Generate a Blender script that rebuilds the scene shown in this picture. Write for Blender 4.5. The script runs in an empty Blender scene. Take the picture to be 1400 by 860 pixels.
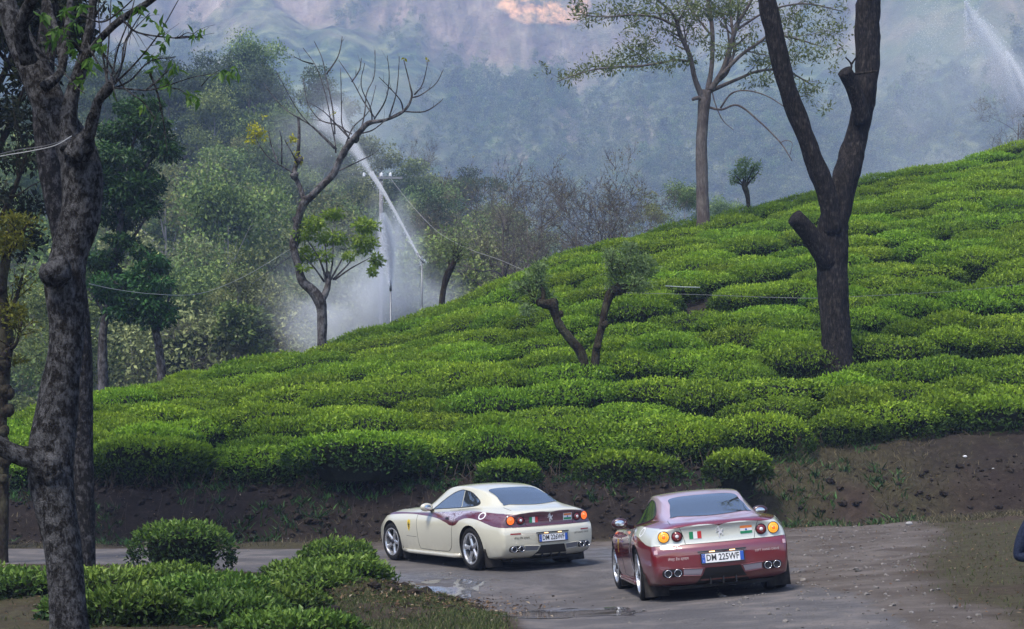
import bpy, bmesh, math, random
import numpy as np
from mathutils import Vector, Matrix, Euler
from mathutils.bvhtree import BVHTree

# ------------------------------------------------------------------ camera, sky, sun, exposure
SC = bpy.context.scene
COL = SC.collection
CAM_H = 1.7
cam_data = bpy.data.cameras.new("camera")
cam = bpy.data.objects.new("camera", cam_data)
COL.objects.link(cam)
cam.location = (0, 0, CAM_H)
cam.rotation_euler = (math.radians(90), 0, 0)
cam_data.sensor_width = 36.0
cam_data.lens = 36.0 * 2400 / 1400
cam_data.shift_y = 205.0 / 1400
cam_data.clip_start = 0.2
cam_data.clip_end = 12000
SC.camera = cam

SUN_EL, SUN_AZ = math.radians(60), math.radians(215)   # azimuth clockwise from +Y: behind the camera, to the left
world = bpy.data.worlds.new("World")
SC.world = world
world.use_nodes = True
_nt = world.node_tree
_sky = _nt.nodes.new('ShaderNodeTexSky')
_sky.sky_type = 'NISHITA'
_sky.sun_disc = False
_sky.sun_elevation = SUN_EL
_sky.sun_rotation = SUN_AZ
_sky.altitude = 1200
_sky.air_density = 1.0
_sky.dust_density = 5.0
_sky.ozone_density = 0.6
_bg = _nt.nodes['Background']
_bg.inputs['Strength'].default_value = 0.10
_nt.links.new(_sky.outputs[0], _bg.inputs['Color'])

sun_data = bpy.data.lights.new("sun", 'SUN')
sun_data.energy = 1.5
sun_data.angle = math.radians(13)
sun_data.color = (1.0, 0.95, 0.86)
sun = bpy.data.objects.new("sun", sun_data)
COL.objects.link(sun)
_d = Vector((math.sin(SUN_AZ) * math.cos(SUN_EL), math.cos(SUN_AZ) * math.cos(SUN_EL), math.sin(SUN_EL)))
sun.rotation_euler = (-_d).to_track_quat('-Z', 'Y').to_euler()

SC.view_settings.view_transform = 'Standard'
SC.view_settings.look = 'None'
SC.view_settings.exposure = 1.5
SC.view_settings.gamma = 1.0
SC.render.engine = 'CYCLES'
SC.cycles.max_bounces = 6
SC.cycles.diffuse_bounces = 2
SC.cycles.glossy_bounces = 3
SC.cycles.transmission_bounces = 4
SC.cycles.volume_bounces = 2
SC.cycles.transparent_max_bounces = 6
SC.cycles.caustics_reflective = False
SC.cycles.caustics_refractive = False

R = random.Random(7)

# ------------------------------------------------------------------ numeric helpers
def vnoise(x, y, seed=0):
    """smooth value noise in [-1, 1] on arrays"""
    x = np.asarray(x, float); y = np.asarray(y, float)
    xi = np.floor(x).astype(np.int64); yi = np.floor(y).astype(np.int64)
    fx = x - xi; fy = y - yi
    fx = fx * fx * (3 - 2 * fx); fy = fy * fy * (3 - 2 * fy)
    def h(a, b):
        n = (a * 374761393 + b * 668265263 + seed * 1442695041) & 0xffffffff
        n = ((n ^ (n >> 13)) * 1274126177) & 0xffffffff
        n = (n ^ (n >> 16)) & 0xffff
        return n / 32767.5 - 1
    a = h(xi, yi); b = h(xi + 1, yi); c = h(xi, yi + 1); d = h(xi + 1, yi + 1)
    return (a * (1 - fx) + b * fx) * (1 - fy) + (c * (1 - fx) + d * fx) * fy

def fbm(x, y, octaves=4, seed=0, gain=.5):
    s = 0; a = 1.0; n = 0
    x = np.asarray(x, float); y = np.asarray(y, float)
    for i in range(octaves):
        s = s + a * vnoise(x * 2 ** i + 17.3 * i, y * 2 ** i - 9.1 * i, seed + i * 31)
        n += a; a *= gain
    return s / n

def sstep(a, b, x):
    t = np.clip((np.asarray(x, float) - a) / (b - a), 0, 1)
    return t * t * (3 - 2 * t)

def P(u, v, Y):
    """world point seen at photo pixel (u, v) at distance Y along the view"""
    return Vector(((u - 700) / 2400 * Y, Y, CAM_H + (635 - v) / 2400 * Y))

# ------------------------------------------------------------------ mesh / object helpers
def np_mesh(name, verts, faces, mats=(), mat_idx=None, smooth=False, attrs=None):
    """verts (N,3); faces: list of arrays (M,k)"""
    verts = np.asarray(verts, np.float32)
    me = bpy.data.meshes.new(name)
    faces = [np.asarray(f, np.int32) for f in faces if len(f)]
    nl = sum(f.size for f in faces); nf = sum(len(f) for f in faces)
    me.vertices.add(len(verts)); me.loops.add(nl); me.polygons.add(nf)
    me.vertices.foreach_set('co', verts.ravel())
    me.loops.foreach_set('vertex_index', np.concatenate([f.ravel() for f in faces]))
    tot = np.concatenate([np.full(len(f), f.shape[1], np.int32) for f in faces])
    start = np.concatenate([[0], np.cumsum(tot)[:-1]]).astype(np.int32)
    me.polygons.foreach_set('loop_start', start)
    me.polygons.foreach_set('loop_total', tot)
    for m in mats: me.materials.append(m)
    if mat_idx is not None:
        me.polygons.foreach_set('material_index', np.asarray(mat_idx, np.int32))
    me.polygons.foreach_set('use_smooth', np.full(nf, bool(smooth)))
    if attrs:
        for k, a in attrs.items():
            at = me.attributes.new(k, 'FLOAT', 'POINT')
            at.data.foreach_set('value', np.asarray(a, np.float32))
    me.update(calc_edges=True)
    return me

def link(name, me, parent=None, loc=None):
    o = bpy.data.objects.new(name, me)
    COL.objects.link(o)
    if parent is not None: o.parent = parent
    if loc is not None: o.location = loc
    return o

def tag(o, label=None, cat=None, group=None, kind=None):
    if label: o['label'] = label
    if cat: o['category'] = cat
    if group: o['group'] = group
    if kind: o['kind'] = kind
    return o

def empty(name, loc=(0, 0, 0), rot=(0, 0, 0)):
    o = bpy.data.objects.new(name, None)
    COL.objects.link(o)
    o.location = loc; o.rotation_euler = rot
    o.empty_display_size = .2
    return o

KIDS = {}
def copy_tree(o, parent=None):
    c = o.copy(); COL.objects.link(c)
    if parent is not None: c.parent = parent
    for ch in list(o.children): copy_tree(ch, c)
    return c

class MB:
    """collects quads/tris/tubes for one mesh"""
    def __init__(s): s.v = []; s.f = {}; s.n = 0; s.mi = {}
    def add(s, verts, faces, m=0):
        verts = np.asarray(verts, float).reshape(-1, 3)
        for f in (faces if isinstance(faces, (list, tuple)) else [faces]):
            f = np.asarray(f, np.int64)
            if f.size == 0: continue
            if f.ndim == 1: f = f[None]
            s.f.setdefault((f.shape[1], m), []).append(f + s.n)
        s.v.append(verts); s.n += len(verts)
    def box(s, c, d, m=0, rot=None):
        x, y, z = d[0] / 2, d[1] / 2, d[2] / 2
        v = np.array([(-x, -y, -z), (x, -y, -z), (x, y, -z), (-x, y, -z), (-x, -y, z), (x, -y, z), (x, y, z), (-x, y, z)])
        if rot is not None: v = v @ np.array(rot).T
        s.add(v + np.array(c), [[(0, 3, 2, 1), (4, 5, 6, 7), (0, 1, 5, 4), (1, 2, 6, 5), (2, 3, 7, 6), (3, 0, 4, 7)]], m)
    def tube(s, pts, rad, sides=8, cap=True, m=0, rough=0.0, seed=0, freq=2.0):
        pts = np.asarray(pts, float); n = len(pts)
        rad = np.full(n, rad, float) if np.isscalar(rad) else np.asarray(rad, float)
        tan = np.gradient(pts, axis=0); tan /= np.linalg.norm(tan, axis=1)[:, None] + 1e-12
        a = np.array((0, 0, 1.)) if abs(tan[0][2]) < .9 else np.array((1., 0, 0))
        N = np.cross(tan[0], a); N /= np.linalg.norm(N)
        ang = np.arange(sides) / sides * 2 * math.pi
        ca, sa = np.cos(ang), np.sin(ang)
        rings = np.empty((n, sides, 3)); L = 0
        for i in range(n):
            if i: L += np.linalg.norm(pts[i] - pts[i - 1])
            N = N - tan[i] * (N @ tan[i]); N /= np.linalg.norm(N) + 1e-12
            B = np.cross(tan[i], N)
            r = rad[i]
            if rough:
                r = r * (1 + rough * fbm(ca * 1.1 + seed * 7.7 + 3, sa * 1.1 + L * freq, 3, seed))
                r = r[:, None] if np.ndim(r) else r
            rings[i] = pts[i] + (ca[:, None] * N + sa[:, None] * B) * r
        v = rings.reshape(-1, 3)
        i = np.arange(n - 1)[:, None] * sides; j = np.arange(sides)[None]; k = (j + 1) % sides
        q = np.stack([i + j, i + k, i + sides + k, i + sides + j], -1).reshape(-1, 4)
        s.add(v, [q], m)
        if cap:
            s.f.setdefault((sides, m), []).append(np.array([np.arange(sides)[::-1] + s.n - n * sides]))
            s.f.setdefault((sides, m), []).append(np.array([np.arange(sides) + s.n - sides]))
    def lathe(s, prof, sides=24, axis='z', m=0, close=False):
        """prof: list of (r, h)"""
        pr = np.array(prof, float); n = len(pr)
        ang = np.arange(sides) / sides * 2 * math.pi
        v = np.stack([pr[:, 0:1] * np.cos(ang), pr[:, 0:1] * np.sin(ang), np.repeat(pr[:, 1:2], sides, 1)], -1)
        if axis == 'x': v = v[..., [2, 0, 1]]
        if axis == 'y': v = v[..., [1, 2, 0]]
        i = np.arange(n - 1)[:, None] * sides; j = np.arange(sides)[None]; k = (j + 1) % sides
        q = np.stack([i + j, i + k, i + sides + k, i + sides + j], -1).reshape(-1, 4)
        s.add(v.reshape(-1, 3), [q], m)
    def mesh(s, name, mats, smooth=False, attrs=None):
        keys = list(s.f)
        fs = [np.concatenate(s.f[k]) for k in keys]
        mi = np.concatenate([np.full(len(f), k[1]) for f, k in zip(fs, keys)])
        return np_mesh(name, np.concatenate(s.v), fs, mats, mi, smooth, attrs)
    def build(s, name, mats, parent=None, smooth=False, loc=None):
        if not isinstance(mats, (list, tuple)): mats = [mats]
        return link(name, s.mesh(name, mats, smooth), parent, loc)

# ------------------------------------------------------------------ materials
def newmat(name):
    m = bpy.data.materials.new(name); m.use_nodes = True
    nt = m.node_tree
    return m, nt, nt.nodes['Principled BSDF']
def N(nt, typ, **kw):
    n = nt.nodes.new(typ)
    for k, v in kw.items():
        if k.startswith('i_'):
            key = k[2:]
            n.inputs[int(key) if key.isdigit() else key.replace('_', ' ')].default_value = v
        else: setattr(n, k, v)
    return n
def rgba(c): return (c[0], c[1], c[2], 1.0)
def ramp(nt, stops, interp='LINEAR'):
    n = nt.nodes.new('ShaderNodeValToRGB'); cr = n.color_ramp; cr.interpolation = interp
    while len(cr.elements) < len(stops): cr.elements.new(.5)
    for e, (p, c) in zip(cr.elements, stops):
        e.position = p; e.color = rgba(c) if hasattr(c, '__len__') else (c, c, c, 1)
    return n
def mixc(nt, fac, a, b, mode='MIX'):
    n = nt.nodes.new('ShaderNodeMix'); n.data_type = 'RGBA'; n.blend_type = mode
    for i, x in ((0, fac), (6, a), (7, b)):
        if hasattr(x, 'is_linked') or isinstance(x, bpy.types.NodeSocket): nt.links.new(x, n.inputs[i])
        else: n.inputs[i].default_value = rgba(x) if hasattr(x, '__len__') else x
    return n.outputs[2]
def math_(nt, op, a, b=None, clamp=False):
    n = nt.nodes.new('ShaderNodeMath'); n.operation = op; n.use_clamp = clamp
    for i, x in ((0, a), (1, b)):
        if x is None: continue
        if isinstance(x, bpy.types.NodeSocket): nt.links.new(x, n.inputs[i])
        else: n.inputs[i].default_value = x
    return n.outputs[0]
def noise_tex(nt, scale, detail=4, rough=.55, vec=None, out=0, dist=0.0):
    n = nt.nodes.new('ShaderNodeTexNoise'); n.inputs['Scale'].default_value = scale
    n.inputs['Detail'].default_value = detail; n.inputs['Roughness'].default_value = rough
    n.inputs['Distortion'].default_value = dist
    if vec is None: vec = nt.nodes.new('ShaderNodeTexCoord').outputs['Object']
    nt.links.new(vec, n.inputs['Vector'])
    return n.outputs[out]
def bump(nt, bs, h, strength=.4, dist=.02):
    b = nt.nodes.new('ShaderNodeBump'); b.inputs['Strength'].default_value = strength
    b.inputs['Distance'].default_value = dist
    nt.links.new(h, b.inputs['Height']); nt.links.new(b.outputs[0], bs.inputs['Normal'])
def plain(name, c, rough=.5, metal=0.0, coat=0.0, spec=.5, emit=None, es=0.0):
    m, nt, b = newmat(name)
    b.inputs['Base Color'].default_value = rgba(c)
    b.inputs['Roughness'].default_value = rough
    b.inputs['Metallic'].default_value = metal
    b.inputs['Coat Weight'].default_value = coat
    b.inputs['Specular IOR Level'].default_value = spec
    if emit:
        b.inputs['Emission Color'].default_value = rgba(emit); b.inputs['Emission Strength'].default_value = es
    return m
def grainy(name, c1, c2, scale, rough=.8, detail=5, bstr=.3, bdist=.02, metal=0):
    m, nt, b = newmat(name)
    n = noise_tex(nt, scale, detail)
    r = ramp(nt, [(.35, c1), (.65, c2)]); nt.links.new(n, r.inputs[0])
    nt.links.new(r.outputs[0], b.inputs['Base Color'])
    b.inputs['Roughness'].default_value = rough; b.inputs['Metallic'].default_value = metal
    if rough > .6: b.inputs['Specular IOR Level'].default_value = .12
    if bstr: bump(nt, b, n, bstr, bdist)
    return m

def bark(name, dark, mid, pale, pale_cover=.5, scale=6, stretch=(1, 1, .4), fine=30):
    """bark with lichen patches: pale where the patch noise exceeds 1 - cover"""
    m, nt, b = newmat(name)
    tc = nt.nodes.new('ShaderNodeTexCoord')
    mp = N(nt, 'ShaderNodeMapping'); mp.inputs['Scale'].default_value = stretch
    nt.links.new(tc.outputs['Object'], mp.inputs[0])
    n1 = noise_tex(nt, scale, 6, .65, mp.outputs[0], dist=.6)
    n2 = noise_tex(nt, fine, 4, .6, mp.outputs[0])
    n3 = noise_tex(nt, scale * .35, 3, .5, tc.outputs['Object'])
    r1 = ramp(nt, [(.3, dark), (.7, mid)]); nt.links.new(n2, r1.inputs[0])
    pf = math_(nt, 'ADD', math_(nt, 'MULTIPLY', n1, .7), math_(nt, 'MULTIPLY', n3, .5))
    c = 1.0 - pale_cover
    r2 = ramp(nt, [(max(0, .25 + .5 * c - .07), 0), (min(1, .25 + .5 * c + .13), 1)]); nt.links.new(pf, r2.inputs[0])
    pc = ramp(nt, [(.3, tuple(x * .55 for x in pale)), (.65, pale)]); nt.links.new(n2, pc.inputs[0])
    col = mixc(nt, r2.outputs[0], r1.outputs[0], pc.outputs[0])
    nt.links.new(col, b.inputs['Base Color'])
    b.inputs['Roughness'].default_value = .9
    b.inputs['Specular IOR Level'].default_value = .1
    bump(nt, b, math_(nt, 'ADD', n2, math_(nt, 'MULTIPLY', n1, .6)), .9, .06)
    return m

def leafmat(name, stops, hue_var=.0, val_var=.25, rough=.5, trans=.25, spec=.18):
    """foliage: colour by the leaf's own attribute 'tint' (age of the leaf), varied per plant"""
    m, nt, b = newmat(name)
    at = N(nt, 'ShaderNodeAttribute', attribute_name='tint')
    r = ramp(nt, stops); nt.links.new(at.outputs['Fac'], r.inputs[0])
    oi = nt.nodes.new('ShaderNodeObjectInfo')
    hs = nt.nodes.new('ShaderNodeHueSaturation')
    nt.links.new(r.outputs[0], hs.inputs['Color'])
    rv = oi.outputs['Random']
    v = N(nt, 'ShaderNodeMapRange', i_3=1 - val_var, i_4=1 + val_var); nt.links.new(rv, v.inputs[0])
    nt.links.new(v.outputs[0], hs.inputs['Value'])
    r2 = math_(nt, 'FRACT', math_(nt, 'MULTIPLY', rv, 7.31))
    h = N(nt, 'ShaderNodeMapRange', i_3=.5 - hue_var, i_4=.5 + hue_var); nt.links.new(r2, h.inputs[0])
    nt.links.new(h.outputs[0], hs.inputs['Hue'])
    nt.links.new(hs.outputs[0], b.inputs['Base Color'])
    b.inputs['Roughness'].default_value = rough
    b.inputs['Specular IOR Level'].default_value = spec
    if trans:
        t = nt.nodes.new('ShaderNodeBsdfTranslucent'); nt.links.new(hs.outputs[0], t.inputs[0])
        mx = N(nt, 'ShaderNodeMixShader', i_0=trans)
        nt.links.new(b.outputs[0], mx.inputs[1]); nt.links.new(t.outputs[0], mx.inputs[2])
        nt.links.new(mx.outputs[0], nt.nodes['Material Output'].inputs['Surface'])
    return m

# ------------------------------------------------------------------ ground heights
RED = dict(loc=(2.525, 24.10, .0), yaw=.045, pitch=-.02, roll=-.09)
CREAM = dict(loc=(-.575, 30.17, .044), yaw=.522, pitch=.006, roll=-.052)
def car_matrix(c):
    return (Matrix.Translation(c['loc']) @ Matrix.Rotation(c['yaw'], 4, 'Z') @ Matrix.Rotation(c['pitch'], 4, 'X')
            @ Matrix.Rotation(c['roll'], 4, 'Y'))
def _plane(c):
    M = car_matrix(c); n = M.to_3x3() @ Vector((0, 0, 1))
    return c['loc'], (-n.x / n.z, -n.y / n.z)
CAR_PLANES = [_plane(RED), _plane(CREAM)]

XS_F = [-60, -24, -12, -5, 0, 4, 7, 12, 18, 25, 60]
YF_T = [41, 40.8, 40.5, 40.5, 40.6, 41, 42, 43, 44, 45, 50]
ZF_T = [.7, .9, 1.05, 1.2, 1.3, 1.5, 2.1, 2.6, 2.9, 3.2, 4.5]
YB_T = [38.6, 38.6, 38.7, 38.8, 38.9, 39.2, 39.5, 39.2, 39, 39, 40]
XC = [-60, -22, -15.2, -11.5, -6.4, -2.6, 2.7, 7.3, 13.1, 21.9, 40, 80]
YC_T = [45, 49, 52, 55.3, 59.2, 61.9, 65.1, 67.8, 70.8, 75, 82, 90]
ZC_T = [.8, 1.5, 2.7, 4.25, 5.57, 7.1, 9.7, 11.0, 12.7, 15.2, 19.5, 24]
BUSH_H = .8
YR_T = [(3.4, 5), (3.1, 12), (2.9, 18), (2.45, 24), (1.1, 28), (-1.2, 31), (-5, 32.9), (-10, 33.3), (-25, 33.6), (-60, 34)]

def road_dist(x, y):
    best = np.full(np.shape(x), 1e9)
    for (ax, ay), (bx, by) in zip(YR_T[:-1], YR_T[1:]):
        dx, dy = bx - ax, by - ay
        t = np.clip(((x - ax) * dx + (y - ay) * dy) / (dx * dx + dy * dy), 0, 1)
        best = np.minimum(best, np.hypot(x - ax - t * dx, y - ay - t * dy))
    return best

def ground_z(x, y, detail=True):
    x = np.asarray(x, float); y = np.asarray(y, float)
    base = -.34 * (1 - sstep(14.6, 17.2, y)) + .055 * np.clip(x - .5, 0, 14) - .004 * np.clip(-x, 0, 20)
    num = base * .02; den = np.full(x.shape, .02)
    for (lx, ly, lz), (gx, gy) in CAR_PLANES:
        w = np.exp(-(((x - lx) ** 2 + (y - ly) ** 2) / 2.7 ** 2) ** 1.5)
        num = num + w * (lz + gx * (x - lx) + gy * (y - ly)); den = den + w
    z = num / den
    rd = road_dist(x, y)
    if detail:
        off = sstep(2.6, 4.2, rd)
        z = z + off * (.09 * fbm(x * .5, y * .5, 3, 5) + .05 * fbm(x * 2.2, y * 2.2, 3, 8)) + .006 * fbm(x * 1.7, y * 1.7, 3, 3)
        z = z + .30 * np.exp(-((x + 1.55) ** 2 / .8 + (y - 22.6) ** 2 / 3.2)) * (1 + .5 * fbm(x * 3, y * 3, 3, 12))
        z = z + .16 * np.exp(-((x + 4.2) ** 2 / 3.0 + (y - 22) ** 2 / 8))
        # shallow hollow that holds the puddle
        z = z - .03 * np.exp(-((x - .62) ** 2 / .35 + (y - 20.9) ** 2 / .9))
    yf = np.interp(x, XS_F, YF_T); zf = np.interp(x, XS_F, ZF_T); yb = np.interp(x, XS_F, YB_T)
    if detail: yb = yb + .35 * fbm(x * .6, x * 0 + 3, 3, 21)
    yc = np.interp(x, XC, YC_T); zc = np.interp(x, XC, ZC_T) - BUSH_H
    # bank
    t = np.clip((y - yb) / (yf - yb), 0, 1)
    prof = 1 - (1 - t) ** 1.6
    prof = prof * (.25 + .75 * sstep(0, .25, t))
    bz = z + (zf - z) * prof
    if detail:
        m = np.sin(np.pi * np.clip(t, 0, 1))
        bz = bz + m * (.20 * fbm(x * 1.1, y * 1.6, 4, 31) + .10 * np.abs(fbm(x * 3.1, y * 2, 3, 41)))
    # tea hill
    s = (y - yf) / (yc - yf)
    hs = np.clip(s, 0, 1)
    hz = zf + (zc - zf) * (hs + .05 * np.sin(np.pi * hs))
    hz = hz + .22 * fbm(x * .22, y * .22, 2, 51) * np.sin(np.pi * hs) * (detail + 0)
    slope = (zc - zf) / (yc - yf)
    e = np.clip(y - yc, 0, None)
    over = zc + slope * .85 * e - .055 * e ** 2
    e2 = 9.0
    fall = (zc + slope * .85 * e2 - .055 * e2 ** 2) + (slope * .85 - .11 * e2) * (e - e2)
    over = np.where(e < e2, over, np.maximum(fall, zc - 14))
    out = np.where(y < yb, z, np.where(y < yf, bz, np.where(s < 1, hz, over)))
    return out
def gz(x, y): return float(ground_z(np.array([x]), np.array([y]))[0])
# ------------------------------------------------------------------ ground sheet
def axis(parts):
    out = [parts[0][0]]
    for a, b, st in parts:
        n = max(1, int(round((b - a) / st)))
        out += list(np.linspace(a, b, n + 1)[1:])
    return np.array(out)
def grid_mesh(xs, ys, zf):
    X, Y = np.meshgrid(xs, ys)
    Z = zf(X.ravel(), Y.ravel())
    v = np.stack([X.ravel(), Y.ravel(), Z], -1)
    nx, ny = len(xs), len(ys)
    i = np.arange(ny - 1)[:, None] * nx + np.arange(nx - 1)[None]
    q = np.stack([i, i + 1, i + nx + 1, i + nx], -1).reshape(-1, 4)
    return v, q

def ground_material():
    m, nt, b = newmat('ground_soil_road')
    tc = nt.nodes.new('ShaderNodeTexCoord').outputs['Object']
    def A(n): return N(nt, 'ShaderNodeAttribute', attribute_name=n).outputs['Fac']
    nb = noise_tex(nt, 1.3, 6, .6, tc)
    nm = noise_tex(nt, 6, 6, .65, tc)
    nf = noise_tex(nt, 42, 5, .7, tc)
    vor = N(nt, 'ShaderNodeTexVoronoi', i_Scale=38.0); nt.links.new(tc, vor.inputs['Vector'])
    # soil
    s1 = ramp(nt, [(.3, (.028, .019, .014)), (.52, (.060, .042, .030)), (.75, (.115, .083, .060))])
    nt.links.new(math_(nt, 'ADD', math_(nt, 'MULTIPLY', nm, .6), math_(nt, 'MULTIPLY', nf, .4)), s1.inputs[0])
    soil = s1.outputs[0]
    # bank soil, darker
    s2 = ramp(nt, [(.3, (.008, .006, .005)), (.55, (.026, .020, .017)), (.78, (.095, .075, .061))])
    nt.links.new(math_(nt, 'ADD', math_(nt, 'MULTIPLY', nm, .55), math_(nt, 'MULTIPLY', nf, .45)), s2.inputs[0])
    col = mixc(nt, A('bank'), soil, s2.outputs[0])
    # dry grass / litter tint
    g1 = ramp(nt, [(.25, (.030, .032, .014)), (.55, (.066, .062, .031)), (.8, (.125, .108, .062))])
    nt.links.new(math_(nt, 'ADD', math_(nt, 'MULTIPLY', nm, .5), math_(nt, 'MULTIPLY', nf, .5)), g1.inputs[0])
    gfac = math_(nt, 'MULTIPLY', A('grass'), math_(nt, 'ADD', math_(nt, 'MULTIPLY', nm, 1.6), -.15, True), True)
    col = mixc(nt, gfac, col, g1.outputs[0])
    # packed dirt apron
    d1 = ramp(nt, [(.3, (.070, .059, .051)), (.55, (.135, .115, .100)), (.75, (.22, .19, .167))])
    nt.links.new(math_(nt, 'ADD', math_(nt, 'MULTIPLY', nb, .6), math_(nt, 'MULTIPLY', nf, .4)), d1.inputs[0])
    dfac = math_(nt, 'MULTIPLY', A('dirt'), math_(nt, 'ADD', math_(nt, 'MULTIPLY', nb, 1.3), .25, True), True)
    col = mixc(nt, dfac, col, d1.outputs[0])
    # worn asphalt: grey chippings, dusty patches
    a1 = ramp(nt, [(.3, (.062, .058, .058)), (.50, (.108, .101, .100)), (.72, (.175, .163, .156))])
    nt.links.new(math_(nt, 'ADD', math_(nt, 'MULTIPLY', nf, .5), math_(nt, 'MULTIPLY', nb, .5)), a1.inputs[0])
    dust = ramp(nt, [(.5, 0), (.68, 1)]); nt.links.new(nb, dust.inputs[0])
    asp = mixc(nt, math_(nt, 'MULTIPLY', dust.outputs[0], .55), a1.outputs[0], (.20, .17, .15))
    ck = N(nt, 'ShaderNodeTexVoronoi', i_Scale=1.6); ck.feature = 'DISTANCE_TO_EDGE'
    wv_ = N(nt, 'ShaderNodeVectorMath'); wv_.operation = 'ADD'; nt.links.new(tc, wv_.inputs[0]); nt.links.new(noise_tex(nt, 3, 4, .6, tc, 1), wv_.inputs[1]); nt.links.new(wv_.outputs[0], ck.inputs['Vector'])
    ckr = ramp(nt, [(.004, 1), (.014, 0)]); nt.links.new(ck.outputs[0], ckr.inputs[0])
    asp = mixc(nt, math_(nt, 'MULTIPLY', ckr.outputs[0], math_(nt, 'MULTIPLY', nm, .9)), asp, (.03, .027, .025))
    rfac = math_(nt, 'ADD', math_(nt, 'MULTIPLY', A('road'), 1.0), math_(nt, 'MULTIPLY', math_(nt, 'ADD', nm, -.5), .5), True)
    asp = mixc(nt, math_(nt, 'MULTIPLY', A('patch'), .55), asp, (.060, .058, .060))
    sp = ramp(nt, [(.0, 1), (.18, 0)]); nt.links.new(vor.outputs['Distance'], sp.inputs[0])
    asp = mixc(nt, math_(nt, 'MULTIPLY', sp.outputs[0], .35), asp, (.30, .28, .27))
    rr = ramp(nt, [(.35, 0), (.6, 1)]); nt.links.new(rfac, rr.inputs[0])
    col = mixc(nt, rr.outputs[0], col, asp)
    # wet
    wn = math_(nt, 'ADD', A('wet'), math_(nt, 'MULTIPLY', math_(nt, 'ADD', nb, -.5), .9))
    wr = ramp(nt, [(.38, 0), (.62, 1)]); nt.links.new(wn, wr.inputs[0])
    col = mixc(nt, math_(nt, 'MULTIPLY', wr.outputs[0], .5), col, mixc(nt, 1.0, col, (.45, .43, .43), 'MULTIPLY'))
    nt.links.new(col, b.inputs['Base Color'])
    ro = N(nt, 'ShaderNodeMapRange', i_3=.88, i_4=.20); nt.links.new(wr.outputs[0], ro.inputs[0])
    nt.links.new(ro.outputs[0], b.inputs['Roughness'])
    sr = N(nt, 'ShaderNodeMapRange', i_3=.12, i_4=.9); nt.links.new(wr.outputs[0], sr.inputs[0]); nt.links.new(sr.outputs[0], b.inputs['Specular IOR Level'])
    h = math_(nt, 'ADD', math_(nt, 'MULTIPLY', nf, 1.0), math_(nt, 'MULTIPLY', nm, 1.2))
    bm = nt.nodes.new('ShaderNodeBump'); bm.inputs['Distance'].default_value = .035
    bs = N(nt, 'ShaderNodeMapRange', i_3=.75, i_4=.42)
    nt.links.new(math_(nt, 'MAXIMUM', rr.outputs[0], wr.outputs[0]), bs.inputs[0])
    nt.links.new(bs.outputs[0], bm.inputs['Strength'])
    nt.links.new(h, bm.inputs['Height']); nt.links.new(bm.outputs[0], b.inputs['Normal'])
    return m

def zones(x, y):
    rd = road_dist(x, y)
    n = fbm(x * .8, y * .8, 3, 61)
    road = 1 - sstep(2.3, 3.3, rd + .35 * n)
    # near the red car the sealed strip is narrower and the right side is packed dirt
    edge = np.interp(y, [10, 18, 22, 28, 34, 38], [4.6, 5.0, 5.5, 7.0, 8.6, 9.2])
    dirt = sstep(.0, .8, edge - x + .5 * n) * sstep(-.3, .6, x - np.interp(y, [10, 20, 24, 29], [.6, .3, -.6, -3]) + .4 * n) * (1 - sstep(37.5, 38.8, y))
    road = np.where((x > 2.6) & (y < 37), road * (1 - sstep(3.3, 4.4, x + .5 * n - .10 * np.clip(y - 24, 0, 9))), road)
    yb = np.interp(x, XS_F, YB_T)
    bank = sstep(-1.2, .3, y - yb + .3 * n)
    dryright = sstep(4.5, 6.5, x) * (1 - .75 * sstep(8.6 - .5 * (y - 40), 11.5 - .5 * (y - 40), x + 1.5 * n)) * sstep(38, 40, y)
    grass = (1 - sstep(0, .5, road)) * (1 - dirt) * (1 - bank) * sstep(-.5, .3, n + .25) + .9 * dryright * sstep(-.5, .2, n)
    bank = bank * (1 - .55 * dryright)
    wet = (.55 * np.exp(-((x + 1.0) ** 2 / 9 + (y - 27.5) ** 2 / 7)) + .75 * np.exp(-((x - .5) ** 2 / .9 + (y - 21.2) ** 2 / 3.0))
           + .5 * np.exp(-((x - 2.4) ** 2 / 5 + (y - 31) ** 2 / 6)) + .35 * np.exp(-((x + 6) ** 2 / 30 + (y - 33) ** 2 / 4)))
    patch = sstep(0, .08, .42 - np.abs(x - 4.05)) * sstep(0, .2, .75 - np.abs(y - 22.4)) + .5 * sstep(0, .3, .8 - np.abs(x - 1.9)) * sstep(0, .5, 1.1 - np.abs(y - 19.6))
    patch = np.maximum(patch, .55 * np.exp(-((rd - .82) / .22) ** 2) * (.6 + .8 * n))
    return dict(patch=patch, road=road, dirt=dirt, bank=bank, grass=grass, wet=wet)

M_GROUND = ground_material()
xs = axis([(-400, -60, 40), (-60, -18, 2), (-18, 14, .13), (14, 60, 1.5), (60, 400, 40)])
ys = axis([(-60, 8, 4), (8, 16, .6), (16, 46, .13), (46, 100, .8), (100, 116, 4)])
gv, gq = grid_mesh(xs, ys, lambda x, y: ground_z(x, y))
ground = link('ground', np_mesh('ground', gv, [gq], [M_GROUND], None, True, zones(gv[:, 0], gv[:, 1])))
tag(ground, 'dirt and worn asphalt ground with the earth bank and the slope under the tea', kind='structure')

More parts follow.
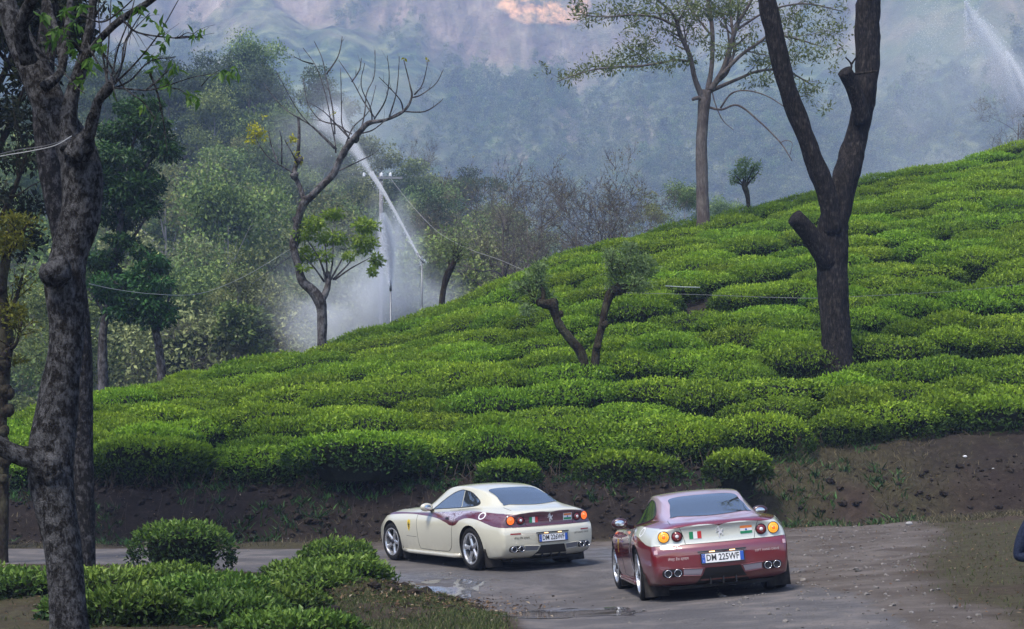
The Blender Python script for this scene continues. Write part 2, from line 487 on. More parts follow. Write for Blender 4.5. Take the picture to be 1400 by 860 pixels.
# puddle: a thin sheet of still water in the hollow
def puddle_mesh():
    n = 72; pts = []
    for i in range(n):
        a = 2 * math.pi * i / n
        r = 1 + .20 * float(fbm(math.cos(a) * 1.6 + 4, math.sin(a) * 1.6, 3, 77)) + .10 * math.sin(3 * a + 1)
        pts.append((.42 + .80 * r * math.cos(a) + .08 * math.sin(a), 20.95 + 1.15 * r * math.sin(a)))
    z = np.mean([gz(x, y) for x, y in pts]) + .006
    v = [(x, y, z) for x, y in pts]
    # skirt that follows the tilt of the ground so the rim meets the mud
    zz = [gz(x, y) + .004 for x, y in pts]
    cz = .5 * (max(zz) + min(zz))
    v = [(x, y, q) for (x, y), q in zip(pts, zz)] + [(.42, 20.95, gz(.42, 20.95) + .012)]
    return np_mesh('puddle', v, [np.array([(i, (i + 1) % n, n) for i in range(n)])], [M_WATER], None, True)
def water_mat():
    m, nt, b = newmat('muddy_water')
    nb = noise_tex(nt, 2.5, 4)
    r = ramp(nt, [(.4, (.045, .040, .036)), (.6, (.08, .07, .062))]); nt.links.new(nb, r.inputs[0])
    nt.links.new(r.outputs[0], b.inputs['Base Color'])
    b.inputs['Roughness'].default_value = .06; b.inputs['IOR'].default_value = 1.33
    bump(nt, b, noise_tex(nt, 22, 3), .08, .01)
    return m
M_WATER = water_mat()
tag(link('puddle', puddle_mesh()), 'shallow muddy puddle on the road between the two cars', kind='structure')

# ------------------------------------------------------------------ tea
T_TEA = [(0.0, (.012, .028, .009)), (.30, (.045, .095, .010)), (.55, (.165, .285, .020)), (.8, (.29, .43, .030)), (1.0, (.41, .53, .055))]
M_TEA = leafmat('tea_leaf', T_TEA, .012, .22, .42, .32)
M_TEA_FRONT = leafmat('tea_leaf_shaded', [(0.0, (.010, .020, .008)), (.35, (.040, .078, .016)), (.65, (.115, .195, .030)), (1.0, (.25, .34, .06))], .012, .2, .38, .18)  # tea leaf for the near bushes, their shade put into a darker colour
M_TWIG = grainy('twig_wood', (.035, .026, .020), (.085, .068, .052), 22, .9)

def leaf_quads(pos, dirv, nrm, length, width, fold=.25):
    """kite leaves: base, side, tip, side (slightly folded)"""
    d = dirv / (np.linalg.norm(dirv, axis=1)[:, None] + 1e-9)
    s = np.cross(d, nrm); s /= np.linalg.norm(s, axis=1)[:, None] + 1e-9
    n = np.cross(s, d)
    L = np.asarray(length)[:, None]; W = np.asarray(width)[:, None]
    a = pos; t = pos + d * L
    m = pos + d * L * .45 + n * W * fold
    b = m + s * W * .5; c = m - s * W * .5
    v = np.stack([a, b, t, c], 1).reshape(-1, 3)
    f = np.arange(len(pos) * 4).reshape(-1, 4)
    return v, f

def bush_mesh(name, seed, a=.66, b=.56, h=.8, nleaf=1100, L=(.07, .115), mat=None, flat=2.8, lump=.10, side_dark=True, core=.82, rag=.03):
    rg = np.random.RandomState(seed)
    def surf(ph, el):
        # el: 0 rim (bottom) .. 1 top
        r = np.cos(el * np.pi / 2) ** (2 / flat)
        z = np.sin(el * np.pi / 2) ** (2 / 3.2)
        k = 1 + lump * 1.6 * fbm(np.cos(ph) * 1.4 + seed, np.sin(ph) * 1.4 + el, 3, seed)
        k = k * (1 + .10 * fbm(np.cos(ph) * 4 + seed, np.sin(ph) * 4, 2, seed + 9))
        x = a * r * np.cos(ph) * k; y = b * r * np.sin(ph) * k
        hz = h * (.06 + .94 * z) * (1 + lump * .9 * fbm(x * 1.5 + seed, y * 1.9, 4, seed + 5, .6))
        return np.stack([x, y, hz], -1)
    # leaves: by area, mostly top
    ph = rg.rand(nleaf) * 2 * np.pi
    top = rg.rand(nleaf) < .60
    el = np.where(top, 1 - np.sqrt(rg.rand(nleaf)) * .62, rg.rand(nleaf) ** .8 * .42)
    skirt = rg.rand(nleaf) < .22
    el = np.where(skirt, rg.rand(nleaf) * .16, el)
    p = surf(ph, el)
    e = 1e-2
    du = surf(ph + e, el) - p; dv = surf(ph, np.clip(el + e, 0, 1)) - p
    nr = np.cross(du, dv); nr /= np.linalg.norm(nr, axis=1)[:, None] + 1e-9
    nr[nr[:, 2] < -.2] *= -1
    bad = np.abs(np.linalg.norm(nr, axis=1) - 1) > .1
    nr[bad] = (0, 0, 1)
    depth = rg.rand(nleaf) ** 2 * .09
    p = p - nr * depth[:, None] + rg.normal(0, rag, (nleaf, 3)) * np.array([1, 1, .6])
    out = np.stack([np.cos(ph), np.sin(ph), 0 * ph], -1)
    rnd = rg.normal(0, 1, (nleaf, 3))
    d = rnd * .75 + nr * .55 + out * .15 + np.array([0, 0, .35])
    ln = rg.uniform(*L, nleaf); wd = ln * rg.uniform(.38, .52, nleaf)
    up = nr + rg.normal(0, .45, (nleaf, 3))
    v, f = leaf_quads(p, d, up, ln, wd)
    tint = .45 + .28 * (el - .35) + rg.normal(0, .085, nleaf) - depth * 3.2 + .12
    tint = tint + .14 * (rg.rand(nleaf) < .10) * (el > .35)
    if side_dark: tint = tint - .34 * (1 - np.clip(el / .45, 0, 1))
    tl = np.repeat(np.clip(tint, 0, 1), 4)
    # dark solid hull that closes off the inside of the bush
    nu, nv = 14, 6
    PH, EL = np.meshgrid(np.linspace(0, 2 * np.pi, nu, endpoint=False), np.linspace(0, 1, nv))
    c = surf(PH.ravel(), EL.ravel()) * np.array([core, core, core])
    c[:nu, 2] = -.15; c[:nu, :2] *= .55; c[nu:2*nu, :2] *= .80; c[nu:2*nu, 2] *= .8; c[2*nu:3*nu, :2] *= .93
    i = np.arange(nv - 1)[:, None] * nu; j = np.arange(nu)[None]; k = (j + 1) % nu
    q = np.stack([i + j, i + k, i + nu + k, i + nu + j], -1).reshape(-1, 4) + len(v)
    vv = np.concatenate([v, c]); tt = np.concatenate([tl, np.zeros(len(c))])
    mi = np.concatenate([np.zeros(len(f)), np.ones(len(q))])
    return np_mesh(name, vv, [f, q], [mat or M_TEA, M_TEA_CORE], mi, False, {'tint': tt})
M_TEA_CORE = grainy('tea_dark_core', (.003, .005, .002), (.012, .015, .007), 25, .95, 5, .5, .03)

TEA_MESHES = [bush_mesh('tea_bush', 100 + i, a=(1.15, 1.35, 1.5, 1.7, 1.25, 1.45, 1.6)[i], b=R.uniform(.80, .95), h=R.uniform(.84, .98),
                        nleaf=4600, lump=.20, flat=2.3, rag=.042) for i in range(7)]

def tea_sites():
    """rows follow the foot of the hill and swing round with its crest"""
    rg = random.Random(5)
    sites = []
    row = 0
    srow = 0.0
    while srow < 36:
        x = -28 + 2 * rg.random()
        while x < 32:
            yf = float(np.interp(x, XS_F, YF_T)); yc = float(np.interp(x, XC, YC_T))
            y = yf + .55 + srow + .95 * float(fbm(x * .13, row * 3.7, 3, 91)) + rg.uniform(-.22, .22)
            if row == 0: y = max(y, yf + .1)
            gap = float(fbm(x * .5, row * 5.1, 2, 95))
            k = rg.randrange(7); a = (1.15, 1.35, 1.5, 1.7, 1.25, 1.45, 1.6)[k]
            sx = rg.uniform(.82, 1.12)
            if y < yc + 2.2 and gap > -.55:
                sites.append((x, y, row, sx, rg.uniform(-.2, .2), (k + .2 + .6 * rg.random()) / 7))
            x += a * sx * rg.uniform(1.05, 1.55)
        srow += (1.2, 1.28, 1.85, 1.2, 1.75)[row % 5]
        row += 1
    return sites

# ------------------------------------------------------------------ wet, shining mud round the puddle and along the ruts
def wet_patches():
    m, nt, b = newmat('wet_mud_film')
    n = noise_tex(nt, 14, 5, .7)
    r = ramp(nt, [(.35, (.10, .094, .09)), (.65, (.22, .21, .21))]); nt.links.new(n, r.inputs[0])  # wet mud, base colour lightened to carry the sky glints
    nt.links.new(r.outputs[0], b.inputs['Base Color'])
    b.inputs['Roughness'].default_value = .16; b.inputs['Specular IOR Level'].default_value = 1.0
    b.inputs['Coat Weight'].default_value = 1.0; b.inputs['Coat Roughness'].default_value = .08; b.inputs['Coat IOR'].default_value = 2.4
    bump(nt, b, noise_tex(nt, 30, 4, .7), 1.0, .035)
    st = .035
    X, Y = np.meshgrid(np.arange(-2.6, 2.6, st), np.arange(19.0, 29.5, st))
    n1 = fbm(X * 1.3, Y * .8, 4, 141); n2 = fbm(X * 4, Y * 2.5, 3, 142)
    e = np.hypot((X - .42) / .95, (Y - 20.95) / 1.35)
    ring = np.exp(-((e - 1.02) / .13) ** 2) * (.75 + .9 * n2 + .5 * n1)
    s1 = np.exp(-((X - (-.55 - .35 * (Y - 23.2))) / .22) ** 2 - ((Y - 23.0) / 1.3) ** 2) * (.95 + 1.0 * n2)
    s2 = np.exp(-((X - 1.25) / .35) ** 2 - ((Y - 20.2) / .9) ** 2) * (.8 + 1.2 * n2)
    s3 = np.exp(-((X + .9) / .7) ** 2 - ((Y - 26.3) / .8) ** 2) * (.7 + 1.4 * n2)
    f = np.maximum.reduce([ring, s1, s2, s3])
    Z = ground_z(X.ravel(), Y.ravel()).reshape(X.shape) + .005
    ny, nx = X.shape
    i = np.arange(ny - 1)[:, None] * nx + np.arange(nx - 1)[None]
    q = np.stack([i, i + 1, i + nx + 1, i + nx], -1)
    keep = (f[:-1, :-1] + f[1:, 1:] + f[1:, :-1] + f[:-1, 1:]) / 4 > .42
    q = q[keep]; used, inv = np.unique(q, return_inverse=True)
    v = np.stack([X, Y, Z], -1).reshape(-1, 3)[used]
    tag(link('wet_mud', np_mesh('wet_mud', v, [inv.reshape(-1, 4)], [m], None, True)), 'shining wet mud round the puddle and in the ruts', kind='structure')
wet_patches()
def slope_rot(x, y, k=.75, yaw=0.0):
    e = .4
    gx = (gz2(x + e, y) - gz2(x - e, y)) / (2 * e); gy = (gz2(x, y + e) - gz2(x, y - e)) / (2 * e)
    n = Vector((-gx * k, -gy * k, 1)).normalized()
    q = Vector((0, 0, 1)).rotation_difference(n)
    return (q.to_matrix() @ Matrix.Rotation(yaw, 3, 'Z')).to_euler()
def gz2(x, y): return float(ground_z(np.array([x]), np.array([y]), False)[0])

def tea_field():
    near_hide = [(7.75, 42.9)]
    vis, out = [], []
    for (x, y, row, sx, yaw, r) in tea_sites():
        u = 700 + 2400 * x / y
        if u < -260 or u > 1660: continue
        # the earth path that runs up between the front bushes above the cream car
        if row <= 1 and -2.2 < x - .2 * (y - 41) < -.7: continue
        (vis if -40 < u < 1440 else out).append((x, y, row, sx, yaw, r, u))
    vis.sort(key=lambda s: s[1])
    rest = vis[300:] + out
    for k, (x, y, row, sx, yaw, r, u) in enumerate(vis[:300]):
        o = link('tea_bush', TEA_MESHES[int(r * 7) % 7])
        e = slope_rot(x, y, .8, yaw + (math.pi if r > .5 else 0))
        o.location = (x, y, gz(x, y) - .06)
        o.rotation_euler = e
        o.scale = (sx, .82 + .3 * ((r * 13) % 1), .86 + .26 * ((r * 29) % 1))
        if row == 0:
            if u < 130: w = ('front row tea bush on the bank, behind the two near left trunks', 'front row tea bushes behind the trunks')
            elif u < 640: w = ('front row tea bush on the bank edge above the cream car', 'front row tea bushes above the cream car')
            else: w = ('front row tea bush along the dark bank behind the maroon car', 'front row tea bushes behind the maroon car')
        else:
            side = 'left of the bare tree' if u < 440 else 'between the bare tree and the pollard' if u < 780 else 'between the pollard and the forked tree' if u < 1140 else 'right of the forked tree'
            band = 'second row' if row == 1 else 'third or fourth row' if row < 4 else 'middle rows' if row < 8 else 'upper rows' if row < 13 else 'top rows'
            w = ('clipped tea bush in the %s, %s' % (band, side), 'tea bushes, %s, %s' % (band, side))
        tag(o, w[0], 'tea bush', w[1])
    # the rest of the plantation, up to the crest: past the limit, one object
    pts = np.array([(x, y, gz(x, y) - .06) for (x, y, *_r) in rest])
    me = np_mesh('tea_rows', pts, [])if False else bpy.data.meshes.new('tea_rows')
    me.vertices.add(len(pts)); me.vertices.foreach_set('co', pts.astype(np.float32).ravel())
    rot = np.array([tuple(slope_rot(x, y, .8, yaw + (math.pi if r > .5 else 0))) for (x, y, row, sx, yaw, r, u) in rest])
    sc = np.array([(sx, .82 + .3 * ((r * 13) % 1), .86 + .26 * ((r * 29) % 1)) for (x, y, row, sx, yaw, r, u) in rest])
    idx = np.array([int(s[5] * 7) % 7 for s in rest], int)
    scatter(me, 'tea_rows', rot, sc, idx, TEA_MESHES, 'mass of clipped tea bushes in rows up to the crest of the hill')
    return len(vis), len(out)

def scatter(me, name, rot, sc, idx, meshes, label):
    """one 'stuff' object: copies of a few plant meshes on the points of me"""
    for nm, arr in (('rot', rot), ('scl', sc)):
        a = me.attributes.new(nm, 'FLOAT_VECTOR', 'POINT'); a.data.foreach_set('vector', np.asarray(arr, np.float32).ravel())
    a = me.attributes.new('idx', 'INT', 'POINT'); a.data.foreach_set('value', np.asarray(idx, np.int32))
    o = link(name, me); tag(o, label, kind='stuff')
    ng = bpy.data.node_groups.new(name, 'GeometryNodeTree')
    ng.interface.new_socket('Geometry', in_out='INPUT', socket_type='NodeSocketGeometry')
    ng.interface.new_socket('Geometry', in_out='OUTPUT', socket_type='NodeSocketGeometry')
    gi = ng.nodes.new('NodeGroupInput'); go = ng.nodes.new('NodeGroupOutput')
    join = ng.nodes.new('GeometryNodeJoinGeometry')
    def attr(n, t):
        a = ng.nodes.new('GeometryNodeInputNamedAttribute'); a.data_type = t; a.inputs[0].default_value = n
        return a.outputs[0]
    ai, ar, asc = attr('idx', 'INT'), attr('rot', 'FLOAT_VECTOR'), attr('scl', 'FLOAT_VECTOR')
    e2r = ng.nodes.new('FunctionNodeEulerToRotation'); ng.links.new(ar, e2r.inputs[0])
    for k, m in enumerate(meshes):
        ob = next((q for q in bpy.data.objects if q.type == 'MESH' and q.data == m), None)
        if ob is None: continue
        inf = ng.nodes.new('GeometryNodeObjectInfo'); inf.inputs['Object'].default_value = ob
        inf.inputs['As Instance'].default_value = True
        cmp_ = ng.nodes.new('FunctionNodeCompare'); cmp_.data_type = 'INT'; cmp_.operation = 'EQUAL'
        ng.links.new(ai, cmp_.inputs[2]); cmp_.inputs[3].default_value = k
        ins = ng.nodes.new('GeometryNodeInstanceOnPoints')
        ng.links.new(gi.outputs[0], ins.inputs['Points']); ng.links.new(cmp_.outputs[0], ins.inputs['Selection'])
        ng.links.new(inf.outputs['Geometry'], ins.inputs['Instance'])
        ng.links.new(e2r.outputs[0], ins.inputs['Rotation']); ng.links.new(asc, ins.inputs['Scale'])
        ng.links.new(ins.outputs[0], join.inputs[0])
    ng.links.new(join.outputs[0], go.inputs[0])
    md = o.modifiers.new('scatter', 'NODES'); md.node_group = ng
    return o
TEA_COUNTS = tea_field()
print('tea in frame, outside', TEA_COUNTS)
# ------------------------------------------------------------------ the two coupes
def crom(xs, ys, q):
    """Catmull-Rom style cubic through (xs, ys) at q, monotone-limited tangents"""
    xs = np.asarray(xs, float); ys = np.asarray(ys, float)
    h = np.diff(xs); d = np.diff(ys, axis=0) / (h[:, None] if ys.ndim > 1 else h)
    m = np.zeros_like(ys); m[1:-1] = (d[1:] + d[:-1]) / 2; m[0] = d[0]; m[-1] = d[-1]
    i = np.clip(np.searchsorted(xs, q) - 1, 0, len(h) - 1)
    t = (q - xs[i]) / h[i]; hh = h[i]
    if ys.ndim > 1: t = t[:, None]; hh = hh[:, None]
    return ((2 * t ** 3 - 3 * t ** 2 + 1) * ys[i] + (t ** 3 - 2 * t ** 2 + t) * hh * m[i]
            + (-2 * t ** 3 + 3 * t ** 2) * ys[i + 1] + (t ** 3 - t ** 2) * hh * m[i + 1])

#        y     zt    xr   zr    xb   zb    xs   zs    xm   zm   xk   zk  xl   zl
CAR_T = [
 (-2.25, .985, .34, .980, .54, .965, .74, .905, .860, .72, .865, .42, .82, .25),
 (-2.00, 1.03, .41, 1.022, .585, .99, .79, .930, .915, .72, .915, .42, .86, .22),
 (-1.70, 1.13, .46, 1.115, .635, 1.005, .84, .950, .960, .73, .945, .42, .89, .20),
 (-1.475, 1.205, .49, 1.185, .665, 1.00, .858, .952, .976, .73, .962, .42, .90, .20),
 (-1.20, 1.28, .515, 1.255, .685, .99, .865, .944, .975, .72, .955, .42, .90, .19),
 (-0.90, 1.332, .53, 1.300, .70, .97, .865, .926, .957, .70, .935, .42, .89, .18),
 (-0.50, 1.355, .535, 1.320, .715, .948, .862, .90, .935, .68, .915, .42, .88, .18),
 (-0.10, 1.325, .53, 1.285, .73, .928, .86, .882, .928, .66, .907, .42, .88, .18),
 (0.25, 1.215, .52, 1.17, .74, .914, .86, .872, .928, .66, .91, .42, .88, .18),
 (0.60, 1.055, .53, 1.01, .745, .905, .86, .868, .935, .67, .92, .42, .89, .19),
 (0.90, .970, .46, .96, .73, .905, .862, .868, .945, .68, .93, .42, .89, .20),
 (1.20, .945, .42, .935, .70, .905, .862, .866, .953, .68, .937, .42, .885, .20),
 (1.475, .92, .40, .908, .69, .889, .86, .850, .955, .68, .94, .42, .88, .20),
 (1.80, .86, .38, .850, .65, .836, .81, .800, .92, .64, .91, .40, .84, .20),
 (2.05, .785, .35, .778, .58, .765, .73, .735, .85, .58, .845, .38, .78, .20)]

def car_section(row, n=44):
    y, zt, xr, zr, xb, zb, xs, zs, xm, zm, xk, zk, xl, zl = row
    c = [(-xr * .6, zt - .25 * (zt - zr)), (0, zt), (xr * .6, zt - .25 * (zt - zr)), (xr, zr), (xr, zr), (.45 * xr + .55 * xb, .45 * zr + .55 * zb), (xb, zb), (xb, zb),
         (xs, zs), (xs, zs), (.5 * (xs + xm) + .02, .5 * (zs + zm)), (xm, zm), (xk, zk), (xl, zl), (xl, zl), (xl - .12, zl - .05), (.3, zl - .06), (0, zl - .06), (-.3, zl - .06)]
    c = np.array(c); k = len(c) - 3
    t = np.linspace(0, k, n); i = np.minimum(t.astype(int), k - 1); f = (t - i)[:, None]
    p = ((1 - f) ** 3 * c[i] + (3 * f ** 3 - 6 * f ** 2 + 4) * c[i + 1] + (-3 * f ** 3 + 3 * f ** 2 + 3 * f + 1) * c[i + 2] + f ** 3 * c[i + 3]) / 6
    p[0, 0] = 0; p[-1, 0] = 0
    return p

REAR_Z = [.15, .22, .30, .36, .42, .56, .64, .675, .705, .76, .84, .89, .925, .95, .99]
REAR_D = [-.16, -.09, -.02, .012, .024, .030, .026, .012, -.028, -.036, -.036, -.026, .0, .01, .0]

def car_shell():
    tab = np.array(CAR_T); ys = np.concatenate([np.linspace(-2.25, 2.05, 76)])
    rows = crom(tab[:, 0], tab, ys)
    n = 44
    rings = []
    for r, y in zip(rows, ys):
        s = car_section(r, n)
        full = np.concatenate([s, s[-2:0:-1] * np.array([-1, 1])])
        rings.append(np.stack([full[:, 0], np.full(len(full), y), full[:, 1]], -1))
    m = len(rings[0])
    def cap(ring, rear):
        y0 = ring[0, 1]
        half = .48 if rear else .30
        zc = .57 if rear else .48
        C = np.stack([np.clip(ring[:, 0], -half, half), np.full(m, y0), np.full(m, zc)], -1)
        xmax = np.abs(ring[:, 0]).max()
        out = []
        for q in list(np.linspace(0, .3, 9)[1:]) + list(np.linspace(.3, 1, 12)[1:]):
            p = ring + (C - ring) * q
            w = min(1, q / .16)
            e = math.sqrt(max(0, 1 - (1 - w) ** 2))
            if rear:
                plan = .145 * (1 - np.clip(np.abs(p[:, 0]) / .88, 0, 1) ** 2.5)
                rel = np.interp(p[:, 2], REAR_Z, REAR_D)
                p[:, 1] = y0 - (.075 * e + plan * e + rel * e)
            else:
                plan = .30 * (1 - np.clip(np.abs(p[:, 0]) / .86, 0, 1) ** 2.4)
                rel = -.25 * np.clip((p[:, 2] - .45) / .33, 0, 1) ** 2
                p[:, 1] = y0 + (.07 * e + plan * e + rel * e)
            out.append(p)
        return out
    allr = cap(rings[0], True)[::-1] + rings + cap(rings[-1], False)
    k = len(allr)
    v = np.concatenate(allr)
    i = np.arange(k - 1)[:, None] * m; j = np.arange(m)[None]; jj = (j + 1) % m
    q = np.stack([i + j, i + m + j, i + m + jj, i + jj], -1).reshape(-1, 4)
    bm = bmesh.new()
    vs = [bm.verts.new(p) for p in v]
    for a in q:
        bm.faces.new([vs[t] for t in a])
    # close the two ends: the innermost loop is a doubled segment, weld it
    bmesh.ops.remove_doubles(bm, verts=bm.verts[:], dist=.0015)
    bmesh.ops.dissolve_degenerate(bm, dist=.0005, edges=bm.edges[:])
    ed = [e for e in bm.edges if len(e.link_faces) == 1]
    if ed: bmesh.ops.holes_fill(bm, edges=ed, sides=0)
    bmesh.ops.recalc_face_normals(bm, faces=bm.faces[:])
    return bm

def smooth_loop(pts, n=4):
    pts = np.asarray(pts, float); k = len(pts); out = []
    for i in range(k):
        p0, p1, p2, p3 = pts[i - 1], pts[i], pts[(i + 1) % k], pts[(i + 2) % k]
        for t in np.arange(n) / n:
            out.append(.5 * ((2 * p1) + (-p0 + p2) * t + (2 * p0 - 5 * p1 + 4 * p2 - p3) * t * t + (-p0 + 3 * p1 - 3 * p2 + p3) * t ** 3))
    return np.array(out)
def smooth_line(pts, n=6):
    pts = [np.asarray(p, float) for p in pts]
    pts = [2 * pts[0] - pts[1]] + pts + [2 * pts[-1] - pts[-2]]
    out = []
    for i in range(1, len(pts) - 2):
        p0, p1, p2, p3 = pts[i - 1:i + 3]
        for t in np.arange(n) / n:
            out.append(.5 * ((2 * p1) + (-p0 + p2) * t + (2 * p0 - 5 * p1 + 4 * p2 - p3) * t * t + (-p0 + 3 * p1 - 3 * p2 + p3) * t ** 3))
    out.append(pts[-2])
    return np.array(out)

class Skin:
    """projects outlines drawn in a car's side, rear or top elevation on to its body"""
    def __init__(s, bm):
        s.bvh = BVHTree.FromBMesh(bm)
    def hit(s, a, b, ax):
        if ax == 'left': o, d = Vector((-3, a, b)), Vector((1, 0, 0))
        elif ax == 'right': o, d = Vector((3, a, b)), Vector((-1, 0, 0))
        elif ax == 'rear': o, d = Vector((a, -4, b)), Vector((0, 1, 0))
        else: o, d = Vector((a, b, 3)), Vector((0, 0, -1))
        p, n, i, ds = s.bvh.ray_cast(o, d)
        if p is None:
            q = o + d * 2
            p, n, i, ds = s.bvh.find_nearest(q)
        if n.dot(d) > 0: n = -n
        return p, n
    def patch(s, loops, ax, off=.004, step=.08, thick=0.0):
        """loops: outlines (2-D); returns verts, faces of the patch lying on the body"""
        bm = bmesh.new()
        for lp in loops:
            bm.faces.new([bm.verts.new((p[0], p[1], 0)) for p in lp])
        allp = np.concatenate([np.asarray(l, float) for l in loops])
        for c in (0, 1):
            lo, hi = allp[:, c].min(), allp[:, c].max()
            for x in np.arange(lo + step * .37, hi, step):
                co = (x, 0, 0) if c == 0 else (0, x, 0); no = (1, 0, 0) if c == 0 else (0, 1, 0)
                bmesh.ops.bisect_plane(bm, geom=bm.verts[:] + bm.edges[:] + bm.faces[:], plane_co=co, plane_no=no, dist=1e-5)
        bmesh.ops.triangulate(bm, faces=[f for f in bm.faces if len(f.verts) > 4])
        bound = [e for e in bm.edges if len(e.link_faces) == 1]
        for v in bm.verts:
            p, n = s.hit(v.co.x, v.co.y, ax)
            v.co = p + n * off
        if thick:
            r = bmesh.ops.extrude_edge_only(bm, edges=bound)
            for g in r['geom']:
                if isinstance(g, bmesh.types.BMVert):
                    p, n, i, d = s.bvh.find_nearest(g.co)
                    if n.dot(g.co - p) < 0: n = -n
                    g.co = p - n * thick
        bmesh.ops.recalc_face_normals(bm, faces=bm.faces[:])
        # face outward
        f = max(bm.faces, key=lambda f: f.calc_area())
        o = {'left': Vector((-1, 0, 0)), 'right': Vector((1, 0, 0)), 'rear': Vector((0, -1, 0)), 'top': Vector((0, 0, 1))}[ax]
        if f.normal.dot(o) < 0: bmesh.ops.reverse_faces(bm, faces=bm.faces[:])
        return bm
    def obj(s, name, loops, ax, m, parent, off=.004, step=.08, smooth=True, thick=0.0):
        bm = s.patch(loops, ax, off, step, thick)
        me = bpy.data.meshes.new(name); bm.to_mesh(me); bm.free()
        me.materials.append(m)
        me.polygons.foreach_set('use_smooth', [smooth] * len(me.polygons))
        return link(name, me, parent)
    def line(s, name, pts, ax, m, parent, r=.004, off=.0, sides=5):
        q = []
        for p in pts:
            h, n = s.hit(p[0], p[1], ax); q.append(h + n * off)
        mb = MB(); mb.tube([tuple(x) for x in q], r, sides)
        return mb.build(name, m, parent, True)

def circle2(cx, cy, rx, ry=None, n=28):
    ry = ry or rx
    return [(cx + rx * math.cos(2 * math.pi * i / n), cy + ry * math.sin(2 * math.pi * i / n)) for i in range(n)]
def rrect(x0, y0, x1, y1, r, n=4):
    out = []
    for cx, cy, a in ((x1 - r, y1 - r, 0), (x0 + r, y1 - r, 90), (x0 + r, y0 + r, 180), (x1 - r, y0 + r, 270)):
        for i in range(n + 1):
            t = math.radians(a + 90 * i / n); out.append((cx + r * math.cos(t), cy + r * math.sin(t)))
    return out

def text_loops(body, size, spacing=1.0, bold=0.0):
    """filled faces (2-D polygons) of a line of lettering, centred on the origin"""
    cu = bpy.data.curves.new('lettering', 'FONT'); cu.body = body; cu.size = size
    cu.align_x = 'CENTER'; cu.align_y = 'CENTER'; cu.resolution_u = 2; cu.space_character = spacing; cu.offset = size * bold
    o = bpy.data.objects.new('lettering', cu); COL.objects.link(o)
    dg = bpy.context.evaluated_depsgraph_get(); dg.update()
    me = bpy.data.meshes.new_from_object(o.evaluated_get(dg))
    v = np.array([tuple(x.co) for x in me.vertices]) if len(me.vertices) else np.zeros((0, 3))
    f = [list(p.vertices) for p in me.polygons]
    bpy.data.objects.remove(o); bpy.data.curves.remove(cu); bpy.data.meshes.remove(me)
    return v, f

# prancing emblem: a rearing horse in outline (units: its height = 1)
HORSE = [(-.05, -.50), (.02, -.50), (.03, -.40), (.00, -.30), (.06, -.20), (.14, -.16), (.22, -.24), (.20, -.36), (.26, -.36), (.30, -.22), (.22, -.10),
         (.20, .00), (.30, .06), (.36, .18), (.30, .28), (.27, .16), (.20, .10), (.14, .12), (.06, .20), (.02, .32), (.00, .44), (-.08, .50), (-.10, .44),
         (-.22, .34), (-.20, .29), (-.10, .32), (-.10, .22), (-.22, .26), (-.30, .18), (-.27, .15), (-.20, .20), (-.12, .14), (-.24, .08), (-.33, -.02), (-.29, -.04),
         (-.20, .03), (-.08, .04), (-.04, -.06), (-.10, -.20), (-.06, -.34), (-.09, -.44)]

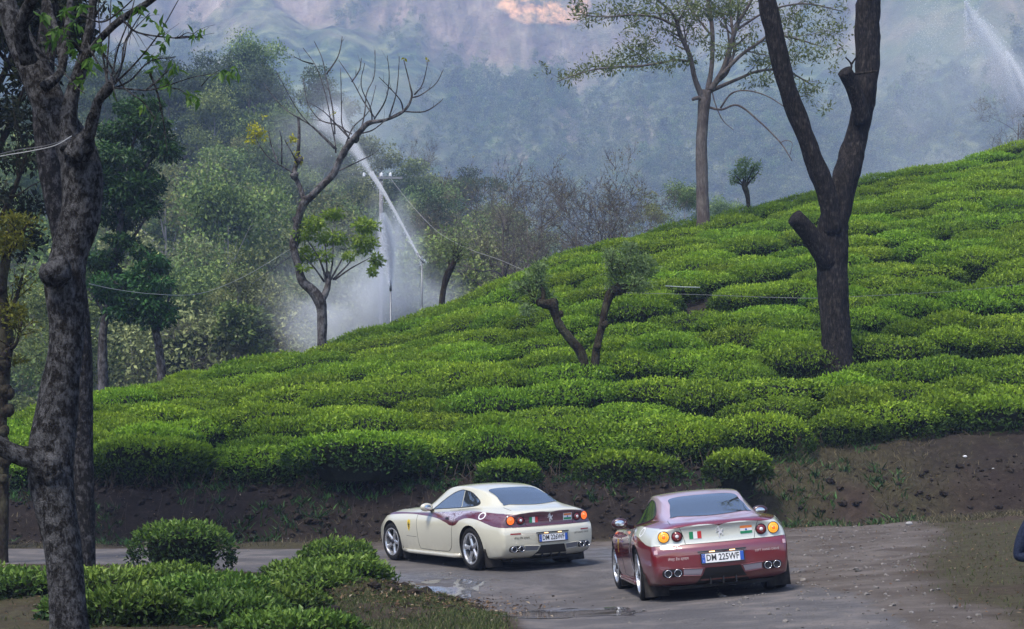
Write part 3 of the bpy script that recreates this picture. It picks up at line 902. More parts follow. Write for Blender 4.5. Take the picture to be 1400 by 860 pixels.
def paint(name, lower, band, seed):
    """two-tone lacquer: the band colour fills a swept shape along the flanks and the tail panel (painted on the car)"""
    m, nt, b = newmat(name)
    tc = nt.nodes.new('ShaderNodeTexCoord').outputs['Object']
    sp = nt.nodes.new('ShaderNodeSeparateXYZ'); nt.links.new(tc, sp.inputs[0])
    X, Y, Z = sp.outputs
    ax = math_(nt, 'ABSOLUTE', X)
    def curve(src, pts, lo, hi, zlo=.5, zhi=1.1):
        f = nt.nodes.new('ShaderNodeFloatCurve')
        c = f.mapping.curves[0]
        f.mapping.use_clip = True
        while len(c.points) < len(pts): c.points.new(.5, .5)
        for p, (a, z) in zip(c.points, pts):
            p.location = ((a - lo) / (hi - lo), (z - zlo) / (zhi - zlo)); p.handle_type = 'AUTO'
        f.mapping.update()
        mr = N(nt, 'ShaderNodeMapRange', i_1=lo, i_2=hi); nt.links.new(src, mr.inputs[0])
        nt.links.new(mr.outputs[0], f.inputs['Value'])
        return N2(nt, f.outputs[0], zlo, zhi)
    low_side = curve(Y, [(-2.5, .702), (-2.2, .715), (-1.95, .765), (-1.65, .825), (-1.4, .838), (-1.15, .80), (-.88, .70), (-.6, .745), (-.2, .805), (.3, .832), (.8, .842), (1.6, .80), (2.3, .70)], -2.5, 2.3)
    up_side = curve(Y, [(-2.5, .925), (-2.2, .925), (-1.9, .94), (-1.5, .957), (-1.0, .945), (-.5, .915), (.2, .885), (.8, .872), (1.2, .868), (1.6, .85), (2.0, .76), (2.3, .70)], -2.5, 2.3)
    up_rear = curve(ax, [(0, .905), (.06, .922), (.2, .938), (.38, .93), (.56, .912), (.72, .918), (1.0, .925)], 0, 1.0)
    rear = N(nt, 'ShaderNodeMapRange', i_1=-2.24, i_2=-2.20, i_3=1, i_4=0); nt.links.new(Y, rear.inputs[0])
    up = mixf(nt, rear.outputs[0], up_side, up_rear)
    def soft(a, bb):   # a > bb
        d = math_(nt, 'SUBTRACT', a, bb)
        return math_(nt, 'MULTIPLY', d, 260.0, True)
    mask = math_(nt, 'MULTIPLY', soft(Z, low_side), soft(up, Z))
    # printed script and tracery in the upper part of the flank band
    mp = N(nt, 'ShaderNodeMapping'); mp.inputs['Scale'].default_value = (1, 2.6, 10); mp.inputs['Location'].default_value = (seed, seed, 0)
    mp.inputs['Rotation'].default_value = (.35, 0, 0)
    nt.links.new(tc, mp.inputs[0])
    nn = noise_tex(nt, 2.2, 3, .55, mp.outputs[0], dist=1.4)
    wr = ramp(nt, [(.40, .15), (.47, 1), (.60, 1), (.66, .3)]); nt.links.new(nn, wr.inputs[0])
    hi = math_(nt, 'MULTIPLY', math_(nt, 'SUBTRACT', Z, math_(nt, 'ADD', low_side, .055)), 22.0, True)
    fr = N(nt, 'ShaderNodeMapRange', i_1=-1.75, i_2=-1.25, i_3=.12, i_4=1); nt.links.new(Y, fr.inputs[0])
    pr = math_(nt, 'MULTIPLY', math_(nt, 'MULTIPLY', wr.outputs[0], hi), fr.outputs[0])
    return m, nt, b, mask, pr, Z
def N2(nt, s, lo, hi):
    mr = N(nt, 'ShaderNodeMapRange', i_3=lo, i_4=hi); nt.links.new(s, mr.inputs[0]); return mr.outputs[0]
def mixf(nt, f, a, b):
    n = nt.nodes.new('ShaderNodeMix'); n.data_type = 'FLOAT'
    for i, x in ((0, f), (2, a), (3, b)):
        if isinstance(x, bpy.types.NodeSocket): nt.links.new(x, n.inputs[i])
        else: n.inputs[i].default_value = x
    return n.outputs[0]
def finish_paint(t, lower, band, print_col, top=None):
    m, nt, b, mask, pr, Z = t
    c = mixc(nt, math_(nt, 'MULTIPLY', pr, .8), band, print_col)
    if top:   # the roof panel and boot lid take a third, paler colour
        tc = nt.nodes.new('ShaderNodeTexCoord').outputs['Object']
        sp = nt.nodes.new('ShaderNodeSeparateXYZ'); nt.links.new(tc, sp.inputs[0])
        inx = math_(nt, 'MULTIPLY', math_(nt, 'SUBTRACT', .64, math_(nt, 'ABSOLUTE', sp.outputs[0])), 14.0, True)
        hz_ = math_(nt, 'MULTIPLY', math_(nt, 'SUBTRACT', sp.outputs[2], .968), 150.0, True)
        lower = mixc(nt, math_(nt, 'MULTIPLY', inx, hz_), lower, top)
    c = mixc(nt, mask, lower, c)
    # road dust low on the sills and bumper
    d = N(nt, 'ShaderNodeMapRange', i_1=.22, i_2=.55, i_3=.55, i_4=0); nt.links.new(Z, d.inputs[0])
    dn = math_(nt, 'MULTIPLY', d.outputs[0], noise_tex(nt, 9, 5))
    c = mixc(nt, dn, c, (.20, .16, .13))
    nt.links.new(c, b.inputs['Base Color'])
    b.inputs['Roughness'].default_value = .32
    b.inputs['Coat Weight'].default_value = 1.0; b.inputs['Coat Roughness'].default_value = .03; b.inputs['Coat IOR'].default_value = 1.75
    return m

MAROON, CREAMC = (.16, .004, .014), (.62, .595, .47)
M_CREAM = finish_paint(paint('cream_maroon_lacquer', 0, 0, 1.3), CREAMC, (.095, .006, .016), (.56, .51, .57))
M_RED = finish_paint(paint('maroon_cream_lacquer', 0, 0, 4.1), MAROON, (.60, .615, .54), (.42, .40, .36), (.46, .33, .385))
M_RED.node_tree.nodes['Principled BSDF'].inputs['Coat IOR'].default_value = 1.9
M_RED.node_tree.nodes['Principled BSDF'].inputs['Coat Roughness'].default_value = .05
M_GLASS = plain('tinted_glass', (.03, .038, .046), .03, coat=.6, spec=1.0)
M_GLASS.node_tree.nodes['Principled BSDF'].inputs['IOR'].default_value = 2.3
M_BLACK = plain('black_trim', (.012, .012, .013), .5)
M_ARCH = plain('wheel_well', (.008, .008, .008), .9)
M_RUBBER = grainy('tyre_rubber', (.012, .012, .012), (.026, .025, .024), 40, .8, 4, .2, .004)
M_ALLOY = plain('silver_alloy', (.58, .59, .61), .26, .75)
M_DARKM = plain('dark_metal', (.05, .05, .055), .45, .8)
M_CHROME = plain('polished_steel', (.55, .55, .56), .16, 1.0)
M_WHITE = plain('white_print', (.78, .78, .78), .45)
M_BLUEB = plain('plate_blue', (.02, .09, .42), .4)
M_INK = plain('black_print', (.015, .015, .018), .5)
M_YELLOW = plain('yellow_enamel', (.80, .56, .02), .4)
M_GREENP = plain('green_print', (.01, .22, .09), .45)
M_REDP = plain('red_print', (.52, .03, .03), .45)
M_ORANGEP = plain('saffron_print', (.80, .23, .06), .45)
M_LAMP_RED = plain('red_lens', (.20, .010, .012), .12, coat=1)
M_LAMP_WHITE = plain('clear_lens', (.75, .72, .70), .1, coat=1)
M_LAMP_ORANGE = plain('lit_orange_lens', (.75, .12, .02), .15, coat=1, emit=(1, .16, .02), es=.45)
M_LAMP_AMBER = plain('lit_amber_lens', (.85, .34, .02), .15, coat=1, emit=(1, .38, .02), es=.38)
M_BULB = plain('orange_bulb_cap', (.55, .12, .02), .2, coat=1, emit=(1, .2, .02), es=.25)
M_PLATE_LAMP = plain('number_plate_lamp', (.9, .6, .3), .2, emit=(1, .55, .22), es=1.2)
M_FLAP = grainy('mudflap_rubber', (.015, .014, .014), (.05, .045, .04), 9, .85)
M_GREYP = plain('grey_plastic', (.19, .19, .20), .5)
M_INTERIOR = plain('dark_leather', (.03, .022, .018), .6)

M_SILVER = plain('silver_emblem', (.62, .62, .63), .35)
M_MIRROR_R = plain('dark_maroon_cap', (.04, .005, .008), .3, coat=.8)
SHELL = car_shell()
SKIN = Skin(SHELL)

def body_mesh(m):
    """shell with the four wheel openings cut"""
    me = bpy.data.meshes.new('body'); SHELL.to_mesh(me)
    me.materials.append(m)
    o = bpy.data.objects.new('body_uncut', me); COL.objects.link(o)
    cb = bmesh.new()
    for sx in (-1, 1):
        for y, r in ((1.475, .372), (-1.475, .385)):
            mt = Matrix.Translation((sx * .90, y, .345)) @ Matrix.Rotation(math.pi / 2, 4, 'Y')
            bmesh.ops.create_cone(cb, cap_ends=True, segments=48, radius1=r, radius2=r, depth=.66, matrix=mt)
    cm = bpy.data.meshes.new('wells'); cb.to_mesh(cm); cb.free(); cm.materials.append(M_ARCH)
    c = bpy.data.objects.new('wells', cm); COL.objects.link(c)
    md = o.modifiers.new('b', 'BOOLEAN'); md.operation = 'DIFFERENCE'; md.object = c; md.solver = 'EXACT'
    md.material_mode = 'TRANSFER'
    dg = bpy.context.evaluated_depsgraph_get(); dg.update()
    out = bpy.data.meshes.new_from_object(o.evaluated_get(dg))
    bpy.data.objects.remove(o); bpy.data.objects.remove(c); bpy.data.meshes.remove(me); bpy.data.meshes.remove(cm)
    out.name = 'body'
    sm = np.array([len(p.vertices) < 9 for p in out.polygons])
    out.polygons.foreach_set('use_smooth', sm)
    out.set_sharp_from_angle(angle=math.radians(38))
    return out

def wheel(parent, x, y, side, rad, rim_r, width, steer=0.0):
    """tyre > rim, brake disc, hub cap"""
    mb = MB(); w = width / 2
    mb.lathe([(rim_r, -w * .86), (rim_r + .02, -w * .98), (rad - .03, -w), (rad - .008, -w * .86), (rad, -w * .6), (rad, -.02), (rad - .008, -.015), (rad - .008, .015), (rad, .02),
              (rad, w * .6), (rad - .008, w * .86), (rad - .03, w), (rim_r + .02, w * .98), (rim_r, w * .86)], 48, 'x')
    t = mb.build('wheel', M_RUBBER, parent, True)
    t.location = (x, y, rad); t.rotation_euler = (R.uniform(0, 6), 0, steer)
    s = side
    r = MB()
    r.lathe([(rim_r + .012, s * w * .90), (rim_r + .008, s * w * .99), (rim_r - .012, s * w * .99), (rim_r - .022, s * w * .80), (rim_r - .03, s * w * .2), (rim_r - .03, -s * w * .8)], 40, 'x')
    hub = .062
    for k in range(5):
        a = 2 * math.pi * k / 5
        ca, sa = math.cos(a), math.sin(a)
        # a spoke: broad at the hub, waisted, broad again at the rim
        prof = [(hub * .5, .050), (.10, .036), (.16, .032), (rim_r - .05, .040), (rim_r - .015, .060)]
        vs = []
        for (rr, hw) in prof:
            for (dw, dx) in ((-hw, w * .78), (-hw * .45, w * .92), (hw * .45, w * .92), (hw, w * .78), (hw * .8, w * .50), (-hw * .8, w * .50)):
                yy, zz = rr * ca - dw * sa, rr * sa + dw * ca
                dish = .018 * (1 - rr / rim_r)
                vs.append((s * (dx - dish), yy, zz))
        f = []
        for i in range(len(prof) - 1):
            for j in range(6):
                f.append((i * 6 + j, i * 6 + (j + 1) % 6, (i + 1) * 6 + (j + 1) % 6, (i + 1) * 6 + j))
        r.add(vs, [f])
    rim = r.build('rim', M_ALLOY, t, False)
    c = MB(); c.lathe([(.0, s * w * .93), (.036, s * w * .93), (.042, s * w * .86), (.045, s * w * .5)], 20, 'x'); c.build('hub_cap', M_DARKM, t, True)
    d = MB(); d.lathe([(.0, s * w * .30), (rim_r - .045, s * w * .30), (rim_r - .045, s * w * .12), (0, s * w * .12)], 32, 'x'); d.build('brake_disc', M_DARKM, t)
    return t

def lamp(parent, x, z, r, lens, inner=None):
    p, n = SKIN.hit(x, z, 'rear')
    n = (n + Vector((0, -1.2, 0))).normalized()
    q = n.to_track_quat('Z', 'Y').to_matrix().to_4x4()
    M = Matrix.Translation(p + n * .002) @ q
    def put(o): o.matrix_local = M; return o
    b = MB(); b.lathe([(r, -.02), (r, .012), (r * .96, .018), (r * .90, .016), (r * .88, .004)], 36)
    be = put(b.build('tail_lamp', M_DARKM, parent, True))
    l = MB(); l.lathe([(r * .89, .004), (r * .8, .012), (r * .55, .018), (r * .3, .021), (0, .022)], 32)
    lo = l.build('lens', lens, be, True)
    c = MB(); c.lathe([(r * .34, .018), (r * .30, .027), (r * .15, .031), (0, .032)], 24)
    c.build('bulb_cap', inner or lens, be, True)
    if inner is not None:
        g = MB(); g.lathe([(r * .62, .016), (r * .60, .022), (r * .54, .022), (r * .52, .017)], 32); g.build('lens_ring', M_LAMP_RED if inner == M_LAMP_WHITE else M_BULB, be, True)
    return be

def coupe(cfg, pm, plate, light_lens, label, colour_label, dark_script):
    root = empty('coupe', cfg['loc'])
    root.matrix_world = car_matrix(cfg)
    tag(root, label, 'car', 'pair of two-tone coupes driving up the road')
    body = link('body', body_mesh(pm), root)
    S = SKIN
    # glass
    S.obj('rear_window', [smooth_loop([(-.40, -1.20), (0, -1.175), (.40, -1.20), (.455, -1.5), (.50, -1.80), (.475, -1.90), (0, -2.02), (-.475, -1.90), (-.50, -1.80), (-.455, -1.5)], 6)], 'top', M_GLASS, root, .007, .05)
    S.obj('windscreen', [smooth_loop([(-.44, -.10), (0, -.07), (.44, -.10), (.56, .3), (.63, .56), (0, .70), (-.63, .56), (-.56, .3)], 5)], 'top', M_GLASS, root, .006, .06)
    front_pane = [(.20, .928), (.02, 1.045), (-.20, 1.155), (-.40, 1.23), (-.58, 1.264), (-.67, 1.262), (-.76, .982), (-.4, .962), (-.05, .945)]
    rear_pane = [(-.69, 1.260), (-.88, 1.236), (-1.06, 1.18), (-1.24, 1.105), (-1.30, 1.055), (-1.22, 1.022), (-1.0, 1.0), (-.78, .984)]
    def dense(pts, corners=()):
        return smooth_loop(pts, 3)
    for ax in ('left', 'right'):
        fr = S.obj('door_window', [np.array(front_pane)], ax, M_GLASS, root, .003, .07)
        S.obj('quarter_window', [np.array(rear_pane)], ax, M_GLASS, root, .003, .06)
        S.line('window_seal', smooth_line(front_pane[:6] + rear_pane[1:] + front_pane[6:] + front_pane[:1], 4), ax, M_BLACK, root, .007, .002)
        # door panel: shut lines, handle
        dl = smooth_line([(.50, .90), (.47, .70), (.45, .45), (.42, .30), (.30, .265), (-.52, .262), (-.70, .30), (-.79, .40), (-.84, .60), (-.90, .80), (-.86, .95)], 5)
        S.line('door_seam', dl, ax, M_BLACK, root, .0045)
        dm = S.obj('door', [np.array(list(dl[2:-2]) + [(-.4, .94), (.2, .912)])], ax, pm, root, .0015, .09)
        S.obj('door_handle', [rrect(-.72, .800, -.59, .828, .013)], ax, M_DARKM, root, .012, .05, True, .0)
        # side shield on the front wing
        sh = S.obj('wing_badge', [[(.715, .745), (.785, .745), (.80, .725), (.793, .62), (.75, .55), (.707, .62), (.70, .725)]], ax, M_YELLOW, root, .004, .05)
        hs = [(.75 + (-p[0] if ax == 'left' else p[0]) * .12, .652 + p[1] * .135) for p in HORSE]
        S.obj('horse_emblem', [hs], ax, M_INK, sh, .006, .05, False)
        S.line('wing_crease', smooth_line([(.86, .47), (.68, .465), (.50, .462)], 4), ax, M_BLACK, root, .003)
        # sill
        mb = MB(); sg = -1 if ax == 'left' else 1
        mb.tube([(sg * .885, 1.06, .215), (sg * .905, .8, .20), (sg * .905, -.8, .20), (sg * .90, -1.05, .215)], .035, 8)
        mb.build('sill', pm, root, True)
        # mirror
        mk = MB()
        c = np.array((sg * .97, -.02, .985))
        pr = [(.0, -.055), (.05, -.058), (.078, -.04), (.085, .0), (.07, .05), (.04, .085), (0, .10)]
        mk.lathe(pr, 18, 'y')
        mm = mk.mesh('mirror', [M_MIRROR_R if pm == M_RED else pm], True)
        mo = link('mirror', mm, root); mo.location = c; mo.scale = (1.35, 1, .86)
        mg = MB(); mg.lathe([(0, -.061), (.042, -.0605), (.050, -.0575)], 18, 'y'); g = mg.build('mirror_glass', plain('mirror_glass', (.6, .63, .66), .03, 1.0), mo, True)
        ms = MB(); ms.tube([(sg * .78, .12, .91), (sg * .87, .07, .95), (sg * .94, .01, .968)], [.035, .028, .03], 8); ms.build('mirror_arm', M_BLACK, root, True)
    # boot lid seam, fuel cap, antenna free
    S.line('boot_seam', smooth_line([(-.56, -1.94), (-.57, -2.06), (-.57, -2.2)], 4), 'top', M_BLACK, root, .004)
    S.line('boot_seam', smooth_line([(.56, -1.94), (.57, -2.06), (.57, -2.2)], 4), 'top', M_BLACK, root, .004)
    for sg in (-1, 1):
        S.line('boot_seam', smooth_line([(sg * .50, .94), (sg * .46, .84), (sg * .43, .715)], 4), 'rear', M_BLACK, root, .0035)
    S.line('boot_seam', smooth_line([(-.43, .704), (0, .698), (.43, .704)], 6), 'rear', M_BLACK, root, .004)
    S.line('bumper_seam', smooth_line([(-.85, .712), (-.66, .702), (-.43, .704)], 5), 'rear', M_BLACK, root, .0035)
    S.line('bumper_seam', smooth_line([(.85, .712), (.66, .702), (.43, .704)], 5), 'rear', M_BLACK, root, .0035)
    # lamps: outer lit, inner dark red with a pale centre
    for sg in (-1, 1):
        lamp(root, sg * .685, .815, .074, light_lens, M_BULB)
        lamp(root, sg * .525, .81, .069, M_LAMP_RED, M_LAMP_WHITE)
        S.obj('side_reflector', [rrect(sg * .64 - .085, .595, sg * .64 + .085, .615, .008)] if pm == M_CREAM else [rrect(sg * .80 - .02, .61, sg * .80 + .02, .66, .008)],
              'rear', plain('red_reflector', (.30, .02, .02) if pm == M_CREAM else (.62, .40, .42), .25), root, .004, .05)
        # exhaust tips: two round pipes in a dark oval surround
        S.obj('exhaust_surround', [rrect(sg * .62 - .125, .315, sg * .62 + .125, .415, .048, 6)], 'rear', M_BLACK, root, .003, .06)
        for dx in (-.058, .058):
            p, n = S.hit(sg * .62 + dx, .363, 'rear')
            e = MB(); e.lathe([(.046, -.10), (.048, .05), (.044, .056), (.038, .05), (.036, -.06), (.0, -.06)], 24, 'y')
            # open end points to the rear
            eo = e.build('exhaust_pipe', [M_CHROME], root, True); eo.location = (sg * .62 + dx, p.y + .012, .363); eo.scale = (1, -1, 1)
            k = MB(); k.lathe([(.0, .030), (.0375, .030)], 20, 'y'); k.build('exhaust_bore', M_INK, eo)
        # pale insert beside the pipes
        q = [(sg * .485, .335), (sg * .275, .322), (sg * .25, .39), (sg * .485, .402)]
        S.obj('bumper_grille', [q], 'rear', M_GREYP if pm == M_CREAM else plain('lilac_grey_plastic', (.38, .33, .36), .4), root, .004, .06)
        q2 = [(sg * .50, .322), (sg * .262, .306), (sg * .23, .402), (sg * .50, .416), (sg * .50, .408), (sg * .239, .394), (sg * .269, .315), (sg * .50, .331)]
        S.obj('grille_frame', [q2], 'rear', pm, root, .010, .06, True, .004)
    # diffuser: dark recess with fins
    S.obj('diffuser', [[(-.34, .205), (.34, .205), (.25, .325), (.215, .40), (-.215, .40), (-.25, .325)]], 'rear', M_BLACK, root, .004, .06)
    for x in (-.16, 0, .16):
        f = MB(); f.box((x, -2.36, .235), (.012, .16, .09)); f.build('diffuser_fin', M_BLACK, root)
    f = MB(); f.box((0, -1.9, .17), (1.3, .8, .04)); f.box((0, 0, .165), (1.5, 3.4, .03)); f.build('underbody', M_ARCH, root)
    # number plate: slab lying a little proud of the bumper
    p, n = S.hit(0, .515, 'rear')
    pl = MB(); pl.box((0, 0, 0), (.52, .012, .112)); po = pl.build('number_plate', M_WHITE, root)
    po.location = (0, p.y - .018, .515); po.rotation_euler = (math.radians(-3), 0, 0)
    fr = MB(); fr.box((0, .004, 0), (.545, .012, .132)); fr.build('plate_frame', M_BLACK, po)
    for sx in (-1, 1):
        bb = MB(); bb.box((sx * .238, -.0068, 0), (.044, .002, .108)); bb.build('plate_band', M_BLUEB, po)
    v, f = text_loops('I', .035); put_text(v, f, (-.238, -.0088, -.028), M_WHITE, po, 'plate_letter')
    stars = MB()
    for k in range(8):
        a = k * math.pi / 4; stars.box((-.238 + .013 * math.cos(a), -.0082, .026 + .013 * math.sin(a)), (.004, .001, .004))
    stars.build('plate_stars', M_YELLOW, po)
    v, f = text_loops(plate, .118, 1.0, .018)
    w = v[:, 0].max() - v[:, 0].min(); h = v[:, 1].max() - v[:, 1].min()
    v[:, 0] *= .405 / w; v[:, 1] *= .082 / h
    put_text(v, f, (0, -.0075, 0), M_INK, po, 'plate_lettering', True)
    S.obj('plate_hood', [rrect(-.30, .595, .30, .61, .006)], 'rear', M_DARKM, root, .016, .06, True, .004)
    for sx in (-1, 1):
        S.obj('plate_lamp', [rrect(sx * .125 - .035, .588, sx * .125 + .035, .599, .005)], 'rear', M_PLATE_LAMP, root, .022, .05)
    # small flags and horse on the tail panel
    fx = -.30
    for k, mt in enumerate((M_GREENP, M_WHITE, M_REDP)):
        a = fx - .075 + .05 * k
        S.obj('flag_stripe', [[(a, .765), (a + .05, .765), (a + .05, .855), (a, .855)]], 'rear', mt, root, .005, .05)
    fx = .335
    if pm == M_CREAM: S.obj('flag_ground', [[(fx - .085, .767), (fx + .085, .767), (fx + .085, .88), (fx - .085, .88)]], 'rear', M_WHITE, root, .003, .05)
    for k, mt in enumerate((M_GREENP, M_WHITE, M_ORANGEP)):
        a = .775 + .033 * k
        S.obj('flag_stripe', [[(fx - .075, a), (fx + .075, a), (fx + .075, a + .033), (fx - .075, a + .033)]], 'rear', mt, root, .005, .05)
    S.obj('flag_wheel', [circle2(fx, .824, .013, n=14)], 'rear', M_BLUEB, root, .007, .05)
    S.obj('horse_emblem', [[(p[0] * .135, .83 + p[1] * .135) for p in HORSE]], 'rear', M_SILVER, root, .010, .05, False, .004)
    # lettering on the bumper
    ink = M_INK if dark_script else plain('pale_print', (.62, .50, .48), .5)
    for body_, x, z, wd in (('लेफ्ट हैंड ड्राइव', -.54, .535, .25), ('LEFT HAND DRIVE', .57, .555, .31)):
        v, f = text_loops(body_, .06)
        if len(v) == 0: continue
        w = v[:, 0].max() - v[:, 0].min()
        sc = wd / w
        bm = bmesh.new()
        vs = []
        for q in v:
            hp, hn = S.hit(x + q[0] * sc, z + q[1] * sc, 'rear'); vs.append(bm.verts.new(hp + hn * .004))
        for ff in f:
            try: bm.faces.new([vs[i] for i in ff])
            except ValueError: pass
        me = bpy.data.meshes.new('bumper_lettering'); bm.to_mesh(me); bm.free(); me.materials.append(ink)
        link('bumper_lettering', me, root)
    # ring printed on the rear quarter
    for ax in ('left', 'right'):
        a = circle2(-1.78, .885, .085, .058, 32)
        b2 = circle2(-1.78, .885, .060, .040, 32)
        for k in range(32):
            pass
        ringl = [[a[k], a[(k + 1) % 32], b2[(k + 1) % 32], b2[k]] for k in range(32)]
        S.obj('printed_ring', ringl, ax, M_WHITE, root, .003, .2, False)
    # high brake light / aerial at the rear window head
    # wheels and flaps
    for sx, sd in ((-.805, -1), (.805, 1)):
        wheel(root, sx, 1.475, sd, .335, .236, .245, cfg.get('steer', .06))
        wheel(root, sx, -1.475, sd, .350, .249, .285)
        for y in (1.06, -1.92):
            fl = MB(); fl.box((0, 0, 0), (.30 if y < 0 else .26, .012, .30)); fo = fl.build('mudflap', M_FLAP, root)
            fo.location = (sx * .965, y, .215); fo.rotation_euler = (math.radians(-6 if y < 0 else -4), 0, 0)
    return root

def put_text(v, f, off, m, parent, name, face_rear=True):
    vv = np.stack([v[:, 0] + off[0], np.full(len(v), off[1]), v[:, 1] + off[2]], -1)
    me = bpy.data.meshes.new(name); me.from_pydata([tuple(x) for x in vv], [], f); me.materials.append(m); me.update()
    return link(name, me, parent)

cream_car = coupe(CREAM, M_CREAM, 'DM 226WF', M_LAMP_ORANGE, 'cream coupe with a maroon tail band, number plate DM 226WF, turning left ahead', 'cream', True)
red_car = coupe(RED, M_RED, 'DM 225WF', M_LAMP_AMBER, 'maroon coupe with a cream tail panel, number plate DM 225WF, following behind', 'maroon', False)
# ------------------------------------------------------------------ trees
B_SPOT = bark('spotted_pale_bark', (.007, .0065, .006), (.028, .025, .023), (.17, .167, .17), .30, 30, (1, 1, .6), 80)
B_SPOT_DARK = bark('dark_bark_pale_flecks', (.008, .0075, .007), (.027, .0245, .023), (.16, .15, .15), .20, 26, (1, 1, .5), 60)
B_DARK = bark('black_fissured_bark', (.003, .0028, .0027), (.034, .029, .026), (.10, .085, .075), .14, 22, (1, 1, .16), 38)
B_GREY = bark('grey_brown_bark', (.060, .048, .041), (.125, .10, .088), (.20, .172, .156), .35, 4, (1, 1, .3), 18)
B_LICHEN = bark('lichened_bark', (.018, .015, .013), (.055, .046, .041), (.20, .19, .19), .30, 9, (1, 1, .5), 30)
B_PALE = bark('pale_far_bark', (.13, .115, .10), (.22, .20, .185), (.38, .36, .34), .5, 1.2, (1, 1, .4), 6)
B_MOSS = bark('mossy_knobbly_bark', (.010, .008, .006), (.036, .027, .021), (.08, .075, .045), .28, 6, (1, 1, .6), 20)
GREEN_DK = [(0, (.007, .019, .006)), (.4, (.022, .062, .016)), (.7, (.052, .130, .030)), (1, (.10, .205, .052))]
L_DARK = leafmat('dense_leaf', GREEN_DK, .012, .15, .45, .2)
L_FRESH = leafmat('fresh_leaf', [(0, (.07, .12, .014)), (.4, (.16, .26, .03)), (.75, (.28, .38, .045)), (1, (.42, .44, .07))], .01, .1, .5, .35)
L_YELLOW = leafmat('yellowing_leaf', [(0, (.22, .22, .02)), (.5, (.42, .40, .035)), (1, (.6, .54, .07))], .01, .1, .5, .3)
L_FEATHER = leafmat('feathery_leaf', [(0, (.060, .085, .032)), (.5, (.145, .19, .068)), (1, (.24, .28, .11))], .01, .1, .6, .3)
L_GREVIL = leafmat('grey_green_leaf', [(0, (.06, .10, .035)), (.5, (.165, .245, .085)), (1, (.28, .36, .14))], .01, .1, .6, .25)
L_DROOP = leafmat('hanging_leaf', [(0, (.03, .075, .014)), (.5, (.075, .15, .026)), (1, (.16, .25, .05))], .01, .1, .45, .4)
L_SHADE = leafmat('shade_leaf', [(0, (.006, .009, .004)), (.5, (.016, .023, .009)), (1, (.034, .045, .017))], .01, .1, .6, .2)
L_EDGE = leafmat('olive_yellow_leaf', [(0, (.04, .05, .008)), (.5, (.12, .13, .016)), (1, (.27, .26, .03))], .01, .1, .6, .3)
L_DRY = leafmat('dry_leaf', [(0, (.10, .09, .045)), (.5, (.17, .155, .075)), (1, (.26, .23, .11))], .01, .1, .6, .3)

def cr_path(pts, n=5):
    """Catmull-Rom through points with radius, rows (x, y, z, r)"""
    pts = np.asarray(pts, float)
    if len(pts) == 2: n = 4
    p = np.concatenate([[2 * pts[0] - pts[1]], pts, [2 * pts[-1] - pts[-2]]])
    out = []
    for i in range(1, len(p) - 2):
        p0, p1, p2, p3 = p[i - 1:i + 3]
        for t in np.arange(n) / n:
            out.append(.5 * (2 * p1 + (-p0 + p2) * t + (2 * p0 - 5 * p1 + 4 * p2 - p3) * t * t + (-p0 + 3 * p1 - 3 * p2 + p3) * t ** 3))
    out.append(p[-2])
    out = np.array(out); out[:, 3] = np.maximum(out[:, 3], .003)
    return out

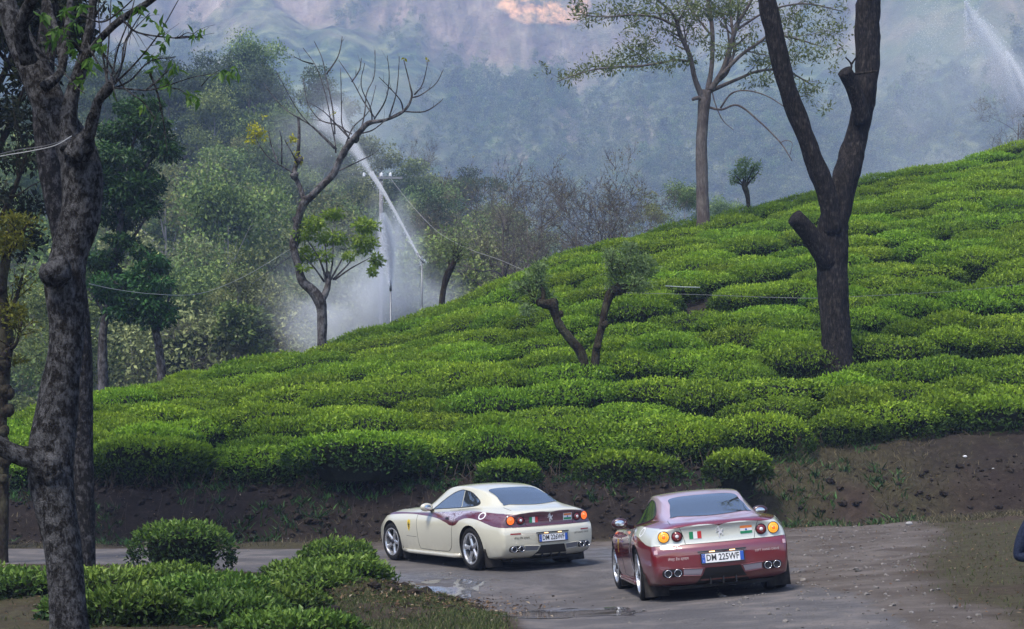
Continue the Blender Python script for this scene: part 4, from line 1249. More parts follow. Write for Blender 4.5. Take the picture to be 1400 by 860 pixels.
class Tree:
    """limbs as tubes, leaves as small folded faces; coordinates are local to the tree's foot"""
    def __init__(s, base, Y, seed=0):
        s.base = np.array(base, float); s.Y = Y; s.rg = np.random.RandomState(seed); s.seed = seed
        s.trunk = MB(); s.twig = MB(); s.lv = []; s.lf = []; s.lt = []; s.n = 0; s.paths = []
    def px(s, u, v, dy=0.0):
        p = np.array(P(u, v, s.Y + dy)); return p - s.base
    def limb(s, uvw, dy=(0, 0), sides=10, twig=False, rough=.12, n=5):
        """uvw: (u, v, width in photo pixels) along the limb; dy: how far it leans away or toward, end values"""
        k = len(uvw); pts = []
        for i, (u, v, w) in enumerate(uvw):
            d = dy[0] + (dy[1] - dy[0]) * i / max(1, k - 1)
            q = s.px(u, v, d); pts.append((q[0], q[1], q[2], w / 2 / 2400 * (s.Y + d)))
        return s.path(pts, sides, twig, rough, n)
    def path(s, pts, sides=10, twig=False, rough=.12, n=5):
        c = cr_path(pts, n)
        (s.twig if twig else s.trunk).tube(c[:, :3], c[:, 3], sides, True, 0, rough, s.seed + len(s.paths), 1.5)
        s.paths.append(c); return c
    def grow(s, parents, n, length, ang=(25, 60), r=.45, t0=.35, up=.25, wob=.12, seg=4, sides=4, twig=True, flat=0.0, rmin=.004):
        kids = []
        for c in parents:
            L = np.linalg.norm(np.diff(c[:, :3], axis=0), axis=1).sum()
            m = s.rg.randint(n[0], n[1] + 1)
            for _ in range(m):
                t = t0 + (1 - t0) * s.rg.rand() ** .8
                i = min(len(c) - 2, int(t * (len(c) - 1)))
                p = c[i, :3]; d = c[i + 1, :3] - c[i, :3]; d /= np.linalg.norm(d) + 1e-9
                a = s.rg.normal(0, 1, 3); a[2] *= 1 - flat; a -= d * (a @ d); a /= np.linalg.norm(a) + 1e-9
                th = math.radians(s.rg.uniform(*ang))
                q = d * math.cos(th) + a * math.sin(th); q[2] += up; q[2] *= 1 - flat * .6; q /= np.linalg.norm(q)
                ln = (length[0] + (length[1] - length[0]) * s.rg.rand()) * (1.15 - .5 * t)
                r0 = max(rmin, c[i, 3] * r); pts = [(p[0], p[1], p[2], r0)]
                pos = p.copy()
                for k in range(seg):
                    q = q + s.rg.normal(0, wob, 3) + np.array([0, 0, up * .25]); q /= np.linalg.norm(q)
                    pos = pos + q * ln / seg
                    pts.append((pos[0], pos[1], pos[2], max(rmin * .6, r0 * (1 - .75 * (k + 1) / seg))))
                pts = np.array(pts)
                (s.twig if twig else s.trunk).tube(pts[:, :3], pts[:, 3], sides, False)
                kids.append(pts)
        return kids
    def leaves(s, pos, dirs, nrm, L, W, tint, fold=.2):
        v, f = leaf_quads(np.asarray(pos), np.asarray(dirs), np.asarray(nrm), L, W, fold)
        s.lv.append(v); s.lf.append(f + s.n); s.n += len(v); s.lt.append(np.repeat(np.clip(tint, 0, 1), 4))
    def clump(s, c, rad, n, L=(.1, .2), W=.45, droop=0.0, tint=.5, tvar=.2, shell=.5, up=.3, clear=False):
        """a clump of leaves in an ellipsoid about c (local metres)"""
        rg = s.rg; c = np.asarray(c, float); rad = np.asarray(rad, float)
        d = rg.normal(0, 1, (n, 3)); d /= np.linalg.norm(d, axis=1)[:, None]
        rr = shell + (1 - shell) * rg.rand(n) ** .6
        p = c + d * rad * rr[:, None] * (1 + .25 * rg.normal(0, 1, (n, 1)) * .6)
        dr = d * .6 + rg.normal(0, .6, (n, 3)) + np.array([0, 0, -droop + .1])
        nm = d * .5 + rg.normal(0, .45, (n, 3)) + np.array([0, 0, up])
        ln = rg.uniform(L[0], L[1], n)
        t = tint + tvar * rg.normal(0, .6, n) + .22 * d[:, 2] * rr
        s.leaves(p, dr, nm, ln, ln * W, t)
    def pclump(s, u, v, ru, rv, n, dy=0, depth=None, **k):
        px = (s.Y + dy) / 2400
        s.clump(s.px(u, v, dy), (ru * px, (depth if depth is not None else ru * px), rv * px), n, **k)
    def along(s, kids, n, L, W=.4, spread=.05, droop=.3, tint=.5, tvar=.25, t0=.2):
        for c in kids:
            k = s.rg.poisson(n)
            if k == 0: continue
            t = t0 + (1 - t0) * s.rg.rand(k); f = t * (len(c) - 1); i = np.minimum(f.astype(int), len(c) - 2); f = (f - i)[:, None]
            p = c[i, :3] * (1 - f) + c[i + 1, :3] * f + s.rg.normal(0, spread, (k, 3))
            d = s.rg.normal(0, .7, (k, 3)) + (c[-1, :3] - c[0, :3]) / (np.linalg.norm(c[-1, :3] - c[0, :3]) + 1e-9) * .5 + np.array([0, 0, -droop])
            ln = s.rg.uniform(L[0], L[1], k)
            s.leaves(p, d, s.rg.normal(0, .5, (k, 3)) + np.array([0, 0, .7]), ln, ln * W, tint + tvar * s.rg.normal(0, .7, k))
    def spray(s, p, n, L, W, tint, tvar=.2):
        """a hanging spray of leaves from one point"""
        d = s.rg.normal(0, .55, (n, 3)) + np.array([0, 0, -.75])
        ln = s.rg.uniform(L[0], L[1], n)
        s.leaves(np.repeat([p], n, 0) + s.rg.normal(0, .02, (n, 3)), d, s.rg.normal(0, 1, (n, 3)), ln, ln * W, tint + tvar * s.rg.normal(0, .7, n))
    def crown_mesh(s, m, name='crown'):
        return np_mesh(name, np.concatenate(s.lv), [np.concatenate(s.lf)], [m], None, False, {'tint': np.concatenate(s.lt)})
    def build(s, name, label, cat, bark_m, leaf_m=None, group=None, twig_m=None):
        root = empty(name, s.base); tag(root, label, cat, group)
        s.trunk.build('trunk', bark_m, root, True)
        if s.twig.n: s.twig.build('branches', twig_m or bark_m, root, True)['kind'] = 'stuff'
        if s.n:
            o = link('crown', s.crown_mesh(leaf_m), root); o['kind'] = 'stuff'
        return root
def foot(u, v, Y):
    """where the plant stands: on the ground under that point"""
    q = P(u, v, Y); return (q.x, q.y, gz(q.x, q.y))
def knob(t, u, v, r, dy=0):
    c = t.px(u, v, dy); rr = r / 2400 * t.Y
    t.path([(c[0], c[1], c[2] - rr, rr * .5), (c[0], c[1], c[2] - rr * .3, rr), (c[0] + rr * .2, c[1], c[2] + rr * .5, rr * .9), (c[0], c[1], c[2] + rr, rr * .4)], 9, False, .3)

# big forked trunk on the hillside, right
t = Tree(foot(1146, 500, 46.5), 46.5, 11)
b = t.px(1147, 520); zb = -.4
t.limb([(1148, 560, 54), (1147, 520, 47), (1145, 475, 40), (1142, 430, 38), (1138, 380, 39), (1136, 340, 43), (1138, 312, 41), (1144, 285, 38), (1152, 255, 37), (1162, 220, 35), (1173, 178, 32), (1183, 130, 31),
        (1187, 80, 31), (1186, 30, 33), (1188, -10, 31), (1196, -70, 26), (1212, -140, 19), (1222, -210, 12)], (0, .6), 22, rough=.3)
l1 = t.limb([(1140, 320, 30), (1131, 270, 27), (1112, 215, 26), (1091, 160, 26), (1074, 110, 26), (1060, 50, 25), (1046, -10, 24), (1035, -70, 20), (1018, -150, 15), (1005, -220, 9)], (0, -1.2), 18, rough=.26)
t.limb([(1180, 168, 20), (1172, 135, 22), (1162, 112, 20), (1154, 97, 19)], (0, -.5), 10, rough=.25)
t.limb([(1134, 362, 30), (1118, 335, 28), (1101, 312, 25), (1086, 296, 22)], (0, -.5), 10, rough=.22)
knob(t, 1124, 347, 13, -.1)
t.limb([(1160, 103, 5), (1178, 100, 4), (1200, 97, 2.5)], (-.4, -.6), 5, True)
t.limb([(1162, 100, 4), (1164, 88, 3), (1156, 78, 2)], (-.4, -.4), 5, True)
t.limb([(1164, 88, 3), (1172, 76, 2), (1176, 66, 1.5)], (-.4, -.4), 5, True)
kk = t.grow([t.paths[0][-22:], l1[-14:]], (5, 7), (1.8, 3.0), (30, 60), .4, .3, .3, .1, 5, 5)
k2 = t.grow(kk, (3, 5), (.6, 1.3), (25, 60), .5, .3, .1, .15, 4, 4)
t.along([c for c in k2 if c[:, 2].min() + t.base[2] > P(0, -30, 46.5).z], 14, (.10, .2), .35, .15, .2)
t.build('forked_tree', 'tall black-barked tree forking in two, with two sawn stubs, on the tea slope', 'tree', B_DARK, L_FEATHER)

# tall pale tree with a flat layered crown on the skyline
t = Tree(foot(961, 306, 67.5), 67.5, 12)
t.limb([(962, 340, 22), (962, 312, 20), (961, 290, 18), (960, 250, 17), (959, 200, 16), (961, 165, 15), (963, 140, 17), (966, 124, 13)], (0, 0), 12, rough=.12)
LB = []
def L(*a, **k): LB.append(t.limb(*a, **k))
L([(963, 140, 9), (950, 108, 7), (943, 76, 6.5), (930, 47, 6), (926, 32, 5), (919, 18, 4), (903, 3, 3), (890, -12, 2)], (0, -1.5), 8)
L([(943, 84, 4), (925, 82, 3.5), (908, 85, 3.5), (876, 90, 3), (840, 92, 2.5), (804, 97, 2), (761, 112, 1)], (-.4, -2.2), 6)
L([(927, 38, 4), (901, 25, 3), (869, 20, 2.5), (829, 23, 2), (790, 20, 1)], (-1, -2.5), 6)
L([(967, 126, 8), (973, 90, 6.5), (974, 43, 6), (968, 0, 5), (960, -40, 3.5), (955, -75, 2)], (0, 1.2), 8)
L([(969, 126, 9), (988, 97, 8), (999, 61, 7), (1009, 32, 5.5), (1024, 7, 4), (1040, -28, 3), (1050, -60, 1.5)], (0, -1.0), 8)
L([(986, 104, 6), (1009, 79, 5), (1038, 58, 4), (1056, 47, 3.5), (1092, 54, 2.5), (1130, 66, 1)], (-.3, -1.5), 6)
L([(972, 124, 7), (1009, 108, 5), (1038, 97, 4), (1074, 97, 3), (1112, 117, 1.5)], (.2, 1.6), 6)
L([(975, 118, 5), (1003, 75, 4), (1000, 30, 4), (998, -10, 3), (1004, -50, 1.5)], (.4, 2.2), 6)
L([(968, 122, 5), (996, 96, 4), (996, 50, 3), (990, 26, 2.5), (984, 10, 1.5)], (.5, 1.6), 6)
L([(974, 50, 3), (950, 20, 3), (930, -10, 2.5), (905, -35, 1.5)], (.5, 2.5), 6)
L([(1008, 40, 4), (1050, 15, 3), (1100, 5, 2.4), (1150, 15, 1.2)], (-.5, .8), 6)
t.limb([(966, 146, 4), (986, 150, 3), (1009, 144, 3), (1038, 166, 2.4), (1067, 195, 2), (1083, 220, 1.2)], (0, -1.4), 5, True)
t.limb([(985, 148, 3), (1000, 128, 2.5), (1022, 124, 2.2), (1050, 132, 1.8), (1078, 150, 1.2)], (0, -1.0), 5, True)
t.limb([(973, 122, 2), (978, 142, 1.6), (988, 164, 1.4), (1003, 178, 1)], (0, -.5), 4, True)
t.limb([(963, 138, 6), (955, 134, 6), (947, 136, 5)], (0, -.3), 6)
t.limb([(1067, 195, 1.5), (1075, 192, 1.2), (1083, 196, 1), (1080, 212, .8)], (-1.2, -1.4), 4, True)
k1 = t.grow([c for c in LB], (8, 11), (.9, 2.0), (25, 65), .45, .3, .05, .12, 4, 4, flat=.55)
k2 = t.grow(k1, (2, 4), (.35, .8), (25, 60), .5, .3, .0, .15, 3, 3, flat=.5)
t.along(k1 + k2, 10, (.12, .24), .30, .10, .1, .5, .3)
for (u, v, ru, rv, n) in [(850, 15, 45, 11, 170), (880, 55, 26, 8, 90), (868, 74, 40, 10, 180), (822, 88, 38, 7, 110), (778, 106, 20, 5, 40), (905, 18, 34, 9, 110), (950, 18, 40, 13, 150), (1000, 12, 42, 14, 150),
                          (1085, 25, 50, 13, 150), (1130, 42, 36, 9, 90), (1100, 72, 56, 8, 150), (1055, 82, 40, 7, 100), (1020, 62, 26, 6, 60), (1040, 110, 30, 5, 60), (1100, 122, 26, 5, 50), (1130, 147, 7, 4, 18),
                          (935, 82, 22, 6, 50), (955, 52, 24, 7, 60), (905, 86, 34, 6, 70), (985, 70, 22, 7, 50), (870, -20, 60, 14, 200), (980, -35, 70, 16, 260), (1080, -25, 60, 14, 200)]:
    t.pclump(u, v, ru, rv, int(n * 3.4), t.rg.uniform(-1.8, 1.8), 1.6, L=(.10, .20), W=.38, droop=.1, tint=.5, shell=.1, up=.8)
t.build('umbrella_tree', 'tall pale-trunked tree with thin layered feathery crown on the skyline', 'tree', B_GREY, L_FEATHER)

# bare tree with upswept twigs, low fresh crown
t = Tree(foot(440, 484, 58.5), 58.5, 13)
def z2(u, v, w=2.0): return (330 + u / 3.91, 40 + v / 3.91, w)
def z3(u, v, w=2.0): return (330 + u / 3.44, 240 + v / 3.44, w)
t.limb([(440, 505, 14), (440, 470, 13), (440, 430, 14), (437, 411, 17), (426, 396, 14), (414, 385, 12), (407, 362, 11), (401, 337, 11), (405, 312, 10), (410, 292, 11), (417, 275, 12), (424, 270, 10), (440, 254, 9.5), (455, 239, 9.5), (463, 222, 9), (470, 208, 9),
        (479, 195, 9), (491, 181, 8), (504, 168, 7), (527, 164, 4.5), (552, 152, 4), (563, 133, 3), (560, 114, 2), (552, 82, 1.2)], (0, -.6), 9, rough=.2)
t.limb([(416, 276, 9), (411, 258, 7), (403, 238, 7), (406, 222, 6.5), (408, 205, 5), (409, 183, 4), (408, 160, 3.5)], (0, .4), 7, rough=.25)
for pts in ([(580, 590), (530, 520), (430, 490), (380, 440), (350, 380), (330, 260)], [(500, 640), (420, 560), (330, 470), (270, 380), (190, 230)], [(510, 640), (380, 520), (250, 440), (170, 360), (120, 290)],
            [(505, 660), (500, 600), (480, 500), (450, 350), (400, 200), (330, 100)], [(500, 560), (490, 440), (470, 330), (450, 240), (430, 150), (390, 65)], [(455, 240), (510, 160), (530, 100), (540, 38)],
            [(590, 560), (540, 520), (535, 400), (530, 210)], [(710, 470), (650, 380), (590, 270), (520, 165)], [(590, 280), (630, 220), (642, 155)], [(640, 540), (660, 440), (670, 340), (710, 250), (715, 110)],
            [(710, 480), (770, 380), (790, 260), (780, 140)], [(790, 470), (830, 330), (845, 145)], [(865, 435), (850, 380), (790, 310), (735, 255)], [(915, 365), (960, 350), (1040, 290), (1080, 215)], [(925, 350), (970, 290), (1000, 160)],
            [(870, 440), (980, 440), (1060, 390), (1078, 370)], [(525, 755), (620, 710), (700, 670), (738, 640)], [(385, 185), (330, 170), (280, 145)], [(620, 560), (700, 540), (780, 480), (850, 440)],
            [(585, 590), (500, 500), (440, 440), (360, 390)], [(560, 610), (600, 520), (680, 440), (720, 300)], [(700, 490), (690, 420), (640, 300), (660, 180)]):
    a = [z2(u, v, 2.4 - 1.5 * i / (len(pts) - 1)) for i, (u, v) in enumerate(pts)]
    d1 = t.rg.uniform(-1.3, 1.3)
    t.limb(a, (0, d1), 5, True, .0, 4)
for pts in ([(285, 770), (230, 740), (150, 690), (90, 610), (70, 560)], [(200, 725), (160, 620), (145, 540)], [(215, 720), (215, 600), (205, 540)], [(300, 720), (270, 660), (230, 590)]):
    t.limb([z2(u, v, 2.4 - 1.4 * i / (len(pts) - 1)) for i, (u, v) in enumerate(pts)], (0, t.rg.uniform(-.6, .6)), 5, True, 0, 4)
for k in range(9): knob(t, *(R.choice([(408, 205), (409, 219), (402, 240), (470, 210), (486, 190), (505, 167), (402, 335), (405, 300)])), R.uniform(4, 6.5))
t.grow([c for c in t.paths[2:22]], (1, 3), (.25, .7), (25, 55), .6, .3, .3, .1, 3, 3)
t.limb([(438, 414, 12), (446, 398, 10), (449, 384, 8), (448, 372, 6)], (0, .3), 8, rough=.25)
for pts in ([(400, 520), (380, 430), (340, 340)], [(405, 500), (400, 400), (395, 320)], [(415, 480), (430, 390), (430, 250)], [(420, 490), (470, 400), (500, 340)], [(430, 490), (500, 420), (560, 340)], [(440, 490), (510, 440), (600, 390)], [(390, 500), (340, 430), (290, 380)], [(400, 480), (360, 380), (300, 290)]):
    t.limb([z3(u, v, 3 - 1.8 * i / (len(pts) - 1)) for i, (u, v) in enumerate(pts)], (.2, t.rg.uniform(-.8, .8)), 5, True, 0, 4)
for (u, v, ru, rv, n) in [(455, 293, 15, 6, 130), (429, 306, 17, 9, 170), (412, 320, 14, 10, 120), (452, 326, 24, 8, 210), (420, 348, 17, 11, 190), (443, 349, 12, 8, 60), (500, 308, 17, 9, 190), (498, 332, 17, 15, 260), (515, 356, 9, 9, 110), (509, 370, 5, 6, 50), (478, 350, 10, 6, 50), (415, 366, 8, 5, 40)]:
    t.pclump(u, v, ru, rv, int(n * 2.4), t.rg.uniform(-.5, .5), ru / 50, L=(.09, .19), W=.40, droop=.35, tint=.48, shell=.25)
root = t.build('bare_tree', 'nearly leafless grey tree with upswept twigs and a low fresh green crown', 'tree', B_LICHEN, L_FRESH)
y = Tree(t.base, 58.5, 14)
for (u, v, r, n) in [(350, 178, 12, 130), (343, 191, 7, 45), (358, 186, 7, 40), (399, 191, 6, 40), (409, 219, 5, 34), (361, 160, 3, 10), (404, 210, 4, 16), (553, 79, 2.5, 6), (585, 82, 2, 5), (454, 154, 2.5, 6)]:
    y.pclump(u, v, r, r * .8, n, 0, r / 50, L=(.08, .17), W=.5, droop=.3, tint=.55, shell=.2)
link('yellow_leaves', y.crown_mesh(L_YELLOW, 'yellow_leaves'), root)

# two-stemmed pollard in the middle of the tea
t = Tree(foot(806, 500, 47.0), 47.0, 15)
def z6(u, v, w): return (640 + u / 4.3, 330 + v / 4.3, w)
t.limb([(803, 530, 14), z6(690, 760, 13), z6(662, 650, 14), z6(602, 575, 13), z6(542, 500, 13), z6(512, 430, 12), z6(495, 375, 14), z6(450, 368, 12), z6(415, 358, 9)], (0, -.4), 9, rough=.3)
t.limb([z6(440, 365, 7), z6(440, 290, 6), z6(405, 240, 4), z6(380, 200, 2)], (-.3, .2), 7, rough=.25)
t.limb([(812, 530, 13), z6(742, 760, 12), z6(757, 640, 11), z6(790, 500, 10), z6(806, 400, 10), z6(830, 320, 12), z6(875, 272, 13), z6(930, 285, 8)], (0, .5), 9, rough=.3)
for a in ((490, 370, 13), (420, 355, 10), (535, 490, 9), (880, 280, 14), (915, 275, 10), (800, 490, 8), (535, 430, 8), (760, 620, 8)): knob(t, *z6(a[0], a[1], 0)[:2], a[2] * .62)
src = [cr_path([tuple(t.px(*z6(a, b_, 1)[:2], d)) + (.03,), tuple(t.px(*z6(c, e, 1)[:2], d * 2)) + (.015,)]) for a, b_, c, e, d in
       ((440, 330, 420, 230, .2), (420, 350, 320, 270, -.2), (490, 360, 460, 300, .3), (880, 265, 860, 120, .2), (890, 260, 950, 60, -.2), (920, 270, 1040, 150, .3), (930, 280, 1010, 250, -.3), (870, 265, 830, 80, -.3), (410, 350, 350, 400, .2), (430, 260, 430, 150, 0))]
k1 = t.grow(src, (8, 11), (.35, .75), (20, 60), .5, .25, .3, .12, 4, 4)
t.along(k1, 14, (.06, .13), .3, .05, .2, .5, .3)
for (a, b_, ru, rv, n) in [(400, 220, 60, 55, 210), (310, 270, 65, 28, 150), (450, 315, 45, 40, 110), (350, 405, 40, 28, 70), (420, 150, 45, 22, 80), (870, 200, 55, 80, 210), (1040, 150, 60, 60, 260), (960, 130, 60, 60, 200), (950, 40, 42, 30, 130), (1000, 255, 75, 42, 190), (835, 70, 34, 24, 70), (850, 120, 50, 40, 90)]:
    t.pclump(640 + a / 4.3, 330 + b_ / 4.3, ru * 1.25 / 4.3, rv * 1.25 / 4.3, int(n * 2.3), t.rg.uniform(-.35, .35), .35, L=(.07, .15), W=.34, droop=.1, tint=.45, shell=.1, up=.3)
t.build('pollarded_tree', 'short knobbly pollard with two splayed stems and wispy grey-green shoots', 'tree', B_MOSS, L_GREVIL)

# small tree on the skyline
t = Tree(foot(1024, 285, 70.0), 70.0, 16)
t.limb([(1025, 310, 7), (1024, 288, 6), (1022, 268, 7), (1018, 255, 9), (1017, 247, 5)], (0, 0), 8, rough=.3)
for e in ((1005, 240), (1012, 228), (1020, 220), (1032, 226), (1038, 234), (1002, 247)):
    t.limb([(1019, 256, 3), ((1019 + e[0]) / 2, (254 + e[1]) / 2, 2), (e[0], e[1], 1)], (0, t.rg.uniform(-.4, .4)), 4, True)
for (u, v, ru, rv, n) in [(1017, 222, 10, 6, 90), (1034, 228, 8, 5, 70), (1009, 238, 11, 7, 100), (1025, 240, 11, 8, 100), (1003, 248, 6, 4, 36), (1020, 232, 12, 8, 80)]:
    t.pclump(u, v, ru * 1.15, rv * 1.15, int(n * 2.2), t.rg.uniform(-.2, .2), .3, L=(.08, .17), W=.35, droop=.1, tint=.5, shell=.1)
t.build('young_tree', 'little tufted tree standing alone on the crest between the two big trunks', 'tree', B_MOSS, L_GREVIL)

# leaning tree just behind the crest, beside the sprinkler
t = Tree(foot(604, 414, 67.0), 67.0, 17)
t.limb([(602, 440, 9), (604, 414, 8), (607, 395, 8), (613, 374, 9), (621, 358, 7), (626, 346, 4)], (0, 0), 8, rough=.3)
k1 = t.grow([t.paths[0][-14:]], (12, 14), (.5, 1.0), (20, 70), .4, .2, .4, .12, 4, 4)
t.along(k1, 8, (.08, .16), .35, .06)
for (u, v, ru, rv, n) in [(614, 338, 18, 11, 190), (636, 334, 10, 9, 90), (604, 360, 8, 8, 60), (626, 350, 12, 9, 80), (598, 346, 9, 8, 60), (640, 348, 8, 8, 50)]:
    t.pclump(u, v, ru, rv, n, t.rg.uniform(-.3, .3), .5, L=(.08, .17), W=.35, droop=.1, tint=.45, shell=.1)
t.build('leaning_tree', 'dark leaning tree with sparse crown behind the crest, right of the sprinkler', 'tree', B_MOSS, L_FEATHER)

# foreground: big spotted trunk
YA = 16.5
t = Tree(foot(96, 882, YA), YA, 18)
t.limb([(98, 905, 66), (96, 880, 56), (92, 820, 50), (84, 745, 52), (71, 668, 60), (72, 612, 62), (80, 560, 57), (88, 500, 50), (92, 440, 48), (89, 388, 55), (95, 346, 49), (108, 300, 54), (113, 255, 56), (106, 212, 54), (90, 182, 50),
        (72, 155, 47), (60, 125, 46), (46, 92, 42), (30, 60, 36), (16, 25, 30), (4, -20, 24), (-8, -80, 18)], (0, .5), 18, rough=.16, n=6)
t.limb([(75, 655, 40), (50, 630, 32), (22, 622, 27), (-8, 605, 25), (-40, 570, 20), (-70, 520, 14)], (0, -.3), 12, rough=.22)
knob(t, 74, 372, 20, -.05); knob(t, 62, 640, 22, 0); knob(t, 112, 200, 17, 0)
r1 = t.limb([(104, 215, 34), (112, 196, 26), (121, 183, 18), (128, 160, 15), (134, 138, 13), (147, 122, 15), (152, 112, 10)], (0, -.25), 10, rough=.22)
r2 = t.limb([(95, 205, 30), (93, 165, 24), (98, 130, 20), (110, 95, 19), (118, 65, 15), (125, 28, 13), (128, -10, 11), (130, -60, 8)], (.1, .4), 10, rough=.18)
r3 = t.limb([(112, 92, 11), (130, 62, 10), (150, 40, 10), (168, 25, 10), (200, 5, 9), (230, -18, 7), (265, -50, 6)], (.2, -.2), 9, rough=.15)
r4 = t.limb([(60, 120, 16), (82, 100, 12), (88, 70, 11), (92, 40, 10), (96, 0, 9), (98, -50, 6)], (.1, .7), 8, rough=.2)
r5 = t.limb([(84, 85, 10), (80, 50, 9), (70, 20, 8), (62, -20, 6)], (.3, 1.0), 7, rough=.2)
r6 = t.limb([(40, 85, 26), (28, 45, 22), (36, 15, 18), (52, -15, 14)], (0, -.5), 9, rough=.25)
wh = []
for pts in ([(150, 120), (172, 100), (196, 74), (220, 42), (246, -4)], [(150, 118), (156, 90), (162, 64), (178, 22), (188, -20)], [(146, 118), (147, 80), (150, 40), (152, -10)], [(155, 120), (180, 122), (204, 123), (232, 116)],
            [(147, 122), (143, 90), (136, 40), (134, -10)], [(152, 118), (165, 96), (170, 60), (186, 30), (200, 10)], [(150, 116), (168, 84), (176, 50), (205, 18)], [(152, 122), (178, 110), (205, 84), (240, 78)],
            [(134, 60), (150, 88), (170, 120), (196, 140), (214, 165)], [(48, 68), (80, 92), (104, 118), (116, 128)], [(170, 30), (190, 45), (240, 52), (268, 50)], [(165, 26), (180, 40), (170, 60)], [(205, 100), (216, 130), (224, 170), (229, 210)],
            [(120, 60), (136, 90), (150, 100), (160, 140)], [(110, 20), (140, 30), (170, 10), (200, -20)], [(132, 140), (120, 160), (112, 190)], [(200, 123), (222, 104), (232, 92)], [(240, 52), (256, 50), (278, 52)]):
    wh.append(t.limb([(u, v, 3.4 - 2.2 * i / (len(pts) - 1)) for i, (u, v) in enumerate(pts)], (-.1, t.rg.uniform(-.6, .3)), 6, True, .0, 5))
tw = t.grow(wh + [r3, r2], (2, 4), (.12, .4), (25, 60), .5, .3, .1, .12, 3, 4, rmin=.003)
for (u, v, n) in [(265, 46, 7), (275, 44, 5), (312, 98, 8), (322, 96, 7), (302, 98, 5), (258, 132, 8), (268, 130, 5), (222, 108, 9), (212, 92, 8), (206, 78, 6), (240, 88, 7), (232, 116, 6), (190, 10, 6), (170, 16, 7), (160, 8, 6), (205, 25, 5), (140, 60, 7), (120, 78, 6),
                  (100, 70, 8), (95, 55, 8), (110, 110, 6), (128, 92, 6), (88, 45, 9), (78, 38, 9), (70, 55, 8), (100, 32, 8), (60, 20, 9), (86, 15, 8), (112, 8, 8), (220, 34, 5), (228, 48, 5), (196, 142, 4), (150, 122, 4), (222, 60, 4)]:
    p = t.px(u, v, t.rg.uniform(-.5, .4)); t.spray(p, n + 2, (.07, .15), .38, .5)
for (a, bq) in [((246, 50), (265, 46)), ((275, 118), (300, 96)), ((232, 116), (300, 100)), ((230, 120), (258, 130))]:
    t.limb([(a[0], a[1], 1.5), ((a[0] + bq[0]) / 2, (a[1] + bq[1]) / 2 - 3, 1.2), (bq[0], bq[1], .9)], (-.2, -.3), 4, True, 0, 4)
t.build('spotted_tree', 'big crooked trunk with pale lichen spots in the near left, thin whips above', 'tree', B_SPOT, L_DROOP)

# second trunk behind it
YB_ = 25.2
t = Tree(foot(113, 797, YB_), YB_, 19)
t.limb([(113, 815, 40), (113, 795, 34), (113, 700, 34), (110, 600, 36), (107, 500, 38), (103, 430, 37), (98, 380, 36), (88, 330, 34), (78, 280, 33), (70, 240, 33), (64, 200, 31), (60, 150, 29), (60, 90, 27), (66, 30, 22), (70, -30, 16), (80, -90, 9)], (0, .5), 14, rough=.14)
bb = [t.limb([(62, 160, 14), (40, 120, 10), (15, 90, 7), (-20, 50, 4)], (0, -1), 7), t.limb([(60, 95, 12), (85, 50, 8), (95, 0, 6), (120, -50, 3)], (0, 1), 7), t.limb([(61, 120, 12), (30, 60, 9), (20, 10, 6), (0, -40, 3)], (0, 1.2), 7)]
k1 = t.grow(bb, (6, 8), (.6, 1.4), (30, 70), .45, .3, .2, .14, 4, 4)
k2 = t.grow(k1, (3, 4), (.3, .6), (30, 70), .5, .3, .0, .16, 3, 3)
t.along(k1 + k2, 11, (.08, .17), .42, .08, .4, .4, .3)
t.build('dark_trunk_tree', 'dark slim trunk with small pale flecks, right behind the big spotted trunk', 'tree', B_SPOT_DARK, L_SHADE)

# tree at the left margin with yellowish tufts
t = Tree(foot(3, 766, 31), 31, 20)
t.limb([(2, 785, 22), (3, 765, 17), (5, 690, 15), (4, 620, 15), (3, 560, 15), (6, 500, 17), (9, 468, 22), (6, 430, 17), (2, 390, 15), (8, 355, 13), (12, 320, 9), (18, 290, 5)], (0, .3), 9, rough=.3)
for k in range(10): knob(t, R.uniform(0, 12), R.uniform(430, 660), R.uniform(6, 9), -.1)
br = [t.limb([(6, 430, 9), (20, 412, 6), (30, 380, 4)], (0, .4), 6), t.limb([(8, 350, 8), (24, 330, 5), (34, 312, 3)], (0, -.4), 6), t.limb([(4, 400, 8), (-20, 360, 6), (-40, 310, 4)], (0, .4), 6), t.limb([(9, 480, 7), (22, 470, 5), (30, 440, 3)], (0, -.3), 6)]
k1 = t.grow(br, (7, 9), (.35, .7), (30, 70), .45, .2, .2, .14, 4, 4)
t.along(k1, 14, (.06, .13), .4, .07, .2)
for (u, v, ru, rv, n) in [(19, 302, 24, 11, 320), (10, 330, 19, 14, 220), (30, 330, 10, 8, 80), (18, 425, 21, 10, 240), (22, 440, 12, 7, 90), (22, 492, 13, 5, 80), (-20, 320, 26, 18, 250), (0, 345, 18, 10, 120)]:
    t.pclump(u, v, ru, rv, n, t.rg.uniform(-.3, .3), .4, L=(.06, .13), W=.42, droop=.1, tint=.5, shell=.1)
t.build('margin_tree', 'knobbly dark tree with olive-yellow tufts at the far left margin', 'tree', B_MOSS, L_EDGE)

